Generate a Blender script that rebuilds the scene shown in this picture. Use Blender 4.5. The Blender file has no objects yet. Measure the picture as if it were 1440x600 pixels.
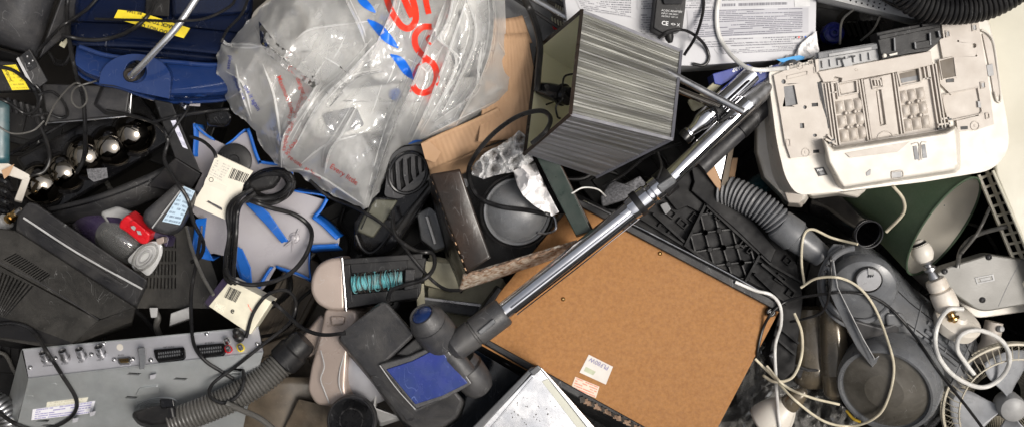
import bpy, bmesh, math, random
from mathutils import Vector, noise, geometry
random.seed(7)
C = bpy.context.scene.collection
S = 0.0012          # metres per unit; one unit is about one photo pixel at the height of the heap's top
D = 1400.0          # camera height above z = 0, in units
# ---------------------------------------------------------------- camera, sky, sun, exposure
cam_d = bpy.data.cameras.new('camera'); cam = bpy.data.objects.new('camera', cam_d); C.objects.link(cam)
cam.location = (0, 0, D*S); cam_d.sensor_width = 36; cam_d.lens = 36*D/1440; cam_d.clip_start = .01; cam_d.clip_end = 200
bpy.context.scene.camera = cam
SUN_EL, SUN_AZ = 63, 105      # azimuth from +Y (top of the picture) towards +X
w = bpy.data.worlds.new('World'); bpy.context.scene.world = w; w.use_nodes = True
nt = w.node_tree; bg = nt.nodes['Background']; sk = nt.nodes.new('ShaderNodeTexSky')
sk.sky_type = 'NISHITA'; sk.sun_disc = False; sk.sun_elevation = math.radians(SUN_EL); sk.sun_rotation = math.radians(SUN_AZ)
sk.dust_density = 4.0; sk.air_density = .7; sk.ozone_density = .6
hs_ = nt.nodes.new('ShaderNodeHueSaturation'); hs_.inputs['Saturation'].default_value = .28      # thin white overcast
nt.links.new(sk.outputs[0], hs_.inputs['Color']); nt.links.new(hs_.outputs[0], bg.inputs[0]); bg.inputs[1].default_value = 0.115
sd = bpy.data.lights.new('sun', 'SUN'); sun = bpy.data.objects.new('sun', sd); C.objects.link(sun)
sd.energy = 2.0; sd.angle = math.radians(22); sd.color = (1, .93, .84)
_d = Vector((math.sin(math.radians(SUN_AZ))*math.cos(math.radians(SUN_EL)), math.cos(math.radians(SUN_AZ))*math.cos(math.radians(SUN_EL)), math.sin(math.radians(SUN_EL))))
sun.rotation_euler = _d.to_track_quat('Z', 'Y').to_euler(); sun.location = (0, 0, 3)
vs = bpy.context.scene.view_settings; vs.view_transform = 'Standard'; vs.look = 'None'; vs.exposure = 0.60; vs.gamma = 1
bpy.context.scene.cycles.max_bounces = 8; bpy.context.scene.cycles.transparent_max_bounces = 16
# ---------------------------------------------------------------- geometry helpers
def P(x, y, z=0.0):
    k = (D-z)/D
    return Vector(((x-720)*k, (300-y)*k, z))
class Plane:
    def __init__(s, a, b, c):
        s.a, b, c = P(*a), P(*b), P(*c); s.n = (b-s.a).cross(c-s.a).normalized()
        if s.n.z < 0: s.n = -s.n
    def at(s, x, y, h=0.0):
        o = Vector((0, 0, D)); d = P(x, y, 0)-o; q = s.a+s.n*h
        return o+d*((q-o).dot(s.n)/d.dot(s.n))
class Flat:
    n = Vector((0, 0, 1))
    def __init__(s, z): s.z = z
    def at(s, x, y, h=0.0): return P(x, y, s.z+h)
def PL(p): return Flat(p) if isinstance(p, (int, float)) else (p if hasattr(p, 'at') else Plane(*p))
class Mb:
    def __init__(s): s.v, s.f, s.uv = [], [], []
    def add(s, vs_, fs, uv=None):
        n = len(s.v); s.v += [Vector(v) for v in vs_]; s.f += [tuple(i+n for i in f) for f in fs]
        s.uv += uv if uv else [None]*len(fs); return s
wloc = {}
def finish(o, name, label, cat, group, kind):
    if label: o['label'] = label
    if cat: o['category'] = cat
    if group: o['group'] = group
    if kind: o['kind'] = kind
def T(name, label, cat, at, group=None):
    o = bpy.data.objects.new(name, None); C.objects.link(o); o.empty_display_size = .02
    p = P(*at)*S; o.location = p; wloc[o] = p; finish(o, name, label, cat, group, None); return o
def obj(name, mb, mat, parent=None, label=None, cat=None, group=None, kind=None, bevel=0, seg=2, smooth=35, sub=0, solid=0, soff=-1):
    vs_ = [v*S for v in mb.v]; n = len(vs_)
    o0 = Vector((sum(v.x for v in vs_)/n, sum(v.y for v in vs_)/n, min(v.z for v in vs_)))
    me = bpy.data.meshes.new(name); me.from_pydata([v-o0 for v in vs_], [], mb.f)
    if any(u for u in mb.uv):
        L = me.uv_layers.new(name='UVMap'); k = 0
        for f, u in zip(mb.f, mb.uv):
            for j in range(len(f)):
                if u: L.data[k+j].uv = u[j]
            k += len(f)
    me.validate(); bm = bmesh.new(); bm.from_mesh(me); bmesh.ops.recalc_face_normals(bm, faces=bm.faces); bm.to_mesh(me); bm.free()
    me.materials.append(mat)
    if smooth:
        me.shade_smooth()
        if not bevel: me.set_sharp_from_angle(angle=math.radians(smooth))
    o = bpy.data.objects.new(name, me); C.objects.link(o)
    if parent: o.parent = parent; o.location = o0-wloc[parent]
    else: o.location = o0
    wloc[o] = o0
    if solid: m = o.modifiers.new('solid', 'SOLIDIFY'); m.thickness = solid*S; m.offset = soff
    if bevel:
        m = o.modifiers.new('bevel', 'BEVEL'); m.width = bevel*S; m.segments = seg; m.limit_method = 'ANGLE'; m.angle_limit = math.radians(32); m.harden_normals = True
    if sub: m = o.modifiers.new('sub', 'SUBSURF'); m.levels = m.render_levels = sub
    finish(o, name, label, cat, group, kind); return o
def rp(poly, r, n=4):
    """round the corners of a 2-D outline"""
    out = []; m = len(poly)
    for i in range(m):
        a, b, c = Vector(poly[i-1][:2]), Vector(poly[i][:2]), Vector(poly[(i+1) % m][:2])
        rr = poly[i][2] if len(poly[i]) > 2 else r
        u, v = a-b, c-b; q = min(rr, u.length*.48, v.length*.48)
        if q < .3: out.append((b.x, b.y)); continue
        p0, p1 = b+u.normalized()*q, b+v.normalized()*q
        for k in range(n+1):
            t = k/n; w_ = p0*(1-t)**2+b*2*t*(1-t)+p1*t*t; out.append((w_.x, w_.y))
    return out
def ell(cx, cy, rx, ry=None, rot=0, n=28, a0=0, a1=360):
    ry = rx if ry is None else ry; R = math.radians(rot); full = a1-a0 >= 360; m = n if full else n+1
    return [(cx+rx*math.cos(t)*math.cos(R)-ry*math.sin(t)*math.sin(R), cy+rx*math.cos(t)*math.sin(R)+ry*math.sin(t)*math.cos(R)) for t in [math.radians(a0+(a1-a0)*i/n) for i in range(m)]]
def rect(cx, cy, w_, h_, ang=0):
    a = math.radians(ang); c, s = math.cos(a), math.sin(a)
    return [(cx+x*c-y*s, cy+x*s+y*c) for x, y in ((-w_/2, -h_/2), (w_/2, -h_/2), (w_/2, h_/2), (-w_/2, h_/2))]
def plate(poly, base, h0, h1, holes=(), out=0.0):
    """outline seen in the photo at height h1 above a plane, extruded down to h0; holes go right through"""
    base = PL(base); mb = Mb(); loops = [poly]+list(holes)
    c = Vector((sum(p[0] for p in poly)/len(poly), sum(p[1] for p in poly)/len(poly)))
    tops = [[base.at(p[0], p[1], h1) for p in L] for L in loops]
    dn = base.n*(h0-h1); cw = sum(tops[0], Vector())/len(tops[0])
    bots = [[v+dn+((v-cw).normalized()*out if i == 0 else Vector()) for v in L] for i, L in enumerate(tops)]
    allt = [v for L in tops for v in L]; allb = [v for L in bots for v in L]; n = len(allt)
    if holes:
        z = [[Vector((p[0], p[1], 0)) for p in L] for L in loops]
        tri = geometry.tessellate_polygon(z)
        fs = [tuple(t) for t in tri]+[tuple(i+n for i in reversed(t)) for t in tri]
    else: fs = [tuple(range(n)), tuple(reversed(range(n, 2*n)))]
    k = 0
    for L in loops:
        m = len(L)
        fs += [(k+i, k+(i+1) % m, k+(i+1) % m+n, k+i+n) for i in range(m)]
        k += m
    uv = None
    if len(poly) == 4 and not holes: uv = [[(0, 1), (1, 1), (1, 0), (0, 0)]]+[None]*(len(fs)-1)
    return mb.add(allt+allb, fs, uv)
def hexa(top, bot):
    """solid between two outlines given as (x, y, z) in photo pixels and height"""
    n = len(top); v = [P(*p) for p in top]+[P(*p) for p in bot]
    fs = [tuple(range(n)), tuple(reversed(range(n, 2*n)))]+[(i, (i+1) % n, (i+1) % n+n, i+n) for i in range(n)]
    uv = [[(0, 1), (1, 1), (1, 0), (0, 0)] if n == 4 else None]+[None]*(len(fs)-1)
    return Mb().add(v, fs, uv)
def cat(pts, n=6):
    """Catmull-Rom through points"""
    p = [Vector(q) for q in pts]; p = [p[0]*2-p[1]]+p+[p[-1]*2-p[-2]]; out = []
    for i in range(1, len(p)-2):
        a, b, c, d = p[i-1:i+3]
        for k in range(n):
            t = k/n; out.append(.5*((2*b)+(c-a)*t+(2*a-5*b+4*c-d)*t*t+(3*b-a-3*c+d)*t**3))
    out.append(p[-2]); return out
def sweep(path, r, seg=10, rf=None, caps=True, flat=1.0, up=None):
    """tube along world points; rf(i, n) scales the radius"""
    n = len(path); mb = Mb(); vs_ = []; ref = up or Vector((0, 0, 1))
    t0 = (path[1]-path[0]).normalized(); x = ref.cross(t0)
    if x.length < 1e-3: x = Vector((1, 0, 0)).cross(t0)
    x.normalize()
    for i in range(n):
        t = (path[min(i+1, n-1)]-path[max(i-1, 0)]).normalized()
        if t.length < .5: t = t0
        x = (x-t*x.dot(t)); x = x.normalized() if x.length > 1e-5 else Vector((1, 0, 0)); y = t.cross(x)
        q = r*(rf(i, n) if rf else 1)*(D-path[i].z)/D
        for k in range(seg):
            a = 2*math.pi*k/seg; vs_.append(path[i]+x*math.cos(a)*q+y*math.sin(a)*q*flat)
        t0 = t
    fs = [(i*seg+k, i*seg+(k+1) % seg, (i+1)*seg+(k+1) % seg, (i+1)*seg+k) for i in range(n-1) for k in range(seg)]
    if caps: fs += [tuple(reversed(range(seg))), tuple(range((n-1)*seg, n*seg))]
    return mb.add(vs_, fs)
def tube(pts, r, seg=12, n=8, rf=None, caps=True, flat=1.0):
    return sweep(cat([P(*p) for p in pts], n), r, seg, rf, caps, flat)
def hose(pts, r, pitch=6.0, depth=.12, seg=18, sq=False):
    """ribbed hose: real rings"""
    path = cat([P(*p) for p in pts], 60); L = [0]
    for a, b in zip(path, path[1:]): L.append(L[-1]+(b-a).length)
    m = int(L[-1]/pitch); q = []; rr = []; j = 0
    pr = ((0, 1), (.3, 1), (.45, 1-depth*1.0), (.85, 1-depth)) if sq else ((0, 1-depth), (.22, 1-depth*.25), (.5, 1), (.78, 1-depth*.25))
    for i in range(m):
        for f, s in pr:
            l = (i+f)*pitch
            while j < len(L)-2 and L[j+1] < l: j += 1
            t = (l-L[j])/max(L[j+1]-L[j], 1e-6); q.append(path[j].lerp(path[j+1], t)); rr.append(s)
    return sweep(q, r, seg, lambda i, n: rr[i])
def lathe(p, axis, prof, seg=40, sx=1.0, caps=True):
    """profile of (distance along axis, radius) turned round axis from world point p"""
    a = Vector(axis).normalized(); x = a.orthogonal().normalized(); y = a.cross(x); vs_ = []; m = len(prof); prof = [(t, r*(D-p.z)/D) for t, r in prof]
    for t, r in prof:
        for k in range(seg):
            g = 2*math.pi*k/seg; vs_.append(p+a*t+(x*math.cos(g)*sx+y*math.sin(g))*max(r, .01))
    fs = [(i*seg+k, i*seg+(k+1) % seg, (i+1)*seg+(k+1) % seg, (i+1)*seg+k) for i in range(m-1) for k in range(seg)]
    if caps: fs += [tuple(reversed(range(seg))), tuple(range((m-1)*seg, m*seg))]
    return Mb().add(vs_, fs)
def patch(f, nu, nv):
    vs_ = [f(i/nu, j/nv) for j in range(nv+1) for i in range(nu+1)]; fs = []; uv = []
    for j in range(nv):
        for i in range(nu):
            a = j*(nu+1)+i; fs.append((a, a+1, a+nu+2, a+nu+1))
            uv.append([(i/nu, j/nv), ((i+1)/nu, j/nv), ((i+1)/nu, (j+1)/nv), (i/nu, (j+1)/nv)])
    return Mb().add(vs_, fs, uv)
def bil(a, b, c, d):
    """bilinear map of the unit square on world corners a (0,0) b (1,0) c (1,1) d (0,1)"""
    return lambda u, v: (a*(1-u)+b*u)*(1-v)+(d*(1-u)+c*u)*v
def quad(c4, base, h=0.0):
    base = PL(base); return [base.at(x, y, h) for x, y in c4]
def box_on(c4, base, h0, h1): return plate(c4, base, h0, h1)
def bar(a, b, w_, h_, up=Vector((0, 0, 1))):
    """rectangular bar between world points"""
    d = (b-a).normalized(); s = d.cross(up).normalized()*w_/2; u = s.cross(d).normalized()*h_/2
    if u.dot(up) < 0: u = -u
    v = [a-s-u, a+s-u, a+s+u, a-s+u, b-s-u, b+s-u, b+s+u, b-s+u]
    return Mb().add(v, [(0, 1, 2, 3), (7, 6, 5, 4), (0, 4, 5, 1), (1, 5, 6, 2), (2, 6, 7, 3), (3, 7, 4, 0)])
def line(pts, base, h, w_, t=None):
    """flat raised strip along photo points on a plane"""
    base = PL(base); return sweep(cat([base.at(x, y, h) for x, y in pts], 5), w_/2, 6, flat=(t or w_)/w_, up=base.n)
def text(body, base, x, y, ang, size, mat, parent, name='lettering', h=.5, sx=1.0, drape=None, bold=0):
    cu = bpy.data.curves.new('t', 'FONT'); cu.body = body; cu.size = size; cu.resolution_u = 2; cu.offset = bold
    to = bpy.data.objects.new('t', cu); C.objects.link(to)
    me = bpy.data.meshes.new_from_object(to); bpy.data.objects.remove(to)
    a = math.radians(ang); c, s = math.cos(a), math.sin(a); base = PL(base); mb = Mb(); vs_ = []
    for v in me.vertices:
        gx, gy = v.co.x*sx, v.co.y
        px, py = x+gx*c+gy*s, y+gx*s-gy*c
        vs_.append(drape(px, py) if drape else base.at(px, py, h))
    mb.add(vs_, [tuple(p.vertices) for p in me.polygons])
    bpy.data.meshes.remove(me); return obj(name, mb, mat, parent, smooth=0, kind=None)
def screw(x, y, base, r, mat, parent, h=0.0, name='screw'):
    base = PL(base); return obj(name, lathe(base.at(x, y, h-.5), base.n, [(0, r), (r*.45, r), (r*.8, r*.75), (r*.95, r*.35), (r*.6, r*.3), (r*.6, .02)], 14), mat, parent)
# ---------------------------------------------------------------- materials
def mat(name, col, rough=.5, metal=0, col2=None, ns=30, dust=0.0, dcol=(.30, .28, .25), scr=0.0, bump=0.0, bs=400, coat=0, trans=0, alpha=1, sheen=0, ior=1.45, rvar=.12, emit=None, spec=.5, scrcol=(.45, .45, .45)):
    m = bpy.data.materials.new(name); m.use_nodes = True; t = m.node_tree; N = t.nodes; L = t.links; b = N['Principled BSDF']
    b.inputs['Roughness'].default_value = rough; b.inputs['Metallic'].default_value = metal; b.inputs['IOR'].default_value = ior
    b.inputs['Coat Weight'].default_value = coat; b.inputs['Coat Roughness'].default_value = .08; b.inputs['Transmission Weight'].default_value = trans
    b.inputs['Alpha'].default_value = alpha; b.inputs['Sheen Weight'].default_value = sheen; b.inputs['Specular IOR Level'].default_value = spec
    geo = N.new('ShaderNodeNewGeometry'); pos = geo.outputs['Position']
    def nz(scale, det=5, ro=.55, dist=0, vec=None):
        n = N.new('ShaderNodeTexNoise'); n.inputs['Scale'].default_value = scale; n.inputs['Detail'].default_value = det
        n.inputs['Roughness'].default_value = ro; n.inputs['Distortion'].default_value = dist; L.new(vec or pos, n.inputs['Vector']); return n.outputs['Fac']
    def rng(v, a, b_, c=0, d=1):
        n = N.new('ShaderNodeMapRange'); n.inputs[1].default_value = a; n.inputs[2].default_value = b_; n.inputs[3].default_value = c; n.inputs[4].default_value = d
        L.new(v, n.inputs[0]); return n.outputs[0]
    def mixc(f, a, b_):
        n = N.new('ShaderNodeMix'); n.data_type = 'RGBA'
        if isinstance(f, float): n.inputs[0].default_value = f
        else: L.new(f, n.inputs[0])
        for k, q in ((6, a), (7, b_)):
            if isinstance(q, tuple): n.inputs[k].default_value = (*q[:3], 1)
            else: L.new(q, n.inputs[k])
        return n.outputs[2]
    def mul(a, b_, op='MULTIPLY'):
        n = N.new('ShaderNodeMath'); n.operation = op
        for k, q in enumerate((a, b_)):
            if isinstance(q, (int, float)): n.inputs[k].default_value = q
            else: L.new(q, n.inputs[k])
        return n.outputs[0]
    c2 = col2 or tuple(c*.72 for c in col)
    cc = mixc(rng(nz(ns, 6, .6), .35, .65), col, c2)
    r = rng(nz(ns*1.7, 4), .3, .7, max(rough-rvar, .03), min(rough+rvar, 1))
    if dust:
        dm = mul(rng(nz(14, 9, .7, .6), .42, .72), dust); spk = mul(rng(nz(260, 2, .5), .66, .72), dust*.8)
        dm = mul(dm, spk, 'MAXIMUM'); cc = mixc(dm, cc, dcol); r = mul(r, mul(dm, .5), 'ADD')
    if scr:
        mp = N.new('ShaderNodeMapping'); mp.inputs['Scale'].default_value = (1, .35, 1); mp.inputs['Rotation'].default_value = (0, 0, .6); L.new(pos, mp.inputs[0])
        s1 = nz(45, 1.5, .4, 1.4, mp.outputs[0]); s1 = rng(mul(mul(s1, .5, 'SUBTRACT'), 0, 'ADD'), 0, 1)
        ab = N.new('ShaderNodeMath'); ab.operation = 'ABSOLUTE'; L.new(mul(nz(45, 1.5, .4, 1.4, mp.outputs[0]), .5, 'SUBTRACT'), ab.inputs[0])
        ln = rng(ab.outputs[0], 0, .006, 1, 0); gate = rng(nz(25, 2), .52, .62); cc = mixc(mul(mul(ln, gate), scr), cc, scrcol)
    L.new(cc, b.inputs['Base Color']); L.new(r, b.inputs['Roughness'])
    if bump:
        bn = N.new('ShaderNodeBump'); bn.inputs['Strength'].default_value = bump; bn.inputs['Distance'].default_value = .0008
        L.new(nz(bs, 3), bn.inputs['Height']); L.new(bn.outputs[0], b.inputs['Normal'])
    if emit: b.inputs['Emission Color'].default_value = (*emit, 1); b.inputs['Emission Strength'].default_value = 1
    m['h'] = 1; return m
def printed(name, paper, ink, lines=20, density=.55, words=18, cols=1, block=True, rough=.5, amount=.85):
    """paper with lines of fine print that cannot be read"""
    m = mat(name, paper, rough, ns=12, dust=.12, col2=tuple(c*.9 for c in paper)); t = m.node_tree; N = t.nodes; L = t.links; b = N['Principled BSDF']
    src = b.inputs['Base Color'].links[0].from_socket; uv = N.new('ShaderNodeUVMap'); sp = N.new('ShaderNodeSeparateXYZ'); L.new(uv.outputs[0], sp.inputs[0])
    def M(op, a, b_=0.0):
        n = N.new('ShaderNodeMath'); n.operation = op
        for k, q in enumerate((a, b_)):
            if isinstance(q, (int, float)): n.inputs[k].default_value = q
            else: L.new(q, n.inputs[k])
        return n.outputs[0]
    v = M('MULTIPLY', sp.outputs[1], lines); fr = M('FRACT', v); row = M('FLOOR', v)
    band = M('MULTIPLY', M('GREATER_THAN', fr, .28), M('LESS_THAN', fr, .78))
    cb = N.new('ShaderNodeCombineXYZ'); L.new(M('MULTIPLY', sp.outputs[0], words*7), cb.inputs[0]); L.new(M('MULTIPLY', row, 3.7), cb.inputs[1])
    n1 = N.new('ShaderNodeTexNoise'); n1.inputs['Scale'].default_value = 1; n1.inputs['Detail'].default_value = 2; L.new(cb.outputs[0], n1.inputs['Vector'])
    cb2 = N.new('ShaderNodeCombineXYZ'); L.new(M('MULTIPLY', sp.outputs[0], 3*cols), cb2.inputs[0]); L.new(M('MULTIPLY', row, .9), cb2.inputs[1])
    n2 = N.new('ShaderNodeTexNoise'); n2.inputs['Scale'].default_value = .7; L.new(cb2.outputs[0], n2.inputs['Vector'])
    k = M('MULTIPLY', band, M('GREATER_THAN', n1.outputs['Fac'], 1-density))
    if block: k = M('MULTIPLY', k, M('GREATER_THAN', n2.outputs['Fac'], .43))
    e = M('MULTIPLY', M('MULTIPLY', M('GREATER_THAN', sp.outputs[0], .05), M('LESS_THAN', sp.outputs[0], .95)), amount)
    k = M('MULTIPLY', k, e); mx = N.new('ShaderNodeMix'); mx.data_type = 'RGBA'; L.new(k, mx.inputs[0]); L.new(src, mx.inputs[6]); mx.inputs[7].default_value = (*ink, 1)
    L.new(mx.outputs[2], b.inputs['Base Color']); return m
def barcode(name, paper=(.8, .78, .68), ink=(.03, .03, .04), n=60):
    m = printed(name, paper, ink, 1, .5, n/7*1.6, block=False, amount=.95); return m
M = {}
M['black'] = mat('black_plastic', (.009, .009, .010), .42, dust=.06, scr=.22, bump=.15, spec=.32)
M['black_deep'] = mat('black_dusty_plastic', (.005, .005, .006), .6, dust=.04, spec=.25)
M['black_gloss'] = mat('black_gloss_plastic', (.005, .005, .006), .13, dust=.04, scr=.15, spec=.4)
M['rubber'] = mat('black_cable_rubber', (.010, .010, .011), .33, dust=.05, spec=.35)
M['rubber_brown'] = mat('dark_brown_rubber', (.05, .042, .035), .45, dust=.1)
M['dkgrey'] = mat('dark_grey_plastic', (.028, .028, .031), .45, dust=.13, scr=.35, bump=.3, spec=.4)
M['charcoal'] = mat('charcoal_textured_plastic', (.016, .016, .018), .48, dust=.10, scr=.35, bump=.5, bs=900, spec=.36)
M['brownblack'] = mat('brown_black_casing', (.017, .016, .0145), .48, dust=.09, scr=.25, bump=.4, bs=900, spec=.36)
M['grey'] = mat('grey_plastic', (.14, .145, .155), .42, dust=.2, scr=.5, bump=.2)
M['midgrey'] = mat('mid_grey_plastic', (.125, .13, .138), .28, dust=.16, scr=.3, bump=.15)
M['headgrey'] = mat('scuffed_grey_black_plastic', (.040, .040, .043), .40, ns=60, col2=(.031, .031, .033), dust=.16, scr=.3, bump=.5, bs=800)
M['ltgrey'] = mat('light_grey_plastic', (.38, .38, .38), .45, dust=.15, scr=.2)
M['white'] = mat('white_plastic', (.61, .575, .515), .36, dust=.10, dcol=(.5, .45, .38), col2=(.56, .52, .455), bump=.1)
M['beige'] = mat('warm_white_moulded_plastic', (.475, .43, .38), .45, dust=.10, dcol=(.42, .36, .28), col2=(.43, .385, .34), bump=.2)
M['cream'] = mat('cream_painted_panel', (.52, .50, .41), .4, ns=5, col2=(.48, .455, .37), dust=.10, scr=.2, bump=.1, bs=120)
M['chrome'] = mat('polished_chrome', (.72, .72, .74), .07, 1, col2=(.6, .6, .62), rvar=.04, dust=.12, scr=.3)
M['darkchrome'] = mat('dark_chrome', (.32, .285, .24), .05, 1, rvar=.02, dust=.04)
M['steel'] = mat('brushed_steel', (.52, .52, .53), .3, 1, dust=.12, scr=.4)
M['galv'] = mat('galvanised_steel_sheet', (.46, .48, .49), .36, .55, ns=7, col2=(.26, .28, .285), dust=.25, scr=.6, bump=.1, bs=60)  # dark mottling also paints varied reflections into the sheet
M['galv_light'] = mat('grey_zinc_panel', (.44, .44, .47), .42, .35, ns=14, col2=(.38, .38, .41), dust=.15, scr=.3)
M['alu'] = mat('bright_aluminium', (.86, .86, .87), .22, .9, ns=18, col2=(.70, .70, .71), dust=.2, dcol=(.45, .45, .45), scr=.5, bump=.25, bs=60)
M['brass'] = mat('tarnished_brass', (.45, .30, .12), .28, 1, dust=.2)
M['copper'] = mat('rose_metallic_plastic', (.37, .30, .26), .30, .3, ns=10, col2=(.31, .25, .215), dust=.12, scr=.5, bump=.05)
M['bronze'] = mat('smoky_bronze_plastic', (.15, .12, .08), .18, .25, col2=(.085, .07, .05), dust=.2, scr=.4, coat=.4)
M['blue'] = mat('dark_blue_plastic', (.008, .027, .11), .17, col2=(.007, .021, .085), ns=5, dust=.06, dcol=(.14, .17, .25), scr=.2, coat=.5)
M['navy'] = mat('darker_blue_plastic', (.003, .007, .026), .2, ns=5, dust=.06, dcol=(.06, .07, .10), scr=.2)  # darker blue for the drum, upper band and lid
M['blue_panel'] = mat('worn_blue_plastic', (.014, .026, .17), .22, col2=(.016, .032, .13), ns=25, dust=.3, dcol=(.07, .10, .28), scr=1.0, scrcol=(.15, .2, .45))
M['blue_edge'] = mat('bright_blue_edging', (.008, .12, .50), .4, col2=(.006, .09, .38), dust=.12, dcol=(.2, .3, .5), scr=.5)
M['blue_ink'] = mat('blue_ink', (.008, .13, .62), .35, col2=(.01, .16, .7))
M['red_ink'] = mat('red_ink', (.75, .035, .018), .35, col2=(.85, .06, .03))
M['red_faint'] = mat('thin_red_ink', (.50, .05, .04), .4)
M['blue_faint'] = mat('thin_blue_ink', (.03, .05, .32), .4)
M['red'] = mat('red_plastic', (.60, .012, .02), .28, dust=.05)
M['purple'] = mat('purple_plastic', (.032, .022, .055), .3, dust=.12)
M['yellow'] = printed('yellow_label', (.75, .60, .02), (.25, .2, .02), 7, .5, 5)
M['yellow_plain'] = mat('yellow_label_plain', (.80, .62, .02), .45, dust=.1)
M['ink'] = mat('black_ink', (.01, .01, .012), .5)
M['white_ink'] = mat('white_ink', (.75, .75, .75), .5)
M['card'] = mat('brown_corrugated_card', (.42, .265, .155), .8, ns=15, col2=(.36, .22, .125), dust=.05)
M['card_torn'] = mat('torn_cardboard', (.33, .22, .15), .9, ns=90, col2=(.12, .075, .05), bump=.8, bs=200)
M['green_card'] = mat('dark_green_printed_card', (.012, .024, .018), .35, dust=.08)
M['black_card'] = mat('black_printed_card', (.012, .011, .010), .32, ns=12, col2=(.03, .018, .012), dust=.05, scr=.3, bump=.3, bs=130)
M['fibre'] = mat('brown_fibreboard', (.31, .142, .040), .70, ns=200, col2=(.245, .105, .027), dust=.03)
M['paper'] = mat('white_paper', (.78, .77, .76), .7, ns=20, col2=(.68, .66, .66), bump=.2, bs=60)
M['cream_paper'] = mat('cream_paper', (.60, .57, .43), .8, ns=40, col2=(.48, .45, .33))
M['rust'] = mat('rusty_flaking_edge', (.16, .08, .035), .85, ns=120, col2=(.5, .45, .38), bump=.8, bs=300)
M['teal'] = mat('teal_plastic', (.02, .07, .085), .3, dust=.2)
M['green'] = mat('dark_green_shade_cloth', (.046, .078, .044), .72, ns=300, col2=(.038, .064, .036), dust=.08)
M['shade_in'] = mat('cream_shade_lining', (.86, .84, .60), .6, ns=8, col2=(.80, .77, .52), dust=.1)
M['router'] = mat('clean_white_plastic', (.82, .81, .78), .35, ns=10, col2=(.78, .77, .74), dust=.03)
M['lining'] = mat('white_shade_lining', (.74, .70, .62), .6, ns=12, col2=(.66, .61, .53), dust=.15)
M['marble'] = mat('white_marble', (.72, .67, .60), .3, ns=30, col2=(.5, .44, .37), dust=.1)
M['cable_white'] = mat('white_cable_rubber', (.70, .69, .66), .4, dust=.2)
M['cable_cream'] = mat('cream_cable_rubber', (.62, .56, .42), .4, dust=.25)
M['cable_grey'] = mat('grey_cable_rubber', (.085, .082, .076), .34, dust=.08)
M['wire_cream'] = mat('cream_coated_wire', (.58, .53, .42), .4, dust=.2)
M['fluff'] = mat('grey_fluff', (.06, .06, .065), .95, ns=300, col2=(.16, .16, .17), bump=1, bs=500)
M['turq'] = mat('dusty_turquoise_bristle', (.10, .40, .44), .8, ns=60, col2=(.16, .22, .22), dust=.6, dcol=(.25, .25, .23), bump=1, bs=300)
M['glass_dark'] = mat('black_screen_glass', (.004, .007, .012), .10, ns=10, dust=.10, dcol=(.05, .06, .08), scr=.4)
M['lilac'] = mat('pale_lilac_sheet', (.36, .345, .365), .30, ns=5, col2=(.25, .235, .25), dust=.15)
M['floor'] = mat('dirty_skip_floor', (.016, .013, .011), .85, ns=6, col2=(.008, .007, .006), dust=.08, dcol=(.07, .06, .045), bump=1, bs=40)
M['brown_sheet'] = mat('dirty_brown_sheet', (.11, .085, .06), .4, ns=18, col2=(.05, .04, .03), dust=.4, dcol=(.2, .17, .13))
M['wallp'] = mat('skip_wall_paint', (.22, .215, .20), .6, ns=4, dust=.3)
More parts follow.
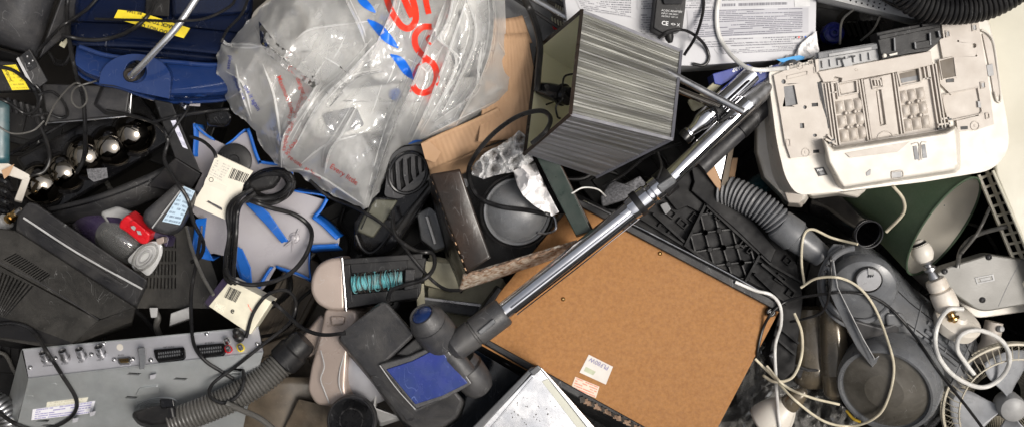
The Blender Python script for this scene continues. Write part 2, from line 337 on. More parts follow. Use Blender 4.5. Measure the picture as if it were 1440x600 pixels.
def film(name, a, tint=(.85, .85, .84), rough=.12, bumpy=.5, bs=50, gloss=1.5):
    """thin plastic film: mostly clear, milky where seen edge-on, glossy"""
    m = bpy.data.materials.new(name); m.use_nodes = True; t = m.node_tree; N = t.nodes; L = t.links; N.remove(N['Principled BSDF']); out = N['Material Output']
    tr = N.new('ShaderNodeBsdfTransparent'); tr.inputs[0].default_value = (.96, .96, .95, 1)
    df = N.new('ShaderNodeBsdfDiffuse'); df.inputs[0].default_value = (*tint, 1); tl = N.new('ShaderNodeBsdfTranslucent'); tl.inputs[0].default_value = (*tint, 1)
    gl = N.new('ShaderNodeBsdfGlossy'); gl.inputs['Roughness'].default_value = rough
    md = N.new('ShaderNodeMixShader'); md.inputs[0].default_value = .32; L.new(df.outputs[0], md.inputs[1]); L.new(tl.outputs[0], md.inputs[2])
    m1 = N.new('ShaderNodeMixShader'); L.new(tr.outputs[0], m1.inputs[1]); L.new(md.outputs[0], m1.inputs[2])
    lw = N.new('ShaderNodeLayerWeight'); lw.inputs['Blend'].default_value = .35
    geo = N.new('ShaderNodeNewGeometry'); nz = N.new('ShaderNodeTexNoise'); nz.inputs['Scale'].default_value = 9; nz.inputs['Detail'].default_value = 4; L.new(geo.outputs['Position'], nz.inputs['Vector'])
    mr = N.new('ShaderNodeMapRange'); mr.inputs[1].default_value = .3; mr.inputs[2].default_value = .7; mr.inputs[3].default_value = a*.7; mr.inputs[4].default_value = a*1.3; L.new(nz.outputs[0], mr.inputs[0])
    ad = N.new('ShaderNodeMath'); ad.operation = 'MULTIPLY_ADD'; L.new(lw.outputs['Facing'], ad.inputs[0]); ad.inputs[1].default_value = .62; L.new(mr.outputs[0], ad.inputs[2]); ad.use_clamp = True
    L.new(ad.outputs[0], m1.inputs[0])
    m2 = N.new('ShaderNodeMixShader'); fr = N.new('ShaderNodeFresnel'); fr.inputs[0].default_value = 1.6; L.new(m1.outputs[0], m2.inputs[1]); L.new(gl.outputs[0], m2.inputs[2])
    f2 = N.new('ShaderNodeMath'); f2.operation = 'MULTIPLY_ADD'; L.new(fr.outputs[0], f2.inputs[0]); f2.inputs[1].default_value = gloss; f2.inputs[2].default_value = .02; L.new(f2.outputs[0], m2.inputs[0])
    L.new(m2.outputs[0], out.inputs[0])
    if bumpy:
        bn = N.new('ShaderNodeBump'); bn.inputs['Strength'].default_value = bumpy; bn.inputs['Distance'].default_value = .004
        n2 = N.new('ShaderNodeTexNoise'); n2.inputs['Scale'].default_value = bs; n2.inputs['Detail'].default_value = 3; n2.inputs['Distortion'].default_value = 1.2; L.new(geo.outputs['Position'], n2.inputs['Vector'])
        L.new(n2.outputs[0], bn.inputs['Height'])
        for q in (df, gl, fr, lw): L.new(bn.outputs[0], q.inputs['Normal'])
    return m
M['bag'] = film('clear_polythene_film', .22, tint=(.99, .99, .98), bumpy=.30, bs=34, rough=.07)
M['fold'] = film('whitened_polythene_film', .50, tint=(.97, .97, .96), bumpy=.2, bs=60, rough=.08)  # whitened film; the bag's ribbons of it are painted highlights
M['fold_left'] = film('milky_polythene_film', .34, tint=(.92, .86, .80), bumpy=.35, bs=40, rough=.1)
M['bag_small'] = film('crinkled_clear_film', .50, tint=(.97, .97, .97), bumpy=.6, bs=110, gloss=.7)
M['clear'] = film('clear_hard_plastic', .05, bumpy=.0, rough=.04)
M['clear_dirty'] = film('dirty_clear_sheet', .18, tint=(.45, .44, .42), bumpy=.6, bs=25)

def translucent(m, f, col):
    """thin cloth: lets part of the light through"""
    t = m.node_tree; N = t.nodes; L = t.links; b = N['Principled BSDF']; o = N['Material Output']
    tl = N.new('ShaderNodeBsdfTranslucent'); tl.inputs[0].default_value = (*col, 1); mx = N.new('ShaderNodeMixShader'); mx.inputs[0].default_value = f
    L.new(b.outputs[0], mx.inputs[1]); L.new(tl.outputs[0], mx.inputs[2]); L.new(mx.outputs[0], o.inputs[0]); return m
translucent(M['shade_in'], .5, (.95, .92, .66)); translucent(M['lining'], .4, (.8, .76, .68)); translucent(M['green'], .12, (.3, .4, .25))
# ---------------------------------------------------------------- the setting: bottom of the skip, and unseen walls raised to deepen the shade
def wbox(x0, x1, y0, y1, z0, z1): return hexa([(x0, y0, z1), (x1, y0, z1), (x1, y1, z1), (x0, y1, z1)], [(x0, y0, z0), (x1, y0, z0), (x1, y1, z0), (x0, y1, z0)])
def wslab(x0, x1, y0, y1, z0, z1):
    v = [Vector((x, y, z)) for z in (z1, z0) for x, y in ((x0, y1), (x1, y1), (x1, y0), (x0, y0))]
    return Mb().add(v, [(0, 1, 2, 3), (7, 6, 5, 4)]+[(i, (i+1) % 4, (i+1) % 4+4, i+4) for i in range(4)])
obj('skip_floor', wslab(-1100, 1100, -500, 500, -300, -280), M['floor'], kind='structure')
for x0_, x1_, y0_, y1_ in ((-1060, -1020, -500, 500), (1020, 1060, -500, 500), (-1020, 1020, 460, 500), (-1020, 1020, -500, -460)): obj('unseen_skip_wall', wslab(x0_, x1_, y0_, y1_, -279, 640), M['wallp'], kind='structure')  # out of view; tall and close to darken reflections and gaps
def slots(c4, base, nu, nv, fu=.45, fv=.8):
    """hole outlines in a quad (photo px): nu across, nv down"""
    a, b, c, d = [Vector(p) for p in c4]; out = []
    f = lambda u, v: (a*(1-u)+b*u)*(1-v)+(d*(1-u)+c*u)*v
    for i in range(nu):
        for j in range(nv):
            u0, u1 = (i+.5-fu/2)/nu, (i+.5+fu/2)/nu; v0, v1 = (j+.5-fv/2)/nv, (j+.5+fv/2)/nv
            out.append([tuple(f(u, v)) for u, v in ((u0, v0), (u1, v0), (u1, v1), (u0, v1))])
    return out
# ---------------------------------------------------------------- dark things deep in the heap
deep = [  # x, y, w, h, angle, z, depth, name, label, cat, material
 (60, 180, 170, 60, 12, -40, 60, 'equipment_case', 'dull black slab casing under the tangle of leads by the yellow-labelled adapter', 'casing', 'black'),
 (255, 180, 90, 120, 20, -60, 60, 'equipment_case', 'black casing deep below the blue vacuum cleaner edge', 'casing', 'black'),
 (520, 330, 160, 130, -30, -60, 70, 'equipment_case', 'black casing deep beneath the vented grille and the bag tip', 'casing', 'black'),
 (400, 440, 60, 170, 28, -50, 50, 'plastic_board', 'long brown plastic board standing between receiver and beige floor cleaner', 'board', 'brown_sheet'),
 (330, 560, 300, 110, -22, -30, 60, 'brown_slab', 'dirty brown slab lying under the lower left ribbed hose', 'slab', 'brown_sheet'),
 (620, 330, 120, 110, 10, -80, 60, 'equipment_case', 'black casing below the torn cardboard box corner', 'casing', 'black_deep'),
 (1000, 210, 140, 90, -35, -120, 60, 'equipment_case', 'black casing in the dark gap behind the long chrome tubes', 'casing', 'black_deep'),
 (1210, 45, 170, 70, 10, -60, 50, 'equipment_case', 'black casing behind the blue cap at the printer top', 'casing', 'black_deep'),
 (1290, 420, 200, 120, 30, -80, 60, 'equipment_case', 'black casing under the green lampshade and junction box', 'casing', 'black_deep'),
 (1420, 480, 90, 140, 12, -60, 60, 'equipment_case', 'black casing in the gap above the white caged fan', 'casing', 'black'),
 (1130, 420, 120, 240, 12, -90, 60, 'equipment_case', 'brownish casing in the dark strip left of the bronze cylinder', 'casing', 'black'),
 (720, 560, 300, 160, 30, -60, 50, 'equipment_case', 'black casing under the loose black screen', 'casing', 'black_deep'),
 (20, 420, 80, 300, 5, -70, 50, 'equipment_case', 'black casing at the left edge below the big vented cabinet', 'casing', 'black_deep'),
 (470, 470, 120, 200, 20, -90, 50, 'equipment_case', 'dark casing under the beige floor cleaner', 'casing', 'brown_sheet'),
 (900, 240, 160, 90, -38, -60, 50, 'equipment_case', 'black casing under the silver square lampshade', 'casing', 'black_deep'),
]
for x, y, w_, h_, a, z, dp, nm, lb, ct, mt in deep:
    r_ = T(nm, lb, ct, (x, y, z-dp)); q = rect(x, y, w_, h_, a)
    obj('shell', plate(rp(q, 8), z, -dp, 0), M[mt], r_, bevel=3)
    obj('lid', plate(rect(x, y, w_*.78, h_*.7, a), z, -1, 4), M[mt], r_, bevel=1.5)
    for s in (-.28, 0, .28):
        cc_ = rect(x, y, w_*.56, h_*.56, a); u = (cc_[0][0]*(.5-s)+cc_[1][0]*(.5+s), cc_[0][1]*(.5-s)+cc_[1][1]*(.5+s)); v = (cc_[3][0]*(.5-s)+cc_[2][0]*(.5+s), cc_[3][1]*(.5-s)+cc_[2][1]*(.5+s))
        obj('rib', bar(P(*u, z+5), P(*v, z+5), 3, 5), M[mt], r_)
# ---------------------------------------------------------------- top left: monitor back
r = T('monitor', 'smooth dark grey plastic monitor back cut off by the top left corner', 'monitor', (30, 30, 0))
c_ = [P(-60, -60, 90), P(95, -60, 100), P(52, 82, 70), P(-60, 50, 70)]
def mon(u, v):
    p = bil(*c_)(u, v); e = min(u, 1-u, 1)*2; return p+Vector((0, 0, 34*(1-(2*u-1)**4)*(1-(2*v-1)**6)))
obj('back_cover', patch(mon, 24, 24), M['dkgrey'], r, solid=6)
obj('side_cover', hexa([(96, -30, 96), (134, -30, 60), (108, 36, 58), (54, 84, 70)], [(92, -30, 10), (122, -30, 5), (104, 40, 0), (52, 88, 0)]), M['dkgrey'], r, bevel=3)
obj('side_rail', sweep(cat([P(132, -10, 62), P(120, 14, 62), P(110, 34, 60), P(86, 58, 60)], 6), 2.2, 6), M['black_gloss'], r)
obj('casing_frame', hexa([(-60, 55, 66), (54, 84, 66), (52, 96, 50), (-60, 72, 50)], [(-60, 55, 0), (54, 84, 0), (52, 98, 0), (-60, 75, 0)]), M['black'], r, bevel=2)
# ribbed cord coil at the monitor's foot
r = T('coiled_lead', 'black lead coiled up tight between the monitor back and blue vacuum', 'cable', (88, 78, 30))
for i in range(4): obj('loop', tube([(66+i*2, 70+i*3, 34+i*3), (76+i, 84+i*2, 36+i*3), (92, 86+i, 38+i*3), (106-i, 66, 40+i*3), (110-i*2, 44, 40+i*3)], 2.4, 8), M['rubber'], r)
tagm = lambda o, **k: o
obj('paper_tag', plate(rect(90, 60, 8, 14, 30), 52, 0, 1), M['cream_paper'], r)
# ---------------------------------------------------------------- adapter with yellow label
r = T('power_adapter', 'long black power adapter with bright yellow rating label', 'power adapter', (20, 115, 40))
pa = [(-30, 82, 104), (24, 88, 104), (46, 128, 104), (-30, 130, 104)]
obj('body', hexa(pa, [(-30, 82, 40), (26, 88, 40), (50, 130, 40), (-30, 132, 40)]), M['black'], r, bevel=3)
pe = ((24, 86, 108), (46, 128, 108), (66, 118, 96))
obj('end_cap', hexa([(23, 83, 110), (42, 68, 102), (68, 114, 96), (47, 129, 106)], [(25, 85, 45), (42, 72, 45), (66, 114, 45), (48, 129, 45)]), M['charcoal'], r, bevel=1.5)
pe = ((23, 83, 110), (42, 68, 102), (47, 129, 106))
obj('socket', plate(rp([(30, 78), (41, 71), (53, 93), (41, 101)], 3), pe, -1, 1.2, holes=[ell(38.5, 80, 2, 2.6), ell(41, 90, 2, 2.6), ell(46, 86, 2, 2.6)]), M['black_gloss'], r)
for x, y in ((38.5, 80), (41, 90), (46, 86)): obj('pin', lathe(Plane(*pe).at(x, y, -1), Plane(*pe).n, [(0, .9), (2, .9)], 8), M['steel'], r)
obj('rim', plate([(23, 83), (26, 80.5), (50, 126), (47, 129)], pe, 0, 1.5), M['ltgrey'], r)
lb = obj('label', plate([(0, 93), (22, 91), (41, 126), (17, 127)], 104, 0, .7), M['yellow'], r)
text('Adapter', 104, 6, 98, 62, 6, M['ink'], lb, h=1.2); text('~ - + C E', 104, 22, 98, 62, 4.5, M['ink'], lb, h=1.2)
# ---------------------------------------------------------------- blue vacuum cleaner
r = T('vacuum_cleaner', 'dark blue plastic drum vacuum cleaner with yellow warning sticker and hose port', 'vacuum cleaner', (210, 70, 0))
lo = cat([(104, 96), (118, 108), (138, 116), (168, 122), (205, 135), (240, 142), (285, 141), (318, 138), (345, 128)], 4)
up_ = cat([(108, 62), (135, 72), (165, 78), (200, 82), (240, 84), (285, 88), (345, 84)], 4)
n_ = 48
def blu(u, v):
    i = u*(len(lo)-1); a = lo[int(i)].lerp(lo[min(int(i)+1, len(lo)-1)], i-int(i)); j = u*(len(up_)-1); b = up_[int(j)].lerp(up_[min(int(j)+1, len(up_)-1)], j-int(j))
    p = b.lerp(a, v); return P(p.x, p.y, 128-20*(1-v)**2-34*max(0, v-.8)**2*25)
obj('skirt', patch(blu, 60, 16), M['blue'], r, solid=14)
obj('base_ring', sweep([blu(u/50, 1)+Vector((0, -1, -3)) for u in range(51)], 3, 8), M['blue'], r)
obj('seam_bead', sweep(cat([P(112, 66, 118), P(150, 78, 118), (P(200, 84, 116)), P(250, 88, 115), P(300, 92, 113), P(345, 88, 112)], 8), 3.4, 10), M['blue'], r)
obj('drum', hexa([(100, -60, 62), (360, -60, 62), (350, 94, 84), (108, 70, 92)], [(100, -60, -60), (360, -60, -60), (350, 110, -60), (108, 100, -60)]), M['navy'], r, bevel=10, seg=4)
obj('upper_band', patch(lambda u, v: P(100+250*u, 30+18*u+34*v-4*math.sin(u*3), 92+20*math.sin(v*1.6)), 20, 10), M['navy'], r, solid=6)
obj('hatch', hexa([(206, -20, 84), (240, -20, 84), (238, 24, 88), (204, 22, 88)], [(206, -20, 50), (240, -20, 50), (238, 24, 50), (204, 22, 50)]), M['black'], r, bevel=2)
obj('dark_lid', hexa([(240, -30, 96), (360, -30, 96), (350, 20, 84), (242, 26, 90)], [(240, -30, 60), (360, -30, 60), (350, 22, 60), (242, 28, 60)]), M['navy'], r, bevel=6, seg=3)
pp = ell(190, 116, 52, 38, -8, 40, 165, 372)
obj('port_boss', plate([(139, 118)]+[(190+50*math.cos(t)*1.0, 112-36*math.sin(t)) for t in [math.pi-math.pi*k/28 for k in range(29)]]+[(238, 139), (190, 129), (160, 120)], 126, -10, 8, holes=[ell(191, 101, 15.5, 16)]), M['blue'], r, bevel=2)
obj('port_well', lathe(P(191, 101, 112), (0, 0, 1), [(0, 10), (2, 16), (21, 16.5), (21, 14.5), (8, 12), (6, 2)], 32), M['black'], r)
for i in range(4): obj('hose_ring', lathe(P(187-i, 101+i*1.5, 122+i*4), (-.1, -.1, 1), [(0, 12-i), (1.5, 13.4-i), (3, 12-i), (3, 9), (0, 9)], 26), M['rubber'], r)
obj('collar', lathe(P(184, 105, 136), (.2, -.3, 1), [(0, 9), (3, 9), (5, 6), (3, 4)], 22), M['rubber_brown'], r)
st = obj('warning_sticker', plate([(166, 14), (196, 17), (267, 40), (258, 54), (160, 26)], Plane((160, 20, 124), (270, 40, 124), (258, 54, 124)), -1, .6), M['yellow_plain'], r)
ps = Plane((160, 20, 126), (270, 40, 126), (258, 54, 126))
text('DO NOT LIFT', ps, 236, 44, 196, 7.5, M['ink'], st, bold=.15); text('BACK TO THE', ps, 246, 37, 196, 7.5, M['ink'], st, bold=.15); text('BS 1344', ps, 200, 17, 190, 6.5, M['ink'], st, bold=.1)
# grey rod plugged in to the port
obj('suction_rod', tube([(184, 107, 150), (194, 98, 166), (222, 68, 182), (252, 34, 188), (288, -20, 190)], 4.8, 14), M['alu'], label='dull silver rod curving out of the blue vacuum port', cat='rod')
# ---------------------------------------------------------------- black device with metal rim
r = T('set_top_box', 'flat dark grey box with bright metal rim below the blue vacuum', 'set-top box', (130, 150, 0))
obj('case', hexa([(58, 118, 58), (186, 122, 62), (184, 161, 62), (68, 172, 56)], [(50, 118, 0), (190, 122, 0), (188, 166, 0), (64, 178, 0)]), M['dkgrey'], r, bevel=2)
obj('rim', sweep([P(66, 173, 58), P(130, 168, 60), P(183, 163, 63), P(185, 124, 63)], 1.5, 8), M['steel'], r)
obj('raised_top', hexa([(146, 122, 84), (184, 124, 84), (178, 160, 80), (152, 158, 78), (136, 146, 76)], [(142, 120, 60), (186, 122, 60), (182, 163, 60), (148, 163, 60), (130, 148, 60)]), M['dkgrey'], r, bevel=3)
for i in range(6): obj('fin', bar(P(12+i*9, 138+i*3, 60), P(16+i*9, 158+i*2, 60), 3, 5), M['dkgrey'], r)
# ---------------------------------------------------------------- row of dark chrome balls in a glossy black trough
r = T('spotlight_bar', 'glossy black trough with a row of dark mirror balls', 'light fitting', (125, 225, -20))
tr_ = Plane((10, 250, 20), (215, 150, 20), (60, 300, 30))
obj('trough', hexa([(22, 222, 22), (196, 132, 26), (244, 196, 26), (72, 302, 22)], [(22, 222, -30), (196, 132, -30), (250, 200, -30), (72, 308, -30)]), M['black_gloss'], r, bevel=5, seg=3)
obj('side_rail', sweep([P(12, 218, 30), P(100, 168, 34), P(200, 120, 34)], 3, 8), M['black_gloss'], r)
for i, (x, y, q) in enumerate(((62, 260, 30), (94, 243, 27), (125, 221, 30), (160, 207, 29), (191, 189, 29))):
    ax = Vector((.32, .2, 1)).normalized(); p = P(x, y, 20)
    b_ = obj('mirror_ball', lathe(p, ax, [(q*math.sin(math.radians(a))*.95+4, q*math.cos(math.radians(a))) for a in range(0, 90, 6)], 32), M['darkchrome'], r)
    obj('bezel', lathe(p, ax, [(0, q+1), (1, q+4), (5, q+4.5), (8, q+2), (6, q-.5)], 36), M['black_gloss'], b_)
    obj('cap', lathe(p+ax*(q*.95+2)+Vector((-6, 8, -4)), ax, [(0, 8), (3, 7), (4, 3)], 20), M['black_gloss'], b_)
obj('fluff_tuft', hexa([(122, 238, 54), (150, 236, 54), (152, 250, 52), (132, 256, 52), (124, 250, 52)], [(122, 238, 44), (150, 236, 44), (152, 250, 44), (132, 256, 44), (124, 250, 44)]), M['fluff'], label='ragged grey scrap of fluff lying on the dark mirror balls', cat='fluff')
# curved dark panel pieces
r = T('curved_panel', 'long curved dark grey plastic panel below the mirror balls', 'panel', (160, 265, 20))
def cp(u, v):
    x, y = 66+180*u, 292-66*u+8*math.sin(u*3.1); return P(x+10*v, y+26*v+u*14*v, 78+26*math.sin(u*2.8)*.6-30*v*v+10*v)
obj('shell', patch(cp, 30, 8), M['charcoal'], r, solid=4)
obj('edge_bead', sweep([cp(u/20, .25)+Vector((0, 0, 2)) for u in range(21)], 1.2, 6), M['black_gloss'], r)
obj('front_lip', hexa([(72, 300, 60), (240, 232, 76), (246, 262, 66), (150, 300, 66), (96, 318, 56)], [(72, 300, 20), (240, 232, 20), (246, 262, 20), (150, 300, 20), (96, 320, 20)]), M['charcoal'], r, bevel=4)
# black lidded box with pale sticker
r = T('speaker_box', 'tapered black box with a narrow white sticker down its side', 'speaker', (248, 205, 0))
obj('side', hexa([(216, 140, 128), (242, 145, 130), (283, 244, 122), (246, 222, 126)], [(216, 140, 40), (240, 146, 40), (280, 246, 40), (246, 226, 40)]), M['black'], r, bevel=1.5)
obj('front', hexa([(246, 222, 125), (283, 245, 121), (262, 272, 96), (206, 262, 92)], [(246, 226, 40), (281, 247, 40), (262, 276, 40), (208, 266, 40)]), M['charcoal'], r, bevel=2)
obj('sticker', plate([(240, 170), (247, 169), (264, 210), (257, 207)], Plane((216, 140, 128), (242, 145, 130), (283, 244, 122)), 0, .7), printed('pale_side_label', (.62, .62, .72), (.2, .2, .3), 3, .5, 4), r)
# ---------------------------------------------------------------- white hinge clip, teal shell, cable connector at the left edge
r = T('plastic_bracket', 'off-white angular plastic bracket at the left edge beside the mirror balls', 'bracket', (22, 250, 60))
obj('arm', hexa([(-20, 222, 96), (4, 226, 96), (42, 246, 92), (40, 256, 90), (8, 246, 90), (-20, 240, 90)], [(-20, 222, 80), (4, 226, 80), (42, 246, 78), (40, 256, 78), (8, 246, 78), (-20, 240, 80)]), M['white'], r, bevel=1.5)
obj('leg', hexa([(33, 248, 92), (43, 250, 92), (31, 284, 76), (20, 281, 76)], [(33, 248, 78), (43, 250, 78), (31, 286, 60), (20, 283, 60)]), M['white'], r, bevel=1.2)
obj('torn_tab', hexa([(2, 240, 99), (20, 231, 99), (13, 246, 98), (6, 252, 97)], [(2, 240, 96), (20, 231, 96), (13, 246, 95), (6, 252, 94)]), M['card'], r)
obj('teal_shell', patch(lambda u, v: P(-30+44*math.sin(u*1.57), 142+88*v, 92+16*math.cos(u*1.5)), 10, 8), M['teal'], label='rounded teal plastic shell poking in at the left edge', cat='shell', solid=4)
r = T('wheel_hub', 'dark glossy spoked object below the white bracket at the left edge', 'wheel', (4, 270, 40))
for i in range(5): obj('spoke', tube([(-12, 236+i*14, 70), (6, 240+i*14, 76-i), (16, 250+i*14, 66)], 5, 10), M['black_gloss'], r)
r = T('aerial_plug', 'tarnished brass and grey cable connector at the left edge above the vented cabinet', 'connector', (16, 312, 60))
pz = P(-14, 328, 84); ax = (P(34, 292, 92)-pz).normalized()
obj('sleeve', lathe(pz, ax, [(0, 11), (26, 12), (30, 11), (31, 6)], 22), M['ltgrey'], r)
obj('nut', lathe(pz+ax*30, ax, [(0, 7), (8, 7.5), (8, 5), (12, 5), (12, 6.5), (16, 6.5), (16, 4)], 8), M['brass'], r)
obj('tip', lathe(pz+ax*46, ax, [(0, 4.5), (4, 5), (9, 4.5), (10, 2)], 14), M['steel'], r)
# ---------------------------------------------------------------- big vented cabinet
r = T('equipment_cabinet', 'large scratched brown-black cabinet with vent slots and a grooved front bar', 'cabinet', (90, 400, 0))
pc = Plane((0, 380, 150), (190, 430, 150), (60, 300, 168))
top = [(-30, 318), (25, 327), (186, 432), (138, 449), (-30, 356)]
v1 = slots([(12, 349), (72, 386), (58, 396), (-6, 358)], pc, 19, 1, .5, 1)
v2 = slots([(-16, 362), (52, 400), (8, 438), (-16, 428)], pc, 13, 1, .5, .96)
obj('vented_panel', plate([(-40, 316), (24, 326), (190, 432), (142, 448), (-40, 351)], pc, -4, 0, holes=v1[3:]), M['brownblack'], r)
obj('vented_panel', plate([(-40, 354), (-2, 373), (139, 450), (90, 492), (-40, 470)], pc, -5, -1, holes=[[(x, y) for x, y in h] for h in slots([(-30, 366), (49, 402), (8, 446), (-30, 436)], pc, 15, 1, .5, .97)]), M['brownblack'], r)
obj('inner_body', hexa([(-40, 330, 146), (24, 336, 146), (184, 432, 140), (92, 486, 134), (-40, 468, 134)], [(-40, 330, 20), (24, 336, 20), (190, 436, 20), (96, 500, 20), (-40, 480, 20)]), M['black_deep'], r)
obj('side_wall', hexa([(139, 450, 146), (191, 431, 152), (186, 452, 126), (110, 482, 124), (92, 490, 130)], [(139, 450, 30), (188, 436, 30), (186, 458, 30), (112, 488, 30), (92, 494, 30)]), M['brownblack'], r, bevel=1.5)
pf = Plane((42, 284, 196), (205, 395, 196), (22, 322, 184))
obj('front_bar', hexa([(40, 284, 196), (52, 287, 197), (208, 394, 197), (204, 402, 192), (190, 430, 178), (22, 323, 182), (26, 300, 190)], [(40, 284, 100), (52, 286, 100), (208, 396, 100), (206, 404, 100), (192, 434, 100), (22, 327, 100), (26, 302, 100)]), M['charcoal'], r, bevel=3, seg=3)
obj('trim_strip', line([(33, 306), (110, 356), (200, 406)], pf, .8, 3.2, 1.6), M['ltgrey'], r)
for a, b in (((62, 311), (176, 381)), ((57, 318), (168, 388)), ((55, 327), (172, 400)), ((60, 334), (150, 388))): obj('groove_ridge', line([a, ((a[0]+b[0])/2, (a[1]+b[1])/2), b], pf, .2, 3.4, 2.4), M['charcoal'], r)
obj('seam', line([(-30, 354), (60, 399), (139, 449)], pc, .2, 1.4), M['dkgrey'], r)
# lower-left silver flex stub
obj('silver_duct', hose([(-20, 560, 90), (4, 574, 92), (18, 600, 90), (22, 640, 80)], 17, 5, .08), M['steel'], label='silver ribbed duct end in the bottom left corner', cat='duct')
# ---------------------------------------------------------------- dust cup with red catch
r = T('handheld_vacuum_bowl', 'purple handheld vacuum with a clear bowl and bright red catch', 'handheld vacuum', (170, 330, 20))
def dome(u, v, cx, cy, rx, ry, z, hz, rot=0):
    a = u*2*math.pi; q = math.sin(v*math.pi/2); x, y = rx*q*math.cos(a), ry*q*math.sin(a); R = math.radians(rot)
    return P(cx+x*math.cos(R)-y*math.sin(R), cy+x*math.sin(R)+y*math.cos(R), z+hz*math.cos(v*math.pi/2))
obj('body', patch(lambda u, v: dome(u, v, 148, 326, 56, 28, 44, 44, 30), 32, 12), M['purple'], r)
obj('nose', hexa([(140, 298, 86), (165, 289, 90), (190, 300, 96), (174, 318, 96), (150, 312, 92)], [(138, 298, 50), (165, 289, 50), (196, 300, 50), (180, 322, 50), (150, 316, 50)]), M['ltgrey'], r, bevel=5, seg=3)
obj('collar', hexa([(148, 304, 92), (170, 306, 97), (178, 320, 97), (160, 322, 94)], [(148, 304, 50), (170, 306, 50), (178, 322, 50), (160, 324, 50)]), M['purple'], r, bevel=3)
obj('bowl', patch(lambda u, v: dome(u, v, 172, 340, 46, 30, 58, 60, 28), 32, 12), M['clear'], r, solid=1.5)
obj('cone_filter', patch(lambda u, v: dome(u, v, 160, 340, 24, 9, 60, 30, -50), 24, 8), M['black'], r)
for i in range(3): obj('bowl_ridge', sweep([dome(.02+.03*i+k*.005, .35+.6*k/12, 172, 340, 46, 30, 58, 60, 28)+Vector((0, 0, 1)) for k in range(13)], .8, 5), M['ltgrey'], r)
pr = Plane((166, 316, 132), (208, 328, 132), (205, 342, 128))
obj('catch', plate(rp([(168, 311), (178, 302), (200, 320), (211, 329), (207, 343), (198, 344), (176, 326), (166, 320)], 4), pr, -26, 0), M['red'], r, bevel=3, seg=3)
obj('catch_grip', plate(rp([(181, 313), (187, 309), (205, 324), (200, 332)], 3), pr, 0, 3), M['red'], r, bevel=1.5)
obj('catch_mark', plate([(184, 318), (188, 317), (191, 320), (189, 324), (185, 321)], pr, 3.4, 4.2), M['ltgrey'], r); obj('catch_mark', plate([(192, 324), (197, 325), (199, 330), (194, 329)], pr, 3.4, 4.2), M['ltgrey'], r)
pcl = Plane((190, 380, 120), (228, 345, 128), (200, 345, 126))
cl = obj('end_plate', plate(rp([(176, 366), (196, 345), (216, 338), (227, 343), (228, 356), (220, 374), (208, 390), (196, 380)], 7), pcl, -5, 0), M['fold'], r, bevel=2)
for k, (a, b) in enumerate(((22, 13), (16, 9), (10, 5.5))): obj('moulded_ring', sweep([pcl.at(x, y, 1) for x, y in ell(204, 361, a, b, -48, 32)]+[pcl.at(*ell(204, 361, a, b, -48, 32)[0], 1)], 1.6, 6), M['ltgrey'] if k else M['clear_dirty'], cl)
obj('hinge', plate(rp([(219, 336), (230, 332), (230, 341), (222, 344)], 2), 122, -14, 6), M['copper'], r, bevel=1)
obj('hinge_block', plate(rp([(212, 324), (226, 322), (238, 334), (234, 348), (228, 340), (216, 334)], 3), 112, -24, 2), M['purple'], r, bevel=1.5)
# ---------------------------------------------------------------- adapter with pale blue label
r = T('laptop_adapter', 'rounded brown-black adapter brick with a pale blue rating label', 'power adapter', (238, 300, 60))
obj('body', hexa([(199, 308, 150), (204, 296, 150), (250, 256, 152), (262, 262, 152), (276, 268, 152), (274, 280, 150), (252, 322, 148), (234, 329, 146), (212, 322, 148)], [(199, 308, 90), (204, 296, 90), (250, 256, 90), (262, 262, 90), (280, 268, 90), (278, 282, 90), (255, 326, 90), (236, 333, 90), (210, 325, 90)]), M['copper'] if 0 else M['dkgrey'], r, bevel=6, seg=4)
obj('seam', sweep([P(214, 320, 151), P(232, 296, 154), P(258, 262, 154)], 1.1, 6), M['ltgrey'], r)
obj('label', plate([(259, 262), (274, 269), (253, 316), (228, 311)], Plane((259, 262, 153), (274, 269, 152), (228, 311, 151)), 0, 1), printed('pale_blue_rating_label', (.42, .55, .66), (.12, .16, .22), 9, .55, 5), r)
# ---------------------------------------------------------------- vented brown-black speaker
r = T('vented_casing', 'flat brown-black casing with rows of small vent slots behind the red catch', 'casing', (250, 380, 0))
q4 = [(205, 318), (280, 318), (306, 395), (296, 433), (192, 433), (188, 380)]
obj('vented_panel', plate(q4, 66, -3, 0, holes=slots([(206, 331), (249, 331), (249, 407), (198, 407)], 66, 10, 4, .42, .8)), M['brownblack'], r)
obj('inner_body', plate([(206, 320), (279, 320), (303, 395), (294, 431), (194, 431), (190, 380)], 60, -60, 0), M['black_deep'], r)
# ---------------------------------------------------------------- blue-edged star cut-out sheet
r = T('star_lamp_panel', 'pale lilac star-shaped panel with folded bright blue edging strips', 'panel', (370, 300, 0))
star = [(272, 172), (300, 196), (318, 204), (334, 192), (344, 186), (352, 186), (364, 228), (400, 232), (412, 234), (414, 268), (460, 282), (440, 306), (478, 332), (476, 345), (436, 348), (434, 394), (388, 376), (372, 404), (352, 424), (326, 362), (300, 356), (276, 360), (282, 310), (262, 290), (284, 244), (272, 236)]
obj('sheet', plate(star, 70, -3, 0), M['lilac'], r, bevel=.8)
strips = [((273, 174), (274, 220)), ((346, 182), (364, 230)), ((364, 230), (403, 232)), ((412, 236), (413, 268)), ((413, 268), (459, 277)), ((459, 279), (441, 304)), ((441, 304), (476, 334)), ((273, 358), (276, 312)), ((277, 360), (300, 366)), ((330, 350), (353, 420)), ((353, 422), (384, 376)), ((388, 374), (436, 393)), ((436, 393), (434, 350)), ((434, 350), (476, 345)), ((346, 288), (402, 340)), ((275, 176), (300, 196)), ((318, 204), (346, 183))]
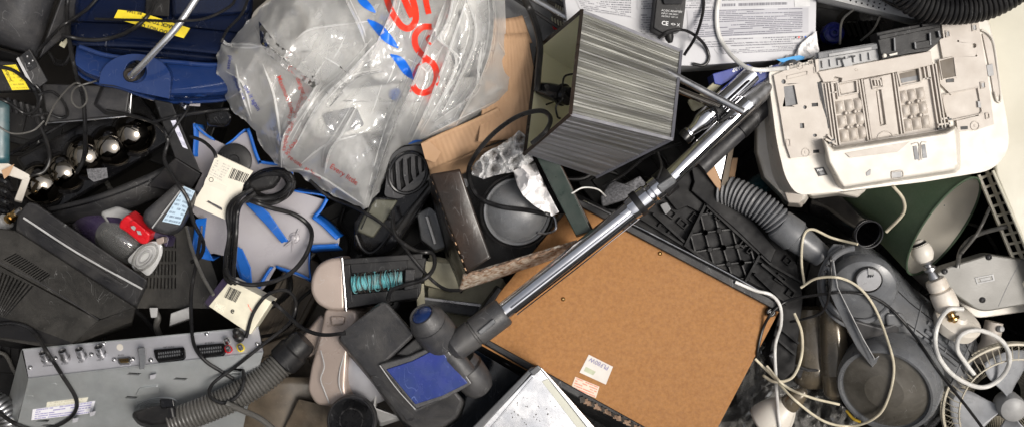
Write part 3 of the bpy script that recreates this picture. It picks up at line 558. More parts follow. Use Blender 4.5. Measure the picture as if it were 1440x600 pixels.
for i, (a, b) in enumerate(strips):
    A, B = P(*a, 80), P(*b, 80); d = (B-A); L_ = d.length; d.normalize(); nn = Vector((-d.y, d.x, 0)); wob = 1.5+(i*7 % 4)*.9; lean = nn*(4 if i % 2 else -3)
    f_ = lambda u, v: A+d*(u*L_)+Vector((0, 0, -30+30*v))+lean*(v-1)*1.6+nn*math.sin(u*5+i)*.8
    s_ = obj('edging_strip', patch(f_, 10, 3), M['blue_edge'], r, solid=1.2, soff=0)
    obj('flange', patch(lambda u, v: A+d*(u*L_)+nn*(v*wob*(1 if i % 3 else -1))+Vector((0, 0, .8))+nn*math.sin(u*5+i)*.8, 10, 2), M['blue_edge'], s_, solid=.9, soff=0)
obj('broad_strip', plate([(345, 286), (360, 284), (378, 300), (404, 338), (396, 342), (372, 314)], Plane((345, 286, 92), (404, 338, 84), (378, 300, 94)), -2, 0), M['blue_edge'], r, bevel=.8)
obj('broad_strip', plate([(333, 346), (340, 350), (352, 376), (356, 424), (346, 412), (332, 362)], Plane((333, 346, 92), (356, 424, 90), (352, 376, 96)), -2, 0), M['blue_edge'], r, bevel=.8)
obj('broad_strip', plate([(275, 308), (290, 306), (286, 340), (300, 366), (276, 362), (272, 350)], Plane((275, 308, 88), (300, 366, 86), (290, 306, 92)), -2, 0, holes=[[(279, 318), (285, 317), (283, 344), (277, 346)]]), M['blue_edge'], r, bevel=.6)
obj('hub', lathe(P(414, 334, 70), (0, 0, 1), [(0, 8), (2, 7), (3, 4), (6, 3.6), (7, 2)], 20), M['lilac'], r)
obj('crease', tube([(400, 346, 73), (414, 334, 74), (420, 322, 73)], 1.2, 6), M['lilac'], r); obj('crease', tube([(414, 334, 74), (412, 342, 72), (410, 354, 71)], 1, 6), M['lilac'], r)
obj('pen_holder', hexa([(287, 158, 100), (318, 150, 108), (328, 166, 108), (318, 178, 104), (292, 176, 100)], [(287, 158, 84), (318, 150, 86), (328, 166, 86), (320, 182, 84), (292, 180, 84)]), M['black_gloss'], label='small glossy black pod between the blue vacuum and the lilac star panel', cat='pod', bevel=5, seg=3)
obj('metal_plug', lathe(P(262, 153, 96), (-.2, .3, 1), [(0, 5), (8, 5), (9, 3), (14, 3)], 14), M['steel'], label='small steel plug beside a pale slip under the blue vacuum', cat='plug')
obj('paper_slip', plate([(268, 143), (282, 143), (281, 150), (266, 149)], 84, -1, 0), M['lilac'], label='small pale lilac slip just under the blue vacuum edge', cat='paper')
obj('round_disc', lathe(P(330, 226, 76), (.1, 0, 1), [(0, 24), (5, 24), (6, 22), (6, 8), (8, 7), (8, 1)], 40), M['black'], label='flat black disc half under the white hang card', cat='disc')
def bars(c4, base, par):
    a, b_, c_, d = [Vector(p) for p in c4]; mb = Mb(); u = .04; random.seed(3)
    while u < .95:
        w_ = random.choice((.02, .035, .05)); q = [a.lerp(b_, u), a.lerp(b_, u+w_), d.lerp(c_, u+w_), d.lerp(c_, u)]; p_ = plate([tuple(v) for v in q], base, .2, .7); mb.add(p_.v, p_.f); u += w_+random.choice((.025, .04, .055))
    return obj('barcode', mb, M['ink'], par, kind='stuff')
# ---------------------------------------------------------------- hang card, barcode box
r = T('hang_card', 'cream packaging card with fine print and a hang slot', 'packaging card', (312, 262, 100))
pk = Plane((304, 218, 150), (355, 240, 146), (274, 286, 128))
obj('card', plate([(304, 217), (356, 241), (342, 260), (330, 315), (322, 311), (273, 289), (276, 278), (286, 262)], pk, -2, 0, holes=[[(290, 284), (293, 282), (312, 292), (313, 296), (309, 295)]]), mat('cream_card', (.72, .68, .58), .55, ns=20, col2=(.66, .62, .52), dust=.1, bump=.1), r)
obj('print', plate([(304, 224), (326, 234), (312, 256), (293, 246)], pk, .1, .5), printed('fine_print_cream', (.72, .68, .58), (.35, .33, .3), 7, .5, 4), r)
bars([(326, 236), (351, 246), (345, 258), (320, 250)], pk, r)
obj('print', plate([(290, 250), (320, 262), (317, 270), (287, 258)], pk, .1, .5), printed('fine_print_cream_b', (.72, .68, .58), (.45, .43, .4), 3, .3, 4), r)
obj('print_ring', sweep([pk.at(*p, .7) for p in ell(297, 253, 3, 3, 0, 14)]+[pk.at(300, 253, .7)], .35, 4), M['ink'], r)
r = T('barcode_box', 'small cream and purple product box with a barcode above the receiver', 'box', (338, 432, 100))
pb = Plane((318, 393, 150), (380, 425, 150), (294, 430, 146))
obj('box_body', plate([(324, 393), (382, 424), (352, 470), (293, 430)], pb, -26, 0), mat('cream_box_card', (.70, .66, .52), .45, ns=20, dust=.1), r, bevel=1)
obj('side_face', hexa([(314, 390, 149), (324, 393, 150), (293, 431, 147), (288, 424, 140)], [(312, 392, 124), (322, 396, 124), (292, 434, 124), (286, 427, 124)]), M['purple'], r, bevel=.6)
bars([(322, 402), (340, 410), (332, 425), (314, 417)], pb, r)
obj('print', plate([(304, 424), (318, 430), (314, 440), (300, 434)], pb, .1, .6), printed('fine_print_b', (.70, .66, .52), (.4, .38, .32), 5, .5, 3), r)
text('e', pb, 323, 438, 30, 12, M['ink'], r, h=.8, bold=.2); text('~~~', pb, 346, 428, 60, 9, M['red_ink'], r, h=.8)
# ---------------------------------------------------------------- silver receiver
r = T('disc_recorder', 'silver metal disc recorder lying with its connector panel and base plate up', 'disc recorder', (190, 540, 0))
rear = Plane((32, 491, 134), (366, 459, 134), (40, 531, 160))
base = Plane((40, 532, 160), (369, 495, 160), (22, 610, 120))
obj('rear_panel', plate([(32, 491), (363, 459), (370, 494), (40, 532)], rear, -3, 0), M['galv_light'], r, bevel=.8)
obj('rear_flange', line([(32, 491), (200, 475), (364, 459)], rear, 1, 2.4), M['galv'], r)
obj('base_flange', line([(40, 532), (200, 513.5), (370, 495)], rear, 1, 2.6), M['galv'], r)
bh = []
for x, y in ((188, 525), (252, 531), (182, 558), (330, 519), (333, 516)): pass
bh = [[(178, 526), (182, 523), (199, 524), (194, 527)], [(243, 533), (247, 530), (264, 531), (260, 534)], [(175, 559), (179, 556), (194, 557), (190, 560)], [(324, 521), (329, 517), (342, 518), (338, 523)], [(322, 526), (327, 524), (340, 524), (336, 527)], [(50, 592), (54, 590), (70, 589), (66, 593)], [(57, 598), (62, 596), (76, 596), (74, 600)]]
obj('base_plate', plate([(40, 533), (370, 496), (346, 580), (330, 660), (8, 660)], base, -3, 0, holes=bh), M['galv'], r)
obj('inner_shade', plate([(44, 536), (366, 500), (340, 590), (325, 655), (16, 655)], base, -40, -8), M['black_deep'], r)  # black slab behind the base holes stands in for inner shade
obj('side_panel', hexa([(30, 491, 132), (40, 533, 158), (6, 660, 95), (-6, 640, 60), (12, 560, 70)], [(30, 491, 40), (40, 533, 40), (10, 660, 40), (-6, 640, 40), (12, 560, 40)]), M['galv'], r)
obj('end_panel', hexa([(364, 459, 133), (371, 494, 159), (346, 582, 110), (340, 560, 60), (362, 490, 60)], [(362, 459, 40), (366, 494, 40), (342, 582, 40), (338, 560, 40), (358, 490, 40)]), M['galv'], r)
for x, y in ((66, 503), (93, 500.5), (116.5, 498), (143.5, 494.5)):
    q = obj('aerial_socket', lathe(rear.at(x, y+4, 0), rear.n+Vector((0, .35, 0)), [(0, 6.5), (4, 6.5), (4, 5.6), (15, 5.6), (15.5, 4.6), (13, 4)], 18), M['steel'], r)
    obj('socket_core', lathe(rear.at(x, y+4, 0)+(rear.n+Vector((0, .35, 0))).normalized()*12, rear.n+Vector((0, .35, 0)), [(0, 3.6), (1.6, 3.6), (2, .5)], 12), M['ink'], q)
for x, y in ((78.5, 504), (129, 498.5), (212.5, 506.5), (43, 517), (146, 483), (291, 469.5), (362, 484), (161, 505.5), (187, 505)): screw(x, y, rear, 3.2, M['steel'], r)
vga = obj('serial_port', plate(rp([(164, 502.5), (184, 501), (182, 510), (167, 511)], 2), rear, 0, 4), M['steel'], r, bevel=.6)
obj('port_face', plate(rp([(167, 504), (181, 503), (180, 508.5), (169, 509)], 1.5), rear, 4, 4.8), M['brass'], vga)
for i in range(5): obj('pin_hole', lathe(rear.at(169.5+i*2.5, 506.6-i*.2, 4.6), rear.n, [(0, .6), (.6, .6)], 6), M['ink'], vga)
obj('cable_clip', hexa([(193, 489, 160), (203, 487, 160), (205, 505, 172), (204, 517, 172), (196, 519, 172), (196, 506, 170)], [(193, 489, 140), (203, 487, 140), (205, 505, 152), (204, 517, 158), (196, 519, 158), (196, 506, 152)]), M['midgrey'], r, bevel=1.5)
for k, (x0, x1, yy, dy) in enumerate(((216, 259, 499, -3.6), (274, 315, 493, -3.2))):
    sc = obj('scart_socket', plate(rp([(x0, yy-8), (x1, yy-8+dy), (x1+1, yy+4+dy), (x1-3, yy+8+dy), (x0+6, yy+9), (x0+2, yy+3)], 2), rear, 0, 5, holes=[rp([(x0+4, yy-5.5), (x1-2, yy-5.5+dy), (x1-2, yy+2+dy), (x1-5, yy+5+dy), (x0+8, yy+6), (x0+4, yy+2)], 1)]), M['black_gloss'], r)
    obj('socket_floor', plate([(x0+3, yy-6), (x1-1, yy-6+dy), (x1-4, yy+5+dy), (x0+7, yy+6)], rear, .5, 1), M['ink'], sc)
    for i in range(10):
        for j in range(2): obj('contact', bar(rear.at(x0+8+i*3.2, yy-3+j*5+dy*i/10, 1), rear.at(x0+8+i*3.2, yy-1+j*5+dy*i/10, 1), 1.3, 4), M['midgrey'], sc)
    text('AV EURO' if k else 'EXT EURO', rear, x0+14, yy-10, -5, 3.2, M['ink'], r, h=.4)
for x, t_ in ((60, 'ANTENNA'), (86, 'RF OUT'), (110, 'RF IN'), (136, 'LINE IN')): text(t_, rear, x, 515-(x-60)*.11, -5, 3, M['ink'], r, h=.4)
text('RS-232', rear, 166, 500, -5, 3, M['ink'], r, h=.4)
obj('round_sticker', plate(ell(168.5, 487.5, 4.6), rear, 0, .5), M['white'], r)
for x, y, m_ in ((320, 479, 'ltgrey'), (322, 490, 'red'), (339, 488, 'yellow_plain')):
    q = obj('phono_socket', lathe(rear.at(x, y+1.5, 0), rear.n, [(0, 5.4), (2.5, 5.4), (2.5, 4.6), (6, 4.6)], 18), M[m_], r)
    obj('phono_barrel', lathe(rear.at(x, y+1.5, 5), rear.n, [(0, 3.4), (6, 3.4), (6, 2.4), (3, 2)], 16), M['steel'], q)
obj('adapter_plug', lathe(rear.at(338, 476, 0), rear.n, [(0, 6), (4, 8), (10, 8), (12, 6), (20, 5), (22, 3)], 20), M['black'], r)
lab = obj('service_label', plate([(46, 575), (134, 563), (129, 580), (44, 590)], base, 0, .6), printed('service_label_print', (.68, .68, .72), (.22, .2, .42), 5, .6, 9), r)
obj('service_label', plate([(66, 565), (124, 558), (122, 564), (65, 572)], base, 0, .9), printed('small_label_print', (.62, .6, .5), (.4, .38, .3), 2, .5, 6), r)
for x, y in ((42, 558), (75, 541)): obj('embossed_dimple', plate(ell(x, y, 5, 2.5, -10), base, 0, 1), M['galv'], r, bevel=.5)
for x, y in ((215, 530), (130, 582), (106, 591)): obj('lanced_tab', hexa([(x-4, y-3, 164), (x+5, y-5, 164), (x+3, y+1, 162), (x-4, y+3, 162)], [(x-4, y-3, 140), (x+5, y-5, 140), (x+3, y+1, 130), (x-4, y+3, 130)]), M['galv_light'], r)
obj('raised_pad', plate(rp([(196, 545), (222, 542), (224, 552), (190, 556)], 3), base, 0, 2.5), M['galv'], r, bevel=1)
for i in range(4): obj('vent_ring', sweep([base.at(x, y, 1) for x, y in ell(220, 570, 30-i*6, 11-i*2, -8, 30, 180, 360)], .9, 5), M['galv'], r)
# white junction bits above the receiver
obj('plug_block', hexa([(240, 440, 84), (268, 430, 84), (270, 446, 82), (238, 458, 82)], [(240, 440, 50), (268, 430, 50), (270, 448, 50), (238, 460, 50)]), M['ltgrey'], label='small white slotted block behind the receiver panel', cat='block', bevel=1.5)
obj('grey_elbow', tube([(216, 434, 70), (222, 446, 74), (220, 458, 70), (224, 470, 60)], 4.5, 10), M['cable_grey'], label='bent grey pipe end behind the receiver panel', cat='pipe')
r = T('small_bracket', 'small grey bracket in the dark above the receiver', 'bracket', (216, 438, 50)); obj('plate', hexa([(210, 432, 80), (222, 432, 80), (221, 446, 78), (212, 446, 78)], [(210, 432, 60), (222, 432, 60), (221, 446, 60), (212, 446, 60)]), M['ltgrey'], r, bevel=1)
# ---------------------------------------------------------------- lower-left hose
r = T('vacuum_hose', 'grey ribbed vacuum hose with black end cuffs crossing the lower left', 'hose', (320, 550, 60))
obj('ribbed_tube', hose([(240, 594, 170), (272, 582, 168), (320, 562, 160), (365, 536, 150), (396, 510, 140), (410, 496, 136)], 20, 4.4, .13), M['cable_grey'], r)
pz = P(396, 510, 138); ax = (P(432, 474, 136)-P(396, 510, 138)).normalized()
obj('cuff', lathe(pz, ax, [(0, 20), (3, 23), (22, 23), (24, 20.5), (36, 20), (42, 17)], 30), M['black'], r)
obj('nozzle_end', hexa([(183, 578, 176), (215, 570, 190), (246, 566, 186), (250, 592, 186), (214, 596, 186), (192, 590, 176)], [(183, 580, 150), (215, 570, 150), (246, 566, 150), (250, 600, 150), (214, 604, 150), (192, 598, 150)]), M['black'], r, bevel=7, seg=4)
obj('latch', hexa([(224, 560, 194), (244, 560, 196), (246, 572, 196), (226, 574, 194)], [(224, 560, 180), (244, 560, 180), (246, 572, 180), (226, 574, 180)]), M['black_gloss'], r, bevel=2)
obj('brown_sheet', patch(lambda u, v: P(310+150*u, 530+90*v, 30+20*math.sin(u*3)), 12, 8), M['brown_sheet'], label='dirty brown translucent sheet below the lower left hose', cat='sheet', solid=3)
M['softgrey'] = mat('soft_grey_plastic', (.50, .50, .50), .5, ns=10, col2=(.40, .40, .40), dust=.1)
# ================================================================ middle of the heap
# ---------------------------------------------------------------- clear carrier bag with white routers inside
def router(px, z, th, nm, lb, dots=(), slots_=None, m='router', r_=12):
    t = T(nm, lb, 'router', (px[0][0], px[0][1], z-th))
    obj('shell', plate(rp(px, r_), z, -th, 0), M[m], t, bevel=5, seg=3)
    q = Vector((sum(p[0] for p in px)/len(px), sum(p[1] for p in px)/len(px)))
    obj('top_panel', plate(rp([(q.x+(p[0]-q.x)*.9, q.y+(p[1]-q.y)*.9) for p in px], r_*.8), z, -1, 1.6, holes=[ell(x, y, a) for x, y, a in dots]), M[m], t, bevel=.8)
    for s in slots_ or []: obj('vent_slot', plate(s, z, 1.4, 2.2), M['ltgrey'], t)
    return t
router([(392, 44), (404, -30), (532, -30), (520, 60), (500, 118), (430, 112), (402, 84)], 140, 60, 'router', 'white router in the left of the bag with a small dark screen', [(440, 68, 4.5)])
rr = T('display_unit', 'white tapered unit with a small dark window inside the top left of the clear bag', 'display unit', (405, 30, 120))
pd = Plane((384, 14, 140), (416, 8, 152), (400, 56, 146))
obj('shell', plate(rp([(383, 14), (415, 6), (426, 26), (422, 42), (412, 56), (392, 54)], 4), pd, -22, 0), M['white'], rr, bevel=2); obj('screen', plate([(387, 15), (414, 9), (417, 22), (391, 26)], pd, 0, .8), M['grey'], rr); obj('button', lathe(pd.at(397, 33, 0), pd.n, [(0, 1.6), (.8, 1.4)], 10), M['ink'], rr)
router([(536, -30), (700, -30), (704, 70), (640, 112), (520, 112), (516, 40)], 158, 64, 'router', 'white router in the right of the bag with round dark holes', [(647, 18, 3.2), (625, 14, 1.6), (666, 86, 3), (649, 110, 1.5), (636, 84, 1.2)])
router([(424, 132), (600, 112), (690, 106), (676, 150), (600, 176), (440, 196)], 142, 50, 'router', 'white router lying across the lower part of the bag', [(524, 141, 1.6), (470, 160, 2)])
rr = T('grey_tray', 'dull grey plastic tray seen through the lower bag', 'tray', (440, 220, 60)); obj('tray', plate(rp([(380, 150), (500, 170), (530, 230), (505, 268), (440, 250), (388, 205)], 10), 112, -30, 0), M['softgrey'], rr, bevel=3)
obj('disc', lathe(P(428, 196, 113), (0, 0, 1), [(0, 14), (3, 13), (4, 9), (3, 4)], 26), M['white'], rr)
rr = T('added_white_cover', 'added thin white cover lightening the left lobe of the bag', 'cover', (350, 100, 60)); obj('cover', plate(rp([(352, 70), (420, 90), (424, 150), (380, 190), (345, 140)], 14), 104, -18, 0), M['white'], rr, bevel=4)  # added content that brightens the left part of the bag
rr = T('added_white_tray', 'added broad white tray under the routers, lightening gaps in the clear bag', 'tray', (520, 100, 50)); obj('tray', plate(rp([(350, 20), (420, -40), (700, -40), (704, 110), (640, 160), (540, 190), (440, 190), (370, 130)], 14), 92, -20, 0), M['white'], rr, bevel=4); obj('tray_well', plate(rp([(380, 30), (430, -20), (680, -20), (680, 100), (620, 140), (460, 160), (400, 110)], 12), 92, 0, 3), M['softgrey'], rr, bevel=2)  # added to brighten the dark gaps between the bag's contents
obj('blue_badge', lathe(P(556, 133, 146), (0, 0, 1), [(0, 9), (3, 8), (4, 5)], 20), M['blue_ink'], label='small round blue badge glowing through the lower bag', cat='badge')
rr = T('grey_adapter', 'grey adapter block inside the middle of the clear bag', 'adapter', (470, 175, 110)); obj('block', plate(rp([(452, 160), (500, 150), (512, 176), (466, 192)], 5), 150, -24, 0), M['grey'], rr, bevel=3); obj('block_face', plate(rp([(460, 164), (494, 157), (502, 173), (470, 184)], 3), 150, 0, 2), M['midgrey'], rr, bevel=1)
obj('foam_wedge', plate(rp([(620, 150), (700, 112), (706, 128), (650, 170), (600, 186)], 5), 136, -14, 0), M['ltgrey'], label='grey wedge at the bottom right inside the clear bag', cat='wedge', bevel=2)
bagp = [(398, -40), (383, 0), (366, 12), (347, 32), (330, 52), (322, 66), (311, 62), (305, 80), (305, 102), (312, 122), (317, 140), (330, 160), (345, 168), (358, 186), (372, 212), (388, 230), (406, 240), (424, 247), (446, 261), (470, 275), (492, 285), (513, 295), (520, 288), (532, 268), (546, 244), (556, 218), (564, 206), (592, 203), (606, 196), (640, 186), (672, 166), (700, 150), (724, 132), (722, 108), (714, 84), (711, 40), (709, -40)]
cr = [([(311, 62), (350, 62), (376, 68)], 9, 5), ([(366, 40), (380, 66), (410, 92), (442, 116)], 20, 5.5), ([(384, 62), (420, 84), (452, 122)], -7, 4), ([(368, 90), (385, 140), (398, 232)], 7, 6), ([(446, 118), (424, 152), (398, 192), (394, 236)], 18, 7), ([(434, 112), (404, 150), (386, 205)], -8, 5), ([(530, 58), (490, 102), (450, 142), (412, 208)], 17, 6), ([(500, 150), (478, 190), (462, 214), (455, 244)], 13, 4.5), ([(610, 40), (578, 122), (548, 190), (516, 292)], 24, 5), ([(596, 60), (560, 122), (530, 196)], -9, 6), ([(640, -30), (628, 30), (604, 66)], 14, 5), ([(662, -20), (634, 60), (600, 150), (576, 200)], 13, 6), ([(690, -30), (694, 40), (680, 100), (640, 176)], 20, 7), ([(676, 60), (672, 90), (664, 130), (610, 172)], 12, 4), ([(560, -30), (548, 20), (520, 80)], 12, 5), ([(475, -20), (500, 30), (512, 62)], 9, 6), ([(330, 90), (338, 130), (352, 170)], 8, 5), ([(316, 100), (340, 118), (352, 160)], 6, 4), ([(420, 232), (455, 205), (500, 190)], 6, 8), ([(700, 60), (716, 90), (720, 126)], 8, 4), ([(590, 196), (630, 176), (700, 140)], 7, 4), ([(400, 238), (440, 244), (510, 288)], 7, 4), ([(414, 56), (440, 40), (520, 30)], 7, 7), ([(540, 100), (500, 110), (462, 150)], 10, 5), ([(655, 0), (668, 44), (652, 96), (620, 160)], 11, 4), ([(625, 0), (612, 50), (640, 90), (590, 190)], 9, 4)]
segs = []
for pts, a, w_ in cr:
    c_ = cat([Vector(p) for p in pts], 4); k = len(c_)-1
    for i in range(k): segs.append((c_[i].x, c_[i].y, c_[i+1].x, c_[i+1].y, a*math.sin(math.pi*(i+.9)/(k+1))**.5, w_))
bsg = [(bagp[i][0], bagp[i][1], bagp[(i+1) % len(bagp)][0], bagp[(i+1) % len(bagp)][1]) for i in range(len(bagp))]
def sdist(x, y, x0, y0, x1, y1):
    dx, dy = x1-x0, y1-y0; t = max(0, min(1, ((x-x0)*dx+(y-y0)*dy)/(dx*dx+dy*dy+1e-9))); return math.hypot(x-x0-t*dx, y-y0-t*dy)
_bz = {}
def bagz(x, y):
    key = (round(x, 1), round(y, 1))
    if key in _bz: return _bz[key]
    d = min(sdist(x, y, *s) for s in bsg)
    z = 134+66*(1-math.exp(-d/24))-22*max(0, min(1, (430-x)/110))-46*max(0, min(1, (y-150)/120))*max(0, min(1, (620-x)/100))
    for x0, y0, x1, y1, a, w_ in segs:
        if min(x0, x1)-22 < x < max(x0, x1)+22 and min(y0, y1)-22 < y < max(y0, y1)+22:
            q = sdist(x, y, x0, y0, x1, y1)/w_
            if q < 4:
                t = a*math.exp(-q*1.15)
                if t > 0: z += t*.95
                else: z += t*.5
    n1 = noise.noise(Vector((x*.017, y*.017+3, 0))); u = (x*.8+y*.55); v = (-x*.55+y*.83)
    z += n1*12+(1-abs(noise.noise(Vector((u*.03, v*.010, 2)))*2))*6
    g_ = max(0, noise.noise(Vector((x*.012, y*.012, 30)))+.15)
    z += (1-abs(noise.noise(Vector((x*.06, y*.03+n1*2, 7)))*2))*4.5*g_+noise.noise(Vector((x*.16, y*.12, 9)))*2.2*g_
    _bz[key] = z; return z
def tri_region(poly, step, zf, step_b=3):
    b = []
    for i in range(len(poly)):
        a, c_ = Vector(poly[i]), Vector(poly[(i+1) % len(poly)]); k = max(1, int((c_-a).length/step_b))
        b += [a.lerp(c_, j/k) for j in range(k)]
    nb = len(b); xs = [p.x for p in b]; ys = [p.y for p in b]; pts = list(b); y = min(ys); row = 0
    sg = [(b[i].x, b[i].y, b[(i+1) % nb].x, b[(i+1) % nb].y) for i in range(nb)]
    while y < max(ys):
        cx = sorted(x0+(y-y0)/(y1-y0)*(x1-x0) for x0, y0, x1, y1 in sg if (y0 > y) != (y1 > y)); row += 1
        for i in range(0, len(cx)-1, 2):
            x = cx[i]+step*.6+(step*.5 if row % 2 else 0)
            while x < cx[i+1]-step*.5: pts.append(Vector((x, y))); x += step
        y += step
    r_ = geometry.delaunay_2d_cdt(pts, [(i, (i+1) % nb) for i in range(nb)], [], 1, 1e-4)
    return Mb().add([P(p.x, p.y, zf(p.x, p.y)) for p in r_[0]], [tuple(f) for f in r_[2]])
bag = T('carrier_bag', 'crumpled clear plastic carrier bag with red letters and blue stripes, full of white routers', 'plastic bag', (520, 120, 100))
bagp = [(p.x+noise.noise(Vector((p.x*.08, p.y*.08, 5)))*3.5, p.y+noise.noise(Vector((p.x*.08, p.y*.08, 8)))*3.5) for i in range(len(bagp)) for k in range(3) for p in [Vector(bagp[i]).lerp(Vector(bagp[(i+1) % len(bagp)]), k/3)]]
obj('film', tri_region(bagp, 2.6, bagz), M['bag'], bag, smooth=60)
def bag2(x, y): return bagz(x*1.0+2, y)-14-6*noise.noise(Vector((x*.03, y*.03, 4)))
obj('inner_fold', tri_region([(312, 70), (350, 64), (380, 72), (440, 118), (400, 190), (392, 234), (350, 168), (320, 136), (308, 100)], 4, lambda x, y: bagz(x, y)-9-5*noise.noise(Vector((x*.05, y*.05, 4)))), M['fold_left'], bag, smooth=60)
obj('inner_fold', tri_region([(620, 170), (700, 120), (722, 130), (660, 168), (606, 192), (575, 200), (556, 214), (530, 262), (514, 290), (500, 280), (560, 180)], 4, lambda x, y: bagz(x, y)-8-5*noise.noise(Vector((x*.07, y*.05, 6)))), M['bag'], bag, smooth=60)
obj('gathered_fold', tri_region([(364, 30), (388, 60), (420, 84), (450, 118), (440, 124), (405, 100), (376, 76), (366, 60)], 3, lambda x, y: bagz(x, y)+4+2.5*math.sin(x*.5+y*.2)), M['fold_left'], bag, smooth=60)
obj('tied_corner', tube([(326, 64, bagz(326, 66)+2), (318, 62, bagz(322, 64)+5), (312, 56, bagz(322, 64)+10)], 2.2, 8), M['bag'], bag)
def stroke(pts, w_, m_, nm, wf=None, dz=1.6):
    c_ = cat([Vector(p) for p in pts], 8); vs_ = []; n_ = len(c_); k = 6; fs = []
    for i, p in enumerate(c_):
        t = (c_[min(i+1, n_-1)]-c_[max(i-1, 0)]).normalized(); s = Vector((-t.y, t.x)); ww = w_*(wf(i/(n_-1)) if wf else 1)
        for j in range(k+1):
            q = p+s*ww*(j/k-.5); vs_.append(P(q.x, q.y, bagz(q.x, q.y)+dz))
    for i in range(n_-1):
        for j in range(k): a = i*(k+1)+j; fs.append((a, a+1, a+k+2, a+k+1))
    return obj(nm, Mb().add(vs_, fs), m_, bag, smooth=60)
lens0 = lambda t: math.sin(math.pi*min(max(t, .02), .98))**.6
lens = lambda t: math.sin(math.pi*min(max(t, .02), .98))**.7
stroke([(607, 38), (594, 39), (584, 50), (585, 66), (596, 80), (609, 90), (614, 104), (611, 120), (600, 130), (587, 129), (579, 118)], 8.6, M['red_ink'], 'printed_letter')
stroke([(598, 86), (588, 92), (582, 104), (580, 112)], 3.5, M['red_ink'], 'printed_letter')
stroke([(541, -14), (547, 8), (556, 26), (566, 38), (576, 40), (584, 30), (584, 14), (578, -8)], 9, M['red_ink'], 'printed_letter')
stroke([(562, -16), (569, 0), (576, 16), (580, 24)], 9, M['red_ink'], 'printed_letter')
stroke([(597, -14), (599, 2), (603, 20)], 8, M['red_ink'], 'printed_letter'); stroke([(604, 50), (600, 56), (606, 63)], 3, M['red_ink'], 'printed_letter')
stroke([(500, -10), (512, 4), (528, 18)], 11, M['blue_ink'], 'printed_stripe', lens)
stroke([(517, 28), (532, 40), (545, 54), (560, 68)], 14, M['blue_ink'], 'printed_stripe', lens)
stroke([(549, 77), (562, 86), (572, 100), (581, 112)], 13, M['blue_ink'], 'printed_stripe', lens)
random.seed(5)
for i, (pts, a_, w_) in enumerate(cr):
    if a_ < 6: continue
    stroke([(x+1.5, y) for x, y in pts], 2.2+a_*.16, M['fold'], 'fold_highlight', lens0, .8)  # milky ribbons along the folds paint in white highlight streaks
    if a_ > 8: o_ = random.choice((-1, 1))*random.uniform(5, 9); stroke([(x+o_, y+o_*.4+random.uniform(-2, 2)) for x, y in pts[:-1]]+[(pts[-1][0]+o_*.3, pts[-1][1]-10)], 1.4+random.random()*1.4, M['fold'], 'fold_highlight', lens0, .8)
for i in range(16):
    x, y, a_ = random.uniform(380, 690), random.uniform(10, 190), random.choice((1.9, 2.05, 2.2, 1.7, .6))
    if x > 560 and y > 150 or y > 150 and x < 420: continue
    L_ = random.uniform(16, 44); dx, dy = math.cos(a_)*L_, math.sin(a_)*L_
    stroke([(x-dx/2, y-dy/2), (x+random.uniform(-3, 3), y+random.uniform(-3, 3)), (x+dx/2, y+dy/2)], random.uniform(1.2, 3), M['fold'], 'fold_highlight', lens0, .8)  # loose milky streaks, painted as further highlights
bd = lambda x, y: P(x, y, bagz(x, y)+1.4)
for t_, x, y, a, s_, m_ in (('To avoid danger of', 402, 76, 68, 9.5, 'red_faint'), ('Maximum load', 389, 108, 68, 9.5, 'red_faint'), ('suffocation keep', 424, 128, 108, 9, 'red_faint'), ('away from babies', 408, 150, 100, 9, 'red_faint'), ('recycle', 416, 196, 128, 9, 'red_faint'), ('Every little', 463, 236, 33, 10.5, 'red_faint'), ('re-use', 404, 222, 35, 9, 'red_faint'), ('at home', 428, 238, 35, 8, 'red_faint'), ('please', 322, 78, 98, 8, 'blue_faint'), ('re-use me', 326, 108, 66, 9, 'blue_faint'), ('use it again', 342, 122, 60, 9, 'blue_faint')):
    text(t_, 0, x, y, a, s_, M[m_], bag, name='printed_words', drape=bd, bold=.04)
stroke([(574, 203), (584, 199), (594, 198)], 3, M['blue_ink'], 'printed_stripe', lens); stroke([(612, 194), (624, 190), (634, 184)], 4, M['blue_ink'], 'printed_stripe', lens)
# ---------------------------------------------------------------- torn cardboard box
r = T('cardboard_box', 'torn open cardboard box, brown inside and black outside, holding a round black lid', 'cardboard box', (700, 270, 0))
def corr(c4, z4, nu=60, nv=6, amp=.22, waves=16, m='card', nm='flap', edge=None):
    c_ = [P(x, y, z) for (x, y), z in zip(c4, z4)]; n_ = (c_[1]-c_[0]).cross(c_[3]-c_[0]).normalized(); n_ = n_ if n_.z > 0 else -n_; b_ = bil(*c_)
    return obj(nm, patch(lambda u, v: b_(u, v)+n_*(math.sin(u*waves*2*math.pi)*amp+2.5*noise.noise(Vector((u*2, v*2, c4[0][0])))), nu, nv), M[m], r, solid=3)
corr([(694, 30), (734, 22), (748, 60), (690, 64)], [138, 140, 150, 142], waves=8)
corr([(690, 50), (741, 46), (768, 190), (672, 200)], [152, 148, 168, 164], 90, 16, waves=13)
corr([(592, 203), (700, 152), (722, 190), (604, 240)], [166, 166, 150, 140], 90, 10, waves=17)
obj('torn_lip', hexa([(592, 202, 168), (603, 198, 168), (620, 214, 166), (612, 229, 164), (598, 224, 164)], [(592, 202, 163), (603, 198, 163), (620, 214, 161), (612, 229, 159), (598, 224, 159)]), M['card'], r)
corr([(604, 236), (760, 186), (770, 200), (606, 262)], [142, 140, 96, 100], 60, 8, m='card', nm='back_wall', waves=12)
bf = [P(605, 245, 206), P(647, 238, 212), P(690, 362, 204), P(656, 384, 198)]; bb = bil(*bf)
obj('black_flap', patch(lambda u, v: bb(u, v)+Vector((0, 0, 2.5*math.sin(v*5+u)+3*math.sin(u*3))), 12, 30), M['black_card'], r, solid=3)
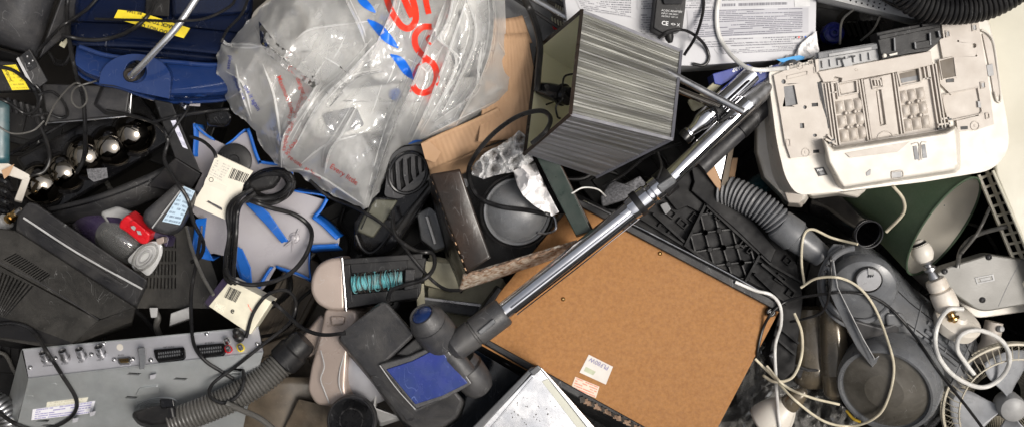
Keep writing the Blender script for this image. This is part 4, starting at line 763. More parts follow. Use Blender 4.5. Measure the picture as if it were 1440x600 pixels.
for i in range(22): obj('perforation', bar(P(606+50*i/22*1.0, 250+132*i/22, 200), P(608+50*i/22, 254+132*i/22, 200), 1.2, 2), M['card'], r) if i % 2 else None
obj('side_wall', patch(lambda u, v: bil(P(603, 248, 196), P(656, 384, 194), P(646, 412, 92), P(612, 300, 60))(u, v)+Vector((math.sin(u*9)*1.5, 0, 0)), 20, 10), M['black_card'], r, solid=3)
obj('front_wall', patch(lambda u, v: bil(P(652, 388, 192), P(812, 340, 196), P(818, 351, 160), P(645, 410, 150))(u, v)+Vector((0, 0, noise.noise(Vector((u*9, v*3, 1)))*5)), 60, 8), M['rust'], r, solid=3)
obj('torn_edge', sweep([P(652+160*i/40, 388-47*i/40+noise.noise(Vector((i*.6, 0, 0)))*5, 196+noise.noise(Vector((i*.5, 3, 0)))*4) for i in range(41)], 2.2, 6, lambda i, n: .5+abs(noise.noise(Vector((i*.9, 1, 1))))*2), M['card_torn'], r)
obj('green_flap', hexa([(746, 204, 214), (770, 195, 216), (832, 325, 208), (810, 331, 204)], [(747, 206, 208), (771, 197, 210), (833, 327, 202), (811, 334, 198)]), M['green_card'], r, bevel=.8)
obj('right_wall', patch(lambda u, v: bil(P(768, 196, 204), P(832, 326, 200), P(812, 332, 60), P(752, 210, 60))(u, v), 8, 6), M['black_card'], r, solid=3)
obj('box_floor', hexa([(612, 250, 60), (760, 200, 60), (812, 335, 60), (652, 398, 60)], [(612, 250, 54), (760, 200, 54), (812, 335, 54), (652, 398, 54)]), M['black_card'], r)
obj('brown_liner', hexa([(766, 300, 120), (800, 300, 120), (812, 336, 120), (780, 340, 120)], [(766, 300, 60), (800, 300, 60), (812, 336, 60), (780, 340, 60)]), M['rust'], r)
r = T('frying_pan_lid', 'round glossy black speaker-like pan with a dull metal rim in the torn box', 'pan', (723, 290, 70))
ax = Vector((.06, -.10, 1)).normalized(); pz = P(723, 291, 92)
obj('bowl', lathe(pz, ax, [(0, 38), (30, 47), (58, 50), (62, 50), (63, 48), (60, 46), (52, 45)], 56), M['black'], r)
obj('lid', lathe(pz, ax, [(50, 45), (58, 44), (58, 41), (60, 39), (66, 33), (71, 22), (73, 8), (73, .1)], 56), M['midgrey'], r)
obj('rim', lathe(pz, ax, [(59, 44), (62, 45.5), (64, 44.5), (62, 42), (59, 42)], 56), M['grey'], r)
obj('lug', sweep(cat([P(756, 327, 152), (P(768, 328, 150)), P(781, 322, 150), P(780, 306, 150), P(770, 296, 152)], 8), 1.8, 8), M['steel'], r)
obj('round_pad', lathe(P(652, 258, 150), (0, 0, 1), [(0, 7), (2, 7), (3, 5)], 20), M['ltgrey'], label='small pale round pad inside the torn box beside the black flap', cat='pad')
def crumple(name, poly, z, amp, m_, lb, ct, step=4, sc=.09):
    return obj(name, tri_region(poly, step, lambda x, y: z+amp*(1-abs(noise.noise(Vector((x*sc, y*sc, z*.1)))*2.2))+amp*.5*noise.noise(Vector((x*sc*2.3, y*sc*2.3, 3)))), m_, label=lb, cat=ct, smooth=20, solid=.8)
crumple('tissue_paper', [(722, 240), (736, 232), (752, 228), (764, 256), (786, 298), (776, 304), (752, 290), (736, 276), (728, 262)], 186, 16, M['paper'], 'crumpled sheet of white paper against the dark green box flap', 'paper', 5, .045)
crumple('plastic_wrap', [(664, 234), (682, 216), (700, 206), (718, 194), (730, 184), (742, 194), (750, 226), (730, 240), (700, 246), (680, 252), (664, 246)], 184, 26, M['bag_small'], 'crinkled clear plastic wrap stuffed in the torn cardboard box', 'plastic wrap', 2.5, .09)
crumple('packing_tissue', [(686, 220), (716, 204), (742, 206), (748, 228), (722, 238), (694, 236)], 166, 18, M['paper'], 'wad of white tissue under the clear wrap in the torn box', 'tissue', 3, .07)
# ---------------------------------------------------------------- vented grille, handle, small charger
r = T('hair_dryer', 'black appliance with curved vent slots poking out below the bag', 'hair dryer', (575, 240, 60))
pg = Plane((540, 270, 122), (605, 250, 122), (580, 205, 134))
hs = [[(552+i*10.5, 224-i*3.2), (558+i*10.2, 220-i*2.6), (560+i*9, 262-i*6.5), (556+i*9, 268-i*7)] for i in range(5)]
hs = [[(551, 236), (556, 224), (557, 250), (559, 268), (554, 270)], [(561, 228), (567, 222), (567, 246), (571, 262), (564, 268)], [(572, 224), (578, 220), (578, 242), (581, 254), (575, 259)], [(583, 220), (588, 219), (588, 236), (590, 246), (585, 250)], [(592, 219), (596, 221), (597, 234), (597, 240), (593, 243)]]
obj('grille', plate(rp([(540, 276), (544, 246), (550, 218), (566, 207), (588, 204), (606, 212), (614, 234), (604, 252), (580, 268), (562, 280)], 6), pg, -4, 0, holes=hs), M['dkgrey'], r)
obj('motor_housing', plate(rp([(544, 274), (552, 220), (588, 208), (608, 234), (584, 264)], 6), pg, -44, -9), M['black_deep'], r, bevel=3)
for i in range(9): obj('cooling_fin', bar(pg.at(548+i*5.5, 268-i*3.6, -7), pg.at(552+i*5, 222-i*1.6, -7), 1, 3), M['black'], r)
obj('front_bezel', sweep([pg.at(x, y, 1) for x, y in ell(574, 243, 30, 26, -60, 32)]+[pg.at(*ell(574, 243, 30, 26, -60, 32)[0], 1)], 2.6, 8), M['black_gloss'], r)
r = T('telephone_handset', 'black handset-like shell with a worn grey green inlay below the bag tip', 'handset', (530, 320, 40))
obj('shell', hexa([(498, 312, 94), (522, 276, 100), (560, 276, 104), (612, 232, 108), (622, 248, 108), (586, 302, 102), (556, 348, 94), (534, 362, 90), (512, 360, 88), (498, 346, 90)], [(498, 312, 40), (522, 276, 40), (560, 276, 40), (612, 232, 40), (630, 250, 40), (592, 304, 40), (560, 352, 40), (536, 368, 40), (510, 366, 40), (496, 348, 40)]), M['black_gloss'], r, bevel=4, seg=3)
obj('inlay', hexa([(528, 280, 106), (560, 281, 108), (543, 308, 106), (524, 334, 100), (502, 324, 99), (512, 300, 102)], [(528, 280, 92), (560, 281, 92), (543, 308, 92), (526, 336, 88), (500, 326, 88), (512, 300, 92)]), mat('grey_green_inlay', (.10, .10, .075), .5, dust=.2, scr=.5), r, bevel=3)
obj('inlay_seam', tube([(522, 290, 109), (514, 308, 106), (508, 322, 102)], .7, 6), M['black'], r); obj('cradle', sweep(cat([P(500, 330, 100), P(508, 348, 98), P(520, 356, 98), P(534, 348, 98), P(552, 324, 102), P(584, 286, 106)], 8), 2.6, 8), M['black_gloss'], r)
obj('grip_rib', sweep(cat([P(556, 330, 100), P(580, 296, 106), P(606, 262, 110)], 8), 5, 10), M['black'], r)
r = T('plug_charger', 'angular dark grey charger half hidden left of the torn box', 'charger', (600, 325, 30))
obj('body', hexa([(586, 300, 84), (604, 290, 90), (624, 306, 92), (634, 344, 86), (612, 352, 80), (592, 336, 80)], [(586, 300, 30), (604, 290, 30), (626, 306, 30), (638, 348, 30), (612, 356, 30), (590, 338, 30)]), M['midgrey'], r, bevel=3)
obj('grip_rib', bar(P(600, 304, 92), P(612, 342, 88), 3, 5), M['ltgrey'], r); obj('grip_rib', bar(P(612, 300, 94), P(626, 338, 90), 3, 5), M['grey'], r)
obj('strain_relief', lathe(P(622, 300, 84), (.3, 1, .2), [(0, 7), (6, 6), (14, 4), (22, 3)], 14), M['black'], r)
obj('black_wedge', hexa([(600, 250, 116), (614, 244, 118), (646, 340, 104), (630, 362, 100)], [(598, 252, 30), (614, 244, 30), (646, 340, 30), (628, 366, 30)]), M['black'], label='black slab leaning against the left side of the torn box', cat='slab', bevel=2)
# stack of cream papers under the box
r = T('paper_stack', 'stack of cream boards and a grey steel rail in the gap below the torn box', 'paper stack', (640, 410, -20))
for i in range(7): obj('sheet', plate([(604-i*2, 358+i*4), (660, 370+i*3), (708+i, 392+i*2), (690+i, 470), (600-i, 462)], 20-i*7, -2.5, 0), M['cream_paper'], r, bevel=.5)
obj('cream_block', hexa([(598, 366, 62), (652, 372, 66), (656, 404, 64), (640, 412, 60), (596, 400, 56)], [(598, 366, 22), (652, 372, 22), (656, 404, 22), (640, 412, 22), (596, 402, 22)]), M['cream_paper'], r, bevel=2)
obj('steel_rail', hexa([(588, 416, 60), (690, 428, 60), (680, 446, 58), (586, 432, 56)], [(588, 416, 30), (690, 428, 30), (680, 448, 30), (586, 434, 30)]), M['midgrey'], r, bevel=1.5)
obj('rail_lip', bar(P(588, 418, 64), P(684, 430, 64), 3, 3), M['steel'], r)
obj('cream_strip', hexa([(584, 400, 70), (596, 398, 72), (600, 456, 70), (602, 474, 66), (590, 462, 66)], [(584, 400, 50), (596, 398, 50), (600, 456, 50), (602, 476, 50), (588, 464, 50)]), M['cream_paper'], label='narrow cream card strip behind the roller knob', cat='card strip', bevel=.6)
# ---------------------------------------------------------------- fibreboard panel
pbz = 140
r = T('fibreboard_panel', 'large brown fibreboard back panel in a black frame with two stickers', 'panel', (870, 450, 100))
bd4 = [(806, 284), (1094, 434), (978, 648), (652, 470)]
obj('board', plate([(806, 286), (1093, 437), (1000, 604), (975, 648), (652, 472)], pbz, -5, 0), M['fibre'], r, bevel=.6)
obj('board_layer', plate([(1088, 437), (1096, 436), (983, 650), (974, 648)], pbz, -9, -2), M['fibre'], r)
obj('frame_rail', hexa([(804, 276, 150), (832, 288, 150), (1100, 428, 150), (1095, 438, 150), (812, 288, 150)], [(800, 266, 100), (832, 282, 100), (1104, 420, 100), (1097, 440, 100), (806, 290, 100)]), M['charcoal'], r, bevel=1.5)
obj('frame_rail', hexa([(650, 466, 144), (660, 462, 144), (980, 640, 144), (975, 652, 144)], [(640, 480, 60), (650, 466, 60), (990, 640, 60), (975, 668, 60)]), M['charcoal'], r, bevel=2)
obj('frame_rail', hexa([(700, 402, 146), (706, 406, 146), (668, 466, 146), (656, 460, 146)], [(698, 400, 60), (706, 406, 60), (668, 470, 60), (652, 460, 60)]), M['black'], r, bevel=2)
obj('metal_channel', sweep([P(820, 282, 151), P(900, 320, 151), P(1020, 382, 151), P(1096, 424, 151)], 1.1, 8), M['steel'], r)
for x, y in ((928, 356), (850, 300), (792, 420)): screw(x, y, pbz, 3, M['brass'], r)
ft = obj('rubber_foot', lathe(P(1082, 438, pbz), (0, 0, 1), [(0, 7), (8, 6.5), (9, 5), (9, 3.6), (5, 3.4), (5, .1)], 24), M['black_gloss'], r); obj('foot_screw', lathe(P(1082, 438, pbz+5), (0, 0, 1), [(0, 3), (1, 2.6), (1.6, 1)], 14), M['steel'], ft)
st = obj('sticker', plate([(828, 498), (862, 515), (852, 540), (815, 523)], pbz, 0, .5), mat('white_sticker', (.60, .57, .53), .55, ns=30, col2=(.53, .50, .46)), r)
text('PLF80W', pbz, 857, 515, 207, 9, mat('pen_ink', (.22, .2, .38), .5), st, h=1, sx=.95)
obj('faded_print', plate([(824, 515), (838, 522), (834, 527), (821, 521)], pbz, .5, .8), mat('faded_green', (.42, .45, .32), .6), st)
obj('sticker', plate([(809, 529), (843, 543), (838, 559), (803, 545)], pbz, 0, .5), printed('red_fine_print', (.62, .52, .42), (.62, .16, .10), 5, .6, 6), r)
for i in range(26):
    t_ = i/26; x, y = 818+t_*120, 561+t_*62
    obj('torn_flake', hexa([(x+random.uniform(-4, 2), y-3, 147), (x+4, y-random.uniform(1, 5), 149), (x+5, y+4, 146), (x-2, y+random.uniform(1, 5), 145)], [(x-3, y-3, 142), (x+4, y-2, 142), (x+5, y+5, 140), (x-2, y+3, 140)]), M['card_torn'] if i % 3 else M['rubber_brown'], r)
# ---------------------------------------------------------------- loose dark screen
r = T('flat_screen', 'loose black screen with a chipped bezel between the roller head and silver tray', 'screen', (700, 560, 60))
obj('glass', plate([(640, 474), (766, 548), (700, 680), (540, 660)], 96, -5, 0), M['glass_dark'], r, bevel=.6)
obj('bezel', hexa([(664, 474, 106), (672, 470, 108), (768, 528, 108), (764, 546, 104)], [(660, 480, 80), (670, 470, 80), (772, 528, 80), (764, 550, 80)]), M['black'], r, bevel=2)
obj('chipped_lip', sweep([P(690+70*i/20, 494+44*i/20+noise.noise(Vector((i*.7, 2, 2)))*4, 106) for i in range(21)], 2, 6, lambda i, n: .5+abs(noise.noise(Vector((i*.8, 5, 1))))*2), M['grey'], r)
# ---------------------------------------------------------------- silver tray
r = T('metal_housing', 'scuffed bright aluminium housing with a ruler strip at the bottom edge', 'metal housing', (750, 590, 100))
pt = Plane((754, 514, 214), (842, 612, 206), (672, 606, 206))
obj('sheet', plate([(756, 517), (760, 519), (846, 616), (830, 690), (640, 690), (672, 606)], pt, -2, 0), M['alu'], r, bevel=.8)
obj('left_side', hexa([(746, 516, 212), (756, 514, 216), (674, 606, 208), (600, 700, 208), (586, 690, 204), (660, 604, 204)], [(746, 518, 110), (756, 516, 110), (676, 608, 110), (604, 700, 110), (590, 690, 110), (664, 606, 110)]), M['midgrey'], r, bevel=2)
obj('right_side', hexa([(755, 512, 217), (763, 517, 215), (850, 615, 208), (842, 622, 208)], [(755, 512, 110), (763, 517, 110), (850, 615, 110), (842, 622, 110)]), M['alu'], r, bevel=1.5)
obj('rim_ridge', line([(750, 529), (720, 565), (690, 601)], pt, .5, 2.2), M['alu'], r); obj('rim_ridge', line([(776, 535), (806, 570), (838, 608)], pt, .5, 2.2), M['alu'], r)
obj('ruler_strip', plate([(762, 536), (770, 532), (826, 600), (838, 616), (828, 622)], pt, 0, 1), printed('ruler_marks', (.55, .55, .47), (.4, .4, .34), 1, .45, 3, block=False), r, bevel=.4)
obj('corner_cap', hexa([(744, 522, 217), (757, 512, 220), (762, 518, 219), (750, 528, 216)], [(744, 522, 196), (757, 512, 196), (762, 518, 196), (750, 530, 196)]), M['midgrey'], r, bevel=2)
for i in range(34):
    x, y = 742+random.gauss(0, 18), 578+random.gauss(0, 14)
    if y > 545 and 690 < x < 790 and x+y*1.0 > 1290: obj('soot_speck', plate(ell(x, y, random.uniform(.4, 1.5), random.uniform(.4, 1), random.uniform(0, 180), 7), pt, .1, .5), M['rubber_brown'], r)
# ---------------------------------------------------------------- carpet washer
r = T('carpet_washer', 'rose-grey carpet washer head with a hair-wrapped turquoise roller', 'carpet washer', (490, 450, 40))
obj('end_housing', plate(rp([(484, 361), (462, 363), (446, 372), (437, 390), (436, 410), (445, 427), (462, 436), (486, 437)], 8), 148, -60, 0), M['copper'], r, bevel=5, seg=4)
obj('housing_edge', sweep([P(481, 362, 151), P(484, 400, 151), P(487, 437, 150)], 1.5, 8), M['steel'], r)
obj('roller_box', hexa([(482, 366, 146), (592, 358, 146), (600, 364, 146), (590, 412, 144), (586, 420, 144), (486, 433, 146)], [(482, 366, 96), (592, 358, 96), (600, 364, 96), (590, 414, 96), (586, 422, 96), (486, 435, 96)]), M['black_deep'], r, bevel=1)
fr_ = [((481, 364), (594, 356), (594, 364), (482, 372)), ((482, 372), (492, 371), (496, 424), (486, 433)), ((488, 414), (588, 404), (588, 418), (486, 433)), ((572, 362), (598, 362), (590, 414), (572, 416)), ((492, 370), (574, 365), (572, 380), (494, 384))]
for i, q in enumerate(fr_): obj('box_frame', plate(q, 152-i*.7, -10, 0), M['black'], r, bevel=1)
obj('mount_block', hexa([(570, 378, 160), (584, 378, 160), (582, 406, 158), (568, 408, 158)], [(570, 378, 146), (584, 378, 146), (582, 406, 146), (568, 408, 146)]), M['charcoal'], r, bevel=1.5)
A, B = P(495, 399, 150), P(566, 391, 150)
ro = obj('roller', sweep([A.lerp(B, i/60) for i in range(61)], 11.5, 20, lambda i, n: .85+.16*abs(noise.noise(Vector((i*.5, 0, 0))))*2+.03*math.sin(i*2.1)), M['turq'], r)
for i in range(14):
    t_ = .06+i*.066+random.uniform(-.03, .03); c_ = A.lerp(B, t_); a_ = (B-A).normalized()
    obj('hair_wrap', sweep([c_+Vector((0, 0, 0))+(Vector((0, 1, 0))*math.cos(k*.45)+Vector((0, 0, 1))*math.sin(k*.45))*12.3+a_*(k*(.2+.25*((i*5) % 4))+math.sin(k+i)*1.4) for k in range(15)], .7, 5), M['rubber_brown'] if i % 3 else M['turq'], ro)
nk = [P(462, 434, 144), P(490, 438, 146), P(494, 452, 142), P(488, 476, 150), P(486, 500, 154), P(488, 542, 152), P(474, 562, 146), P(440, 566, 138), P(432, 548, 138), P(436, 516, 144), P(448, 478, 146), P(460, 450, 142)]
obj('neck', plate(rp([(456, 432), (500, 436), (503, 450), (497, 460), (491, 474), (488, 500), (485, 545), (489, 564), (472, 572), (443, 569), (431, 548), (436, 515), (447, 478), (453, 450)], 8), Plane((462, 432, 140), (490, 436, 146), (440, 566, 136)), -70, 0), M['copper'], r, bevel=5, seg=5)
obj('worn_edge', tube([(451, 492, 146), (456, 514, 147), (451, 532, 146), (456, 548, 146), (463, 566, 142)], .9, 6), M['ltgrey'], r); obj('worn_edge', tube([(484, 497, 144), (478, 520, 146), (477, 540, 147), (482, 556, 144)], .9, 6), M['ltgrey'], r)
obj('hose_socket', hexa([(452, 440, 118), (461, 452, 122), (444, 500, 124), (434, 502, 120), (419, 480, 118), (436, 460, 118)], [(452, 440, 70), (462, 452, 70), (446, 500, 70), (434, 506, 70), (417, 482, 70), (434, 460, 70)]), M['copper'], r, bevel=5, seg=3)
obj('brass_insert', hexa([(464, 444, 146), (486, 444, 148), (484, 456, 148), (466, 458, 146)], [(464, 444, 130), (486, 444, 130), (484, 456, 130), (466, 458, 130)]), M['copper'], r, bevel=3)
obj('lever', lathe(P(545, 420, 130), (.2, -.2, 1), [(0, 16), (10, 18), (14, 14), (14, 8), (8, 7)], 26), M['black'], r)
obj('tank', patch(lambda u, v: dome(u, v, 514, 520, 50, 46, 92, 54, 50), 40, 16), M['galv_light'], r)
obj('tank_rim', hexa([(522, 540, 128), (532, 546, 128), (528, 572, 120), (566, 586, 110), (534, 594, 110), (524, 570, 118)], [(520, 540, 80), (534, 546, 80), (530, 570, 80), (570, 588, 80), (534, 600, 80), (522, 572, 80)]), M['ltgrey'], r, bevel=3)
cp_ = T('jar_top', 'round black ribbed cap lying at the bottom edge beside the washer', 'cap', (498, 584, 110))
obj('cap', lathe(P(498, 588, 140), (0, .12, 1), [(0, 33), (16, 35), (22, 34), (25, 32), (25, 30), (22, 29), (21, 18), (23, 17), (23, 15), (21, 14), (21, 8), (22.5, 7), (22.5, .1)], 56), M['dkgrey'], cp_)
obj('rim_ring', lathe(P(498, 588, 140), (0, .12, 1), [(23, 33), (25.5, 32), (25.5, 30), (23, 29)], 56), M['black_gloss'], cp_)
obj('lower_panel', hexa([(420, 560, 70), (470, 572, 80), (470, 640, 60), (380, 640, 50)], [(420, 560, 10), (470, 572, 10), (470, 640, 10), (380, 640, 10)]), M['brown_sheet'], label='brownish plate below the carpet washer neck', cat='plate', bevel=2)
# ---------------------------------------------------------------- vacuum floor head and chrome wand
r = T('vacuum_floor_head', 'black vacuum floor head with worn blue panel and two blue-capped roller wheels', 'vacuum head', (570, 510, 110))
ph = Plane((474, 476, 188), (584, 472, 204), (620, 596, 188))
ph2 = Plane((474, 478, 178), (560, 500, 196), (620, 600, 176))
obj('nozzle_body', hexa([(474, 474, 178), (482, 466, 188), (534, 424, 192), (544, 424, 194), (584, 470, 206), (540, 512, 204), (590, 584, 192), (572, 594, 176)], [(474, 480, 130), (482, 468, 120), (534, 428, 120), (548, 426, 120), (588, 474, 120), (545, 514, 120), (596, 588, 120), (574, 600, 120)]), M['headgrey'], r, bevel=5, seg=4)
obj('nozzle_wing', hexa([(538, 508, 202), (586, 572, 196), (640, 548, 196), (652, 562, 190), (644, 584, 184), (622, 600, 178), (588, 606, 174), (566, 590, 176), (520, 530, 184)], [(538, 508, 120), (586, 572, 120), (640, 548, 120), (656, 564, 120), (648, 588, 120), (624, 606, 120), (588, 612, 120), (566, 596, 120), (518, 532, 120)]), M['headgrey'], r, bevel=5, seg=4)
pbp = Plane((543, 519, 212), (620, 486, 216), (584, 570, 206))
obj('panel_frame', plate([(533, 512), (576, 500), (621, 480), (664, 540), (628, 560), (585, 575)], pbp, -26, -1), M['headgrey'], r, bevel=2)
pnl = obj('blue_panel', plate([(543, 519), (580, 507), (617, 488), (658, 538), (622, 556), (584, 568)], pbp, -4, 1), M['blue_panel'], r, bevel=1)
obj('panel_edge', line([(534, 513), (558, 546), (584, 575)], pbp, -1, 1.6), M['ltgrey'], r); obj('panel_edge', line([(621, 482), (642, 510), (662, 538)], pbp, 1, 1.4), M['ltgrey'], r)
obj('arm_recess', hexa([(556, 498, 205), (586, 473, 206), (600, 480, 204), (622, 482, 204), (576, 501, 206)], [(556, 500, 150), (586, 475, 150), (600, 482, 150), (622, 484, 150), (576, 503, 150)]), M['black'], r, bevel=2)
a0 = P(628, 486, 190); a1 = P(592, 440, 232); ax = (a1-a0).normalized(); L_ = (a1-a0).length
wh = obj('wheel', lathe(a0, ax, [(0, 18), (4, 26), (L_*.25, 28), (L_*.62, 27), (L_*.75, 26), (L_*.82, 24), (L_*.98, 18), (L_*.98, 16), (L_*.95, 15.5)], 40), M['headgrey'], r)
obj('wheel_groove', lathe(a0+ax*L_*.70, ax, [(0, 26.8), (2, 27), (3, 26)], 40), M['black'], wh); obj('hub_cap', lathe(a0+ax*(L_*.93), ax, [(0, 16), (2, 15), (4, 10), (4.6, .1)], 32), M['blue'], wh)
b0 = P(648, 508, 186); b1 = P(672, 540, 176); bx = (b1-b0).normalized()
wh = obj('wheel', lathe(b0, bx, [(0, 22), (8, 25), (26, 25), (38, 23), (46, 18), (50, 10), (50, .1)], 40), M['headgrey'], r); obj('wheel_groove', lathe(b0+bx*8, bx, [(0, 25.4), (2, 25.6), (4, 25.4)], 40), M['black'], wh)
obj('axle', sweep([P(618, 482, 200), P(636, 500, 204), P(656, 524, 200)], 15, 18), M['headgrey'], r); obj('axle_band', sweep([P(644, 516, 196), P(650, 522, 195)], 16.5, 24), M['black_gloss'], r)
e0 = P(634, 492, 210); e1 = P(709, 437, 208); ex = (e1-e0).normalized(); EL = (e1-e0).length
obj('elbow', lathe(e0, ex, [(0, 14), (6, 20), (EL*.42, 21), (EL*.43, 19), (EL*.46, 19), (EL*.47, 21.5), (EL*.96, 21), (EL, 19), (EL, 15)], 36), M['headgrey'], r)
obj('catch', hexa([(671, 466, 232), (694, 447, 232), (698, 453, 230), (676, 471, 230)], [(671, 466, 222), (694, 447, 222), (698, 453, 218), (676, 471, 218)]), M['midgrey'], r, bevel=2)
r = T('vacuum_wand', 'long polished chrome telescopic vacuum tube crossing over the brown panel', 'vacuum tube', (900, 280, 200))
def seg_(x0, y0, z0, x1, y1, z1, prof, m_, nm, parent=None, seg=36):
    a, b = P(x0, y0, z0), P(x1, y1, z1); d = b-a; return obj(nm, lathe(a, d, [(t*d.length, q) for t, q in prof], seg), m_, parent or r)
seg_(700, 444, 208, 905, 281, 222, [(0, 13), (.985, 13), (1, 12)], M['chrome'], 'lower_tube')
obj('track', sweep([P(724, 438, 214), P(808, 373, 219), P(896, 303, 228)], 2.4, 8), M['black_gloss'], r); obj('track_edge', sweep([P(718, 432, 221), P(802, 367, 226), P(890, 298, 232)], 1.3, 8), M['chrome'], r); obj('track_edge', sweep([P(727, 442, 210), P(811, 377, 215), P(899, 307, 222)], 1.0, 8), M['chrome'], r)
seg_(886, 296, 222, 932, 258, 225, [(0, 13), (.0, 16), (.1, 17), (.55, 17), (.6, 14.5), (.66, 14.5), (.7, 17), (1, 17), (1, 14)], M['chrome'], 'collar')
seg_(894, 289, 222, 902, 283, 223, [(0, 14), (0, 19), (1, 19), (1, 14)], M['black'], 'locking_ring'); seg_(928, 262, 225, 944, 249, 226, [(0, 15), (0, 19), (1, 19), (1, 15)], M['black'], 'locking_ring')
obj('slide_catch', hexa([(922, 262, 244), (946, 246, 246), (952, 256, 242), (930, 272, 240)], [(922, 262, 226), (946, 246, 226), (954, 258, 222), (932, 274, 222)]), M['midgrey'], r, bevel=3)
seg_(936, 256, 225, 1052, 146, 214, [(0, 12.5), (.5, 13), (1, 13.5), (1, 11)], M['chrome'], 'upper_tube')
obj('upper_track', sweep([P(956, 246, 234), P(1004, 200, 230), P(1052, 154, 224)], 1.8, 8), M['black_gloss'], r)
seg_(1044, 154, 210, 1116, 88, 178, [(0, 13), (.04, 14), (.2, 14), (.22, 13.5), (1, 13.5)], M['steel'], 'end_sleeve')
r = T('second_vacuum_wand', 'shorter chrome tube with a flared end lying above the long one', 'vacuum tube', (1000, 160, 180))
seg_(966, 190, 206, 1058, 104, 200, [(0, 8), (.0, 10), (.04, 10), (.06, 7), (.14, 9), (.22, 13), (.40, 13), (.42, 15), (.7, 14), (1, 13), (1, 11)], M['chrome'], 'tube')
obj('tube_groove', sweep([P(1012, 152, 222), P(1054, 113, 215)], 1.6, 8), M['black_gloss'], r)
seg_(960, 196, 206, 968, 188, 206, [(0, 5), (0, 10), (.5, 11), (1, 10)], M['black_gloss'], 'end_plug'); seg_(1002, 157, 206, 1010, 149, 206, [(0, 14), (0, 18), (1, 18), (1, 14)], M['black'], 'locking_ring')
obj('wire_clip', tube([(998, 150, 226), (1004, 152, 228), (1010, 164, 228), (1008, 178, 222)], 1.6, 8), M['black_gloss'], r)
r = T('grey_vacuum_wand', 'dull dark grey tube running beneath the long chrome one', 'vacuum tube', (1040, 170, 150))
seg_(985, 236, 175, 1100, 128, 172, [(0, 12), (1, 12), (1, 10), (.9, 9)], M['dkgrey'], 'tube')
seg_(1040, 184, 175, 1058, 167, 174, [(0, 12), (0, 13.5), (1, 13.5), (1, 12)], M['black'], 'band')
# ---------------------------------------------------------------- square lampshade
r = T('square_lampshade', 'square lampshade wound in silver grey threads, lying on its side with cream lining', 'lampshade', (820, 130, 110))
A, B, Cc, Dd = P(818, 16, 236), P(802, 161, 318), P(738, 216, 240), P(756, 68, 158)
E, F, G = P(958, 72, 214), P(945, 196, 288), P(839, 249, 186); H = E+(G-F)
silver = mat('silver_thread_weave', (.40, .40, .34), .38, .25, spec=.6)
def threadmat(name, a, b_, c_):
    m = mat(name, a, .42, .3, rvar=.05); t = m.node_tree; N = t.nodes; L = t.links; bb_ = N['Principled BSDF']
    uv = N.new('ShaderNodeUVMap'); mp = N.new('ShaderNodeMapping'); mp.inputs['Scale'].default_value = (1.1, 330, 1); L.new(uv.outputs[0], mp.inputs[0])
    nz = N.new('ShaderNodeTexNoise'); nz.inputs['Scale'].default_value = 1; nz.inputs['Detail'].default_value = 3; L.new(mp.outputs[0], nz.inputs['Vector'])
    mp2 = N.new('ShaderNodeMapping'); mp2.inputs['Scale'].default_value = (.9, 13, 1); mp2.inputs['Location'].default_value = (4, 2, 1); L.new(uv.outputs[0], mp2.inputs[0])
    n2 = N.new('ShaderNodeTexNoise'); n2.inputs['Scale'].default_value = 1; n2.inputs['Detail'].default_value = 4; L.new(mp2.outputs[0], n2.inputs['Vector'])
    ad = N.new('ShaderNodeMath'); ad.operation = 'MULTIPLY_ADD'; L.new(nz.outputs[0], ad.inputs[0]); ad.inputs[1].default_value = .9; 
    md = N.new('ShaderNodeMath'); md.operation = 'MULTIPLY'; L.new(n2.outputs[0], md.inputs[0]); md.inputs[1].default_value = .95; L.new(md.outputs[0], ad.inputs[2])
    cr_ = N.new('ShaderNodeValToRGB'); L.new(ad.outputs[0], cr_.inputs[0]); e = cr_.color_ramp.elements; e[0].position = .74; e[0].color = (*c_, 1); e[1].position = 1.12; e[1].color = (*a, 1); k = e.new(.92); k.color = (*b_, 1)
    L.new(cr_.outputs[0], bb_.inputs['Base Color'])
    bn = N.new('ShaderNodeBump'); bn.inputs['Strength'].default_value = .6; bn.inputs['Distance'].default_value = .0008; L.new(nz.outputs[0], bn.inputs['Height']); L.new(bn.outputs[0], bb_.inputs['Normal']); return m
tm1 = threadmat('lit_silver_threads', (.36, .36, .335), (.19, .19, .19), (.07, .07, .078)); tm2 = threadmat('shaded_silver_threads', (.15, .15, .17), (.11, .11, .125), (.05, .05, .055))  # same weave: upper face coloured as lit, other sides as shaded
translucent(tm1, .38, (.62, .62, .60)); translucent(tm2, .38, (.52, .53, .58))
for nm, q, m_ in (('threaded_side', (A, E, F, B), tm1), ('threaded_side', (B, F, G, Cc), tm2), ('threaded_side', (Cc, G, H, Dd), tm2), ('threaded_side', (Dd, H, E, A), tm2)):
    b_ = bil(*q); n_ = (q[1]-q[0]).cross(q[3]-q[0]).normalized(); ctr = (A+B+Cc+Dd+E+F+G+H)/8
    if (q[0]-ctr).dot(n_) < 0: n_ = -n_
    def sf(u, v, b_=b_, n_=n_): return b_(u, v)+n_*(.5*math.sin(v*220)*math.sin(v*37)+.6*noise.noise(Vector((v*40, u*1.5, 0))))
    obj(nm, patch(sf, 6, 150), m_, r)
    obj('lining_side', patch(lambda u, v: b_(u*.99+.005, v*.98+.01)-n_*3, 4, 4), M['shade_in'], r)
for a, b in ((A, B), (B, Cc), (Cc, Dd), (Dd, A)): obj('rim_tape', bar(a+(b-a).normalized()*-1, b+(b-a).normalized()*1, 4, 4.5), M['black_card'], r)
for a, b in ((E, F), (F, G), (A, E), (B, F)): obj('edge_tape', bar(a, b, 3.4, 3.2), mat('grey_edge_tape', (.13, .13, .15), .5) if 'gt' not in globals() else gt, r)
sk0 = P(800, 136, 226); sk1 = P(756, 124, 196); sx_ = (sk1-sk0).normalized()
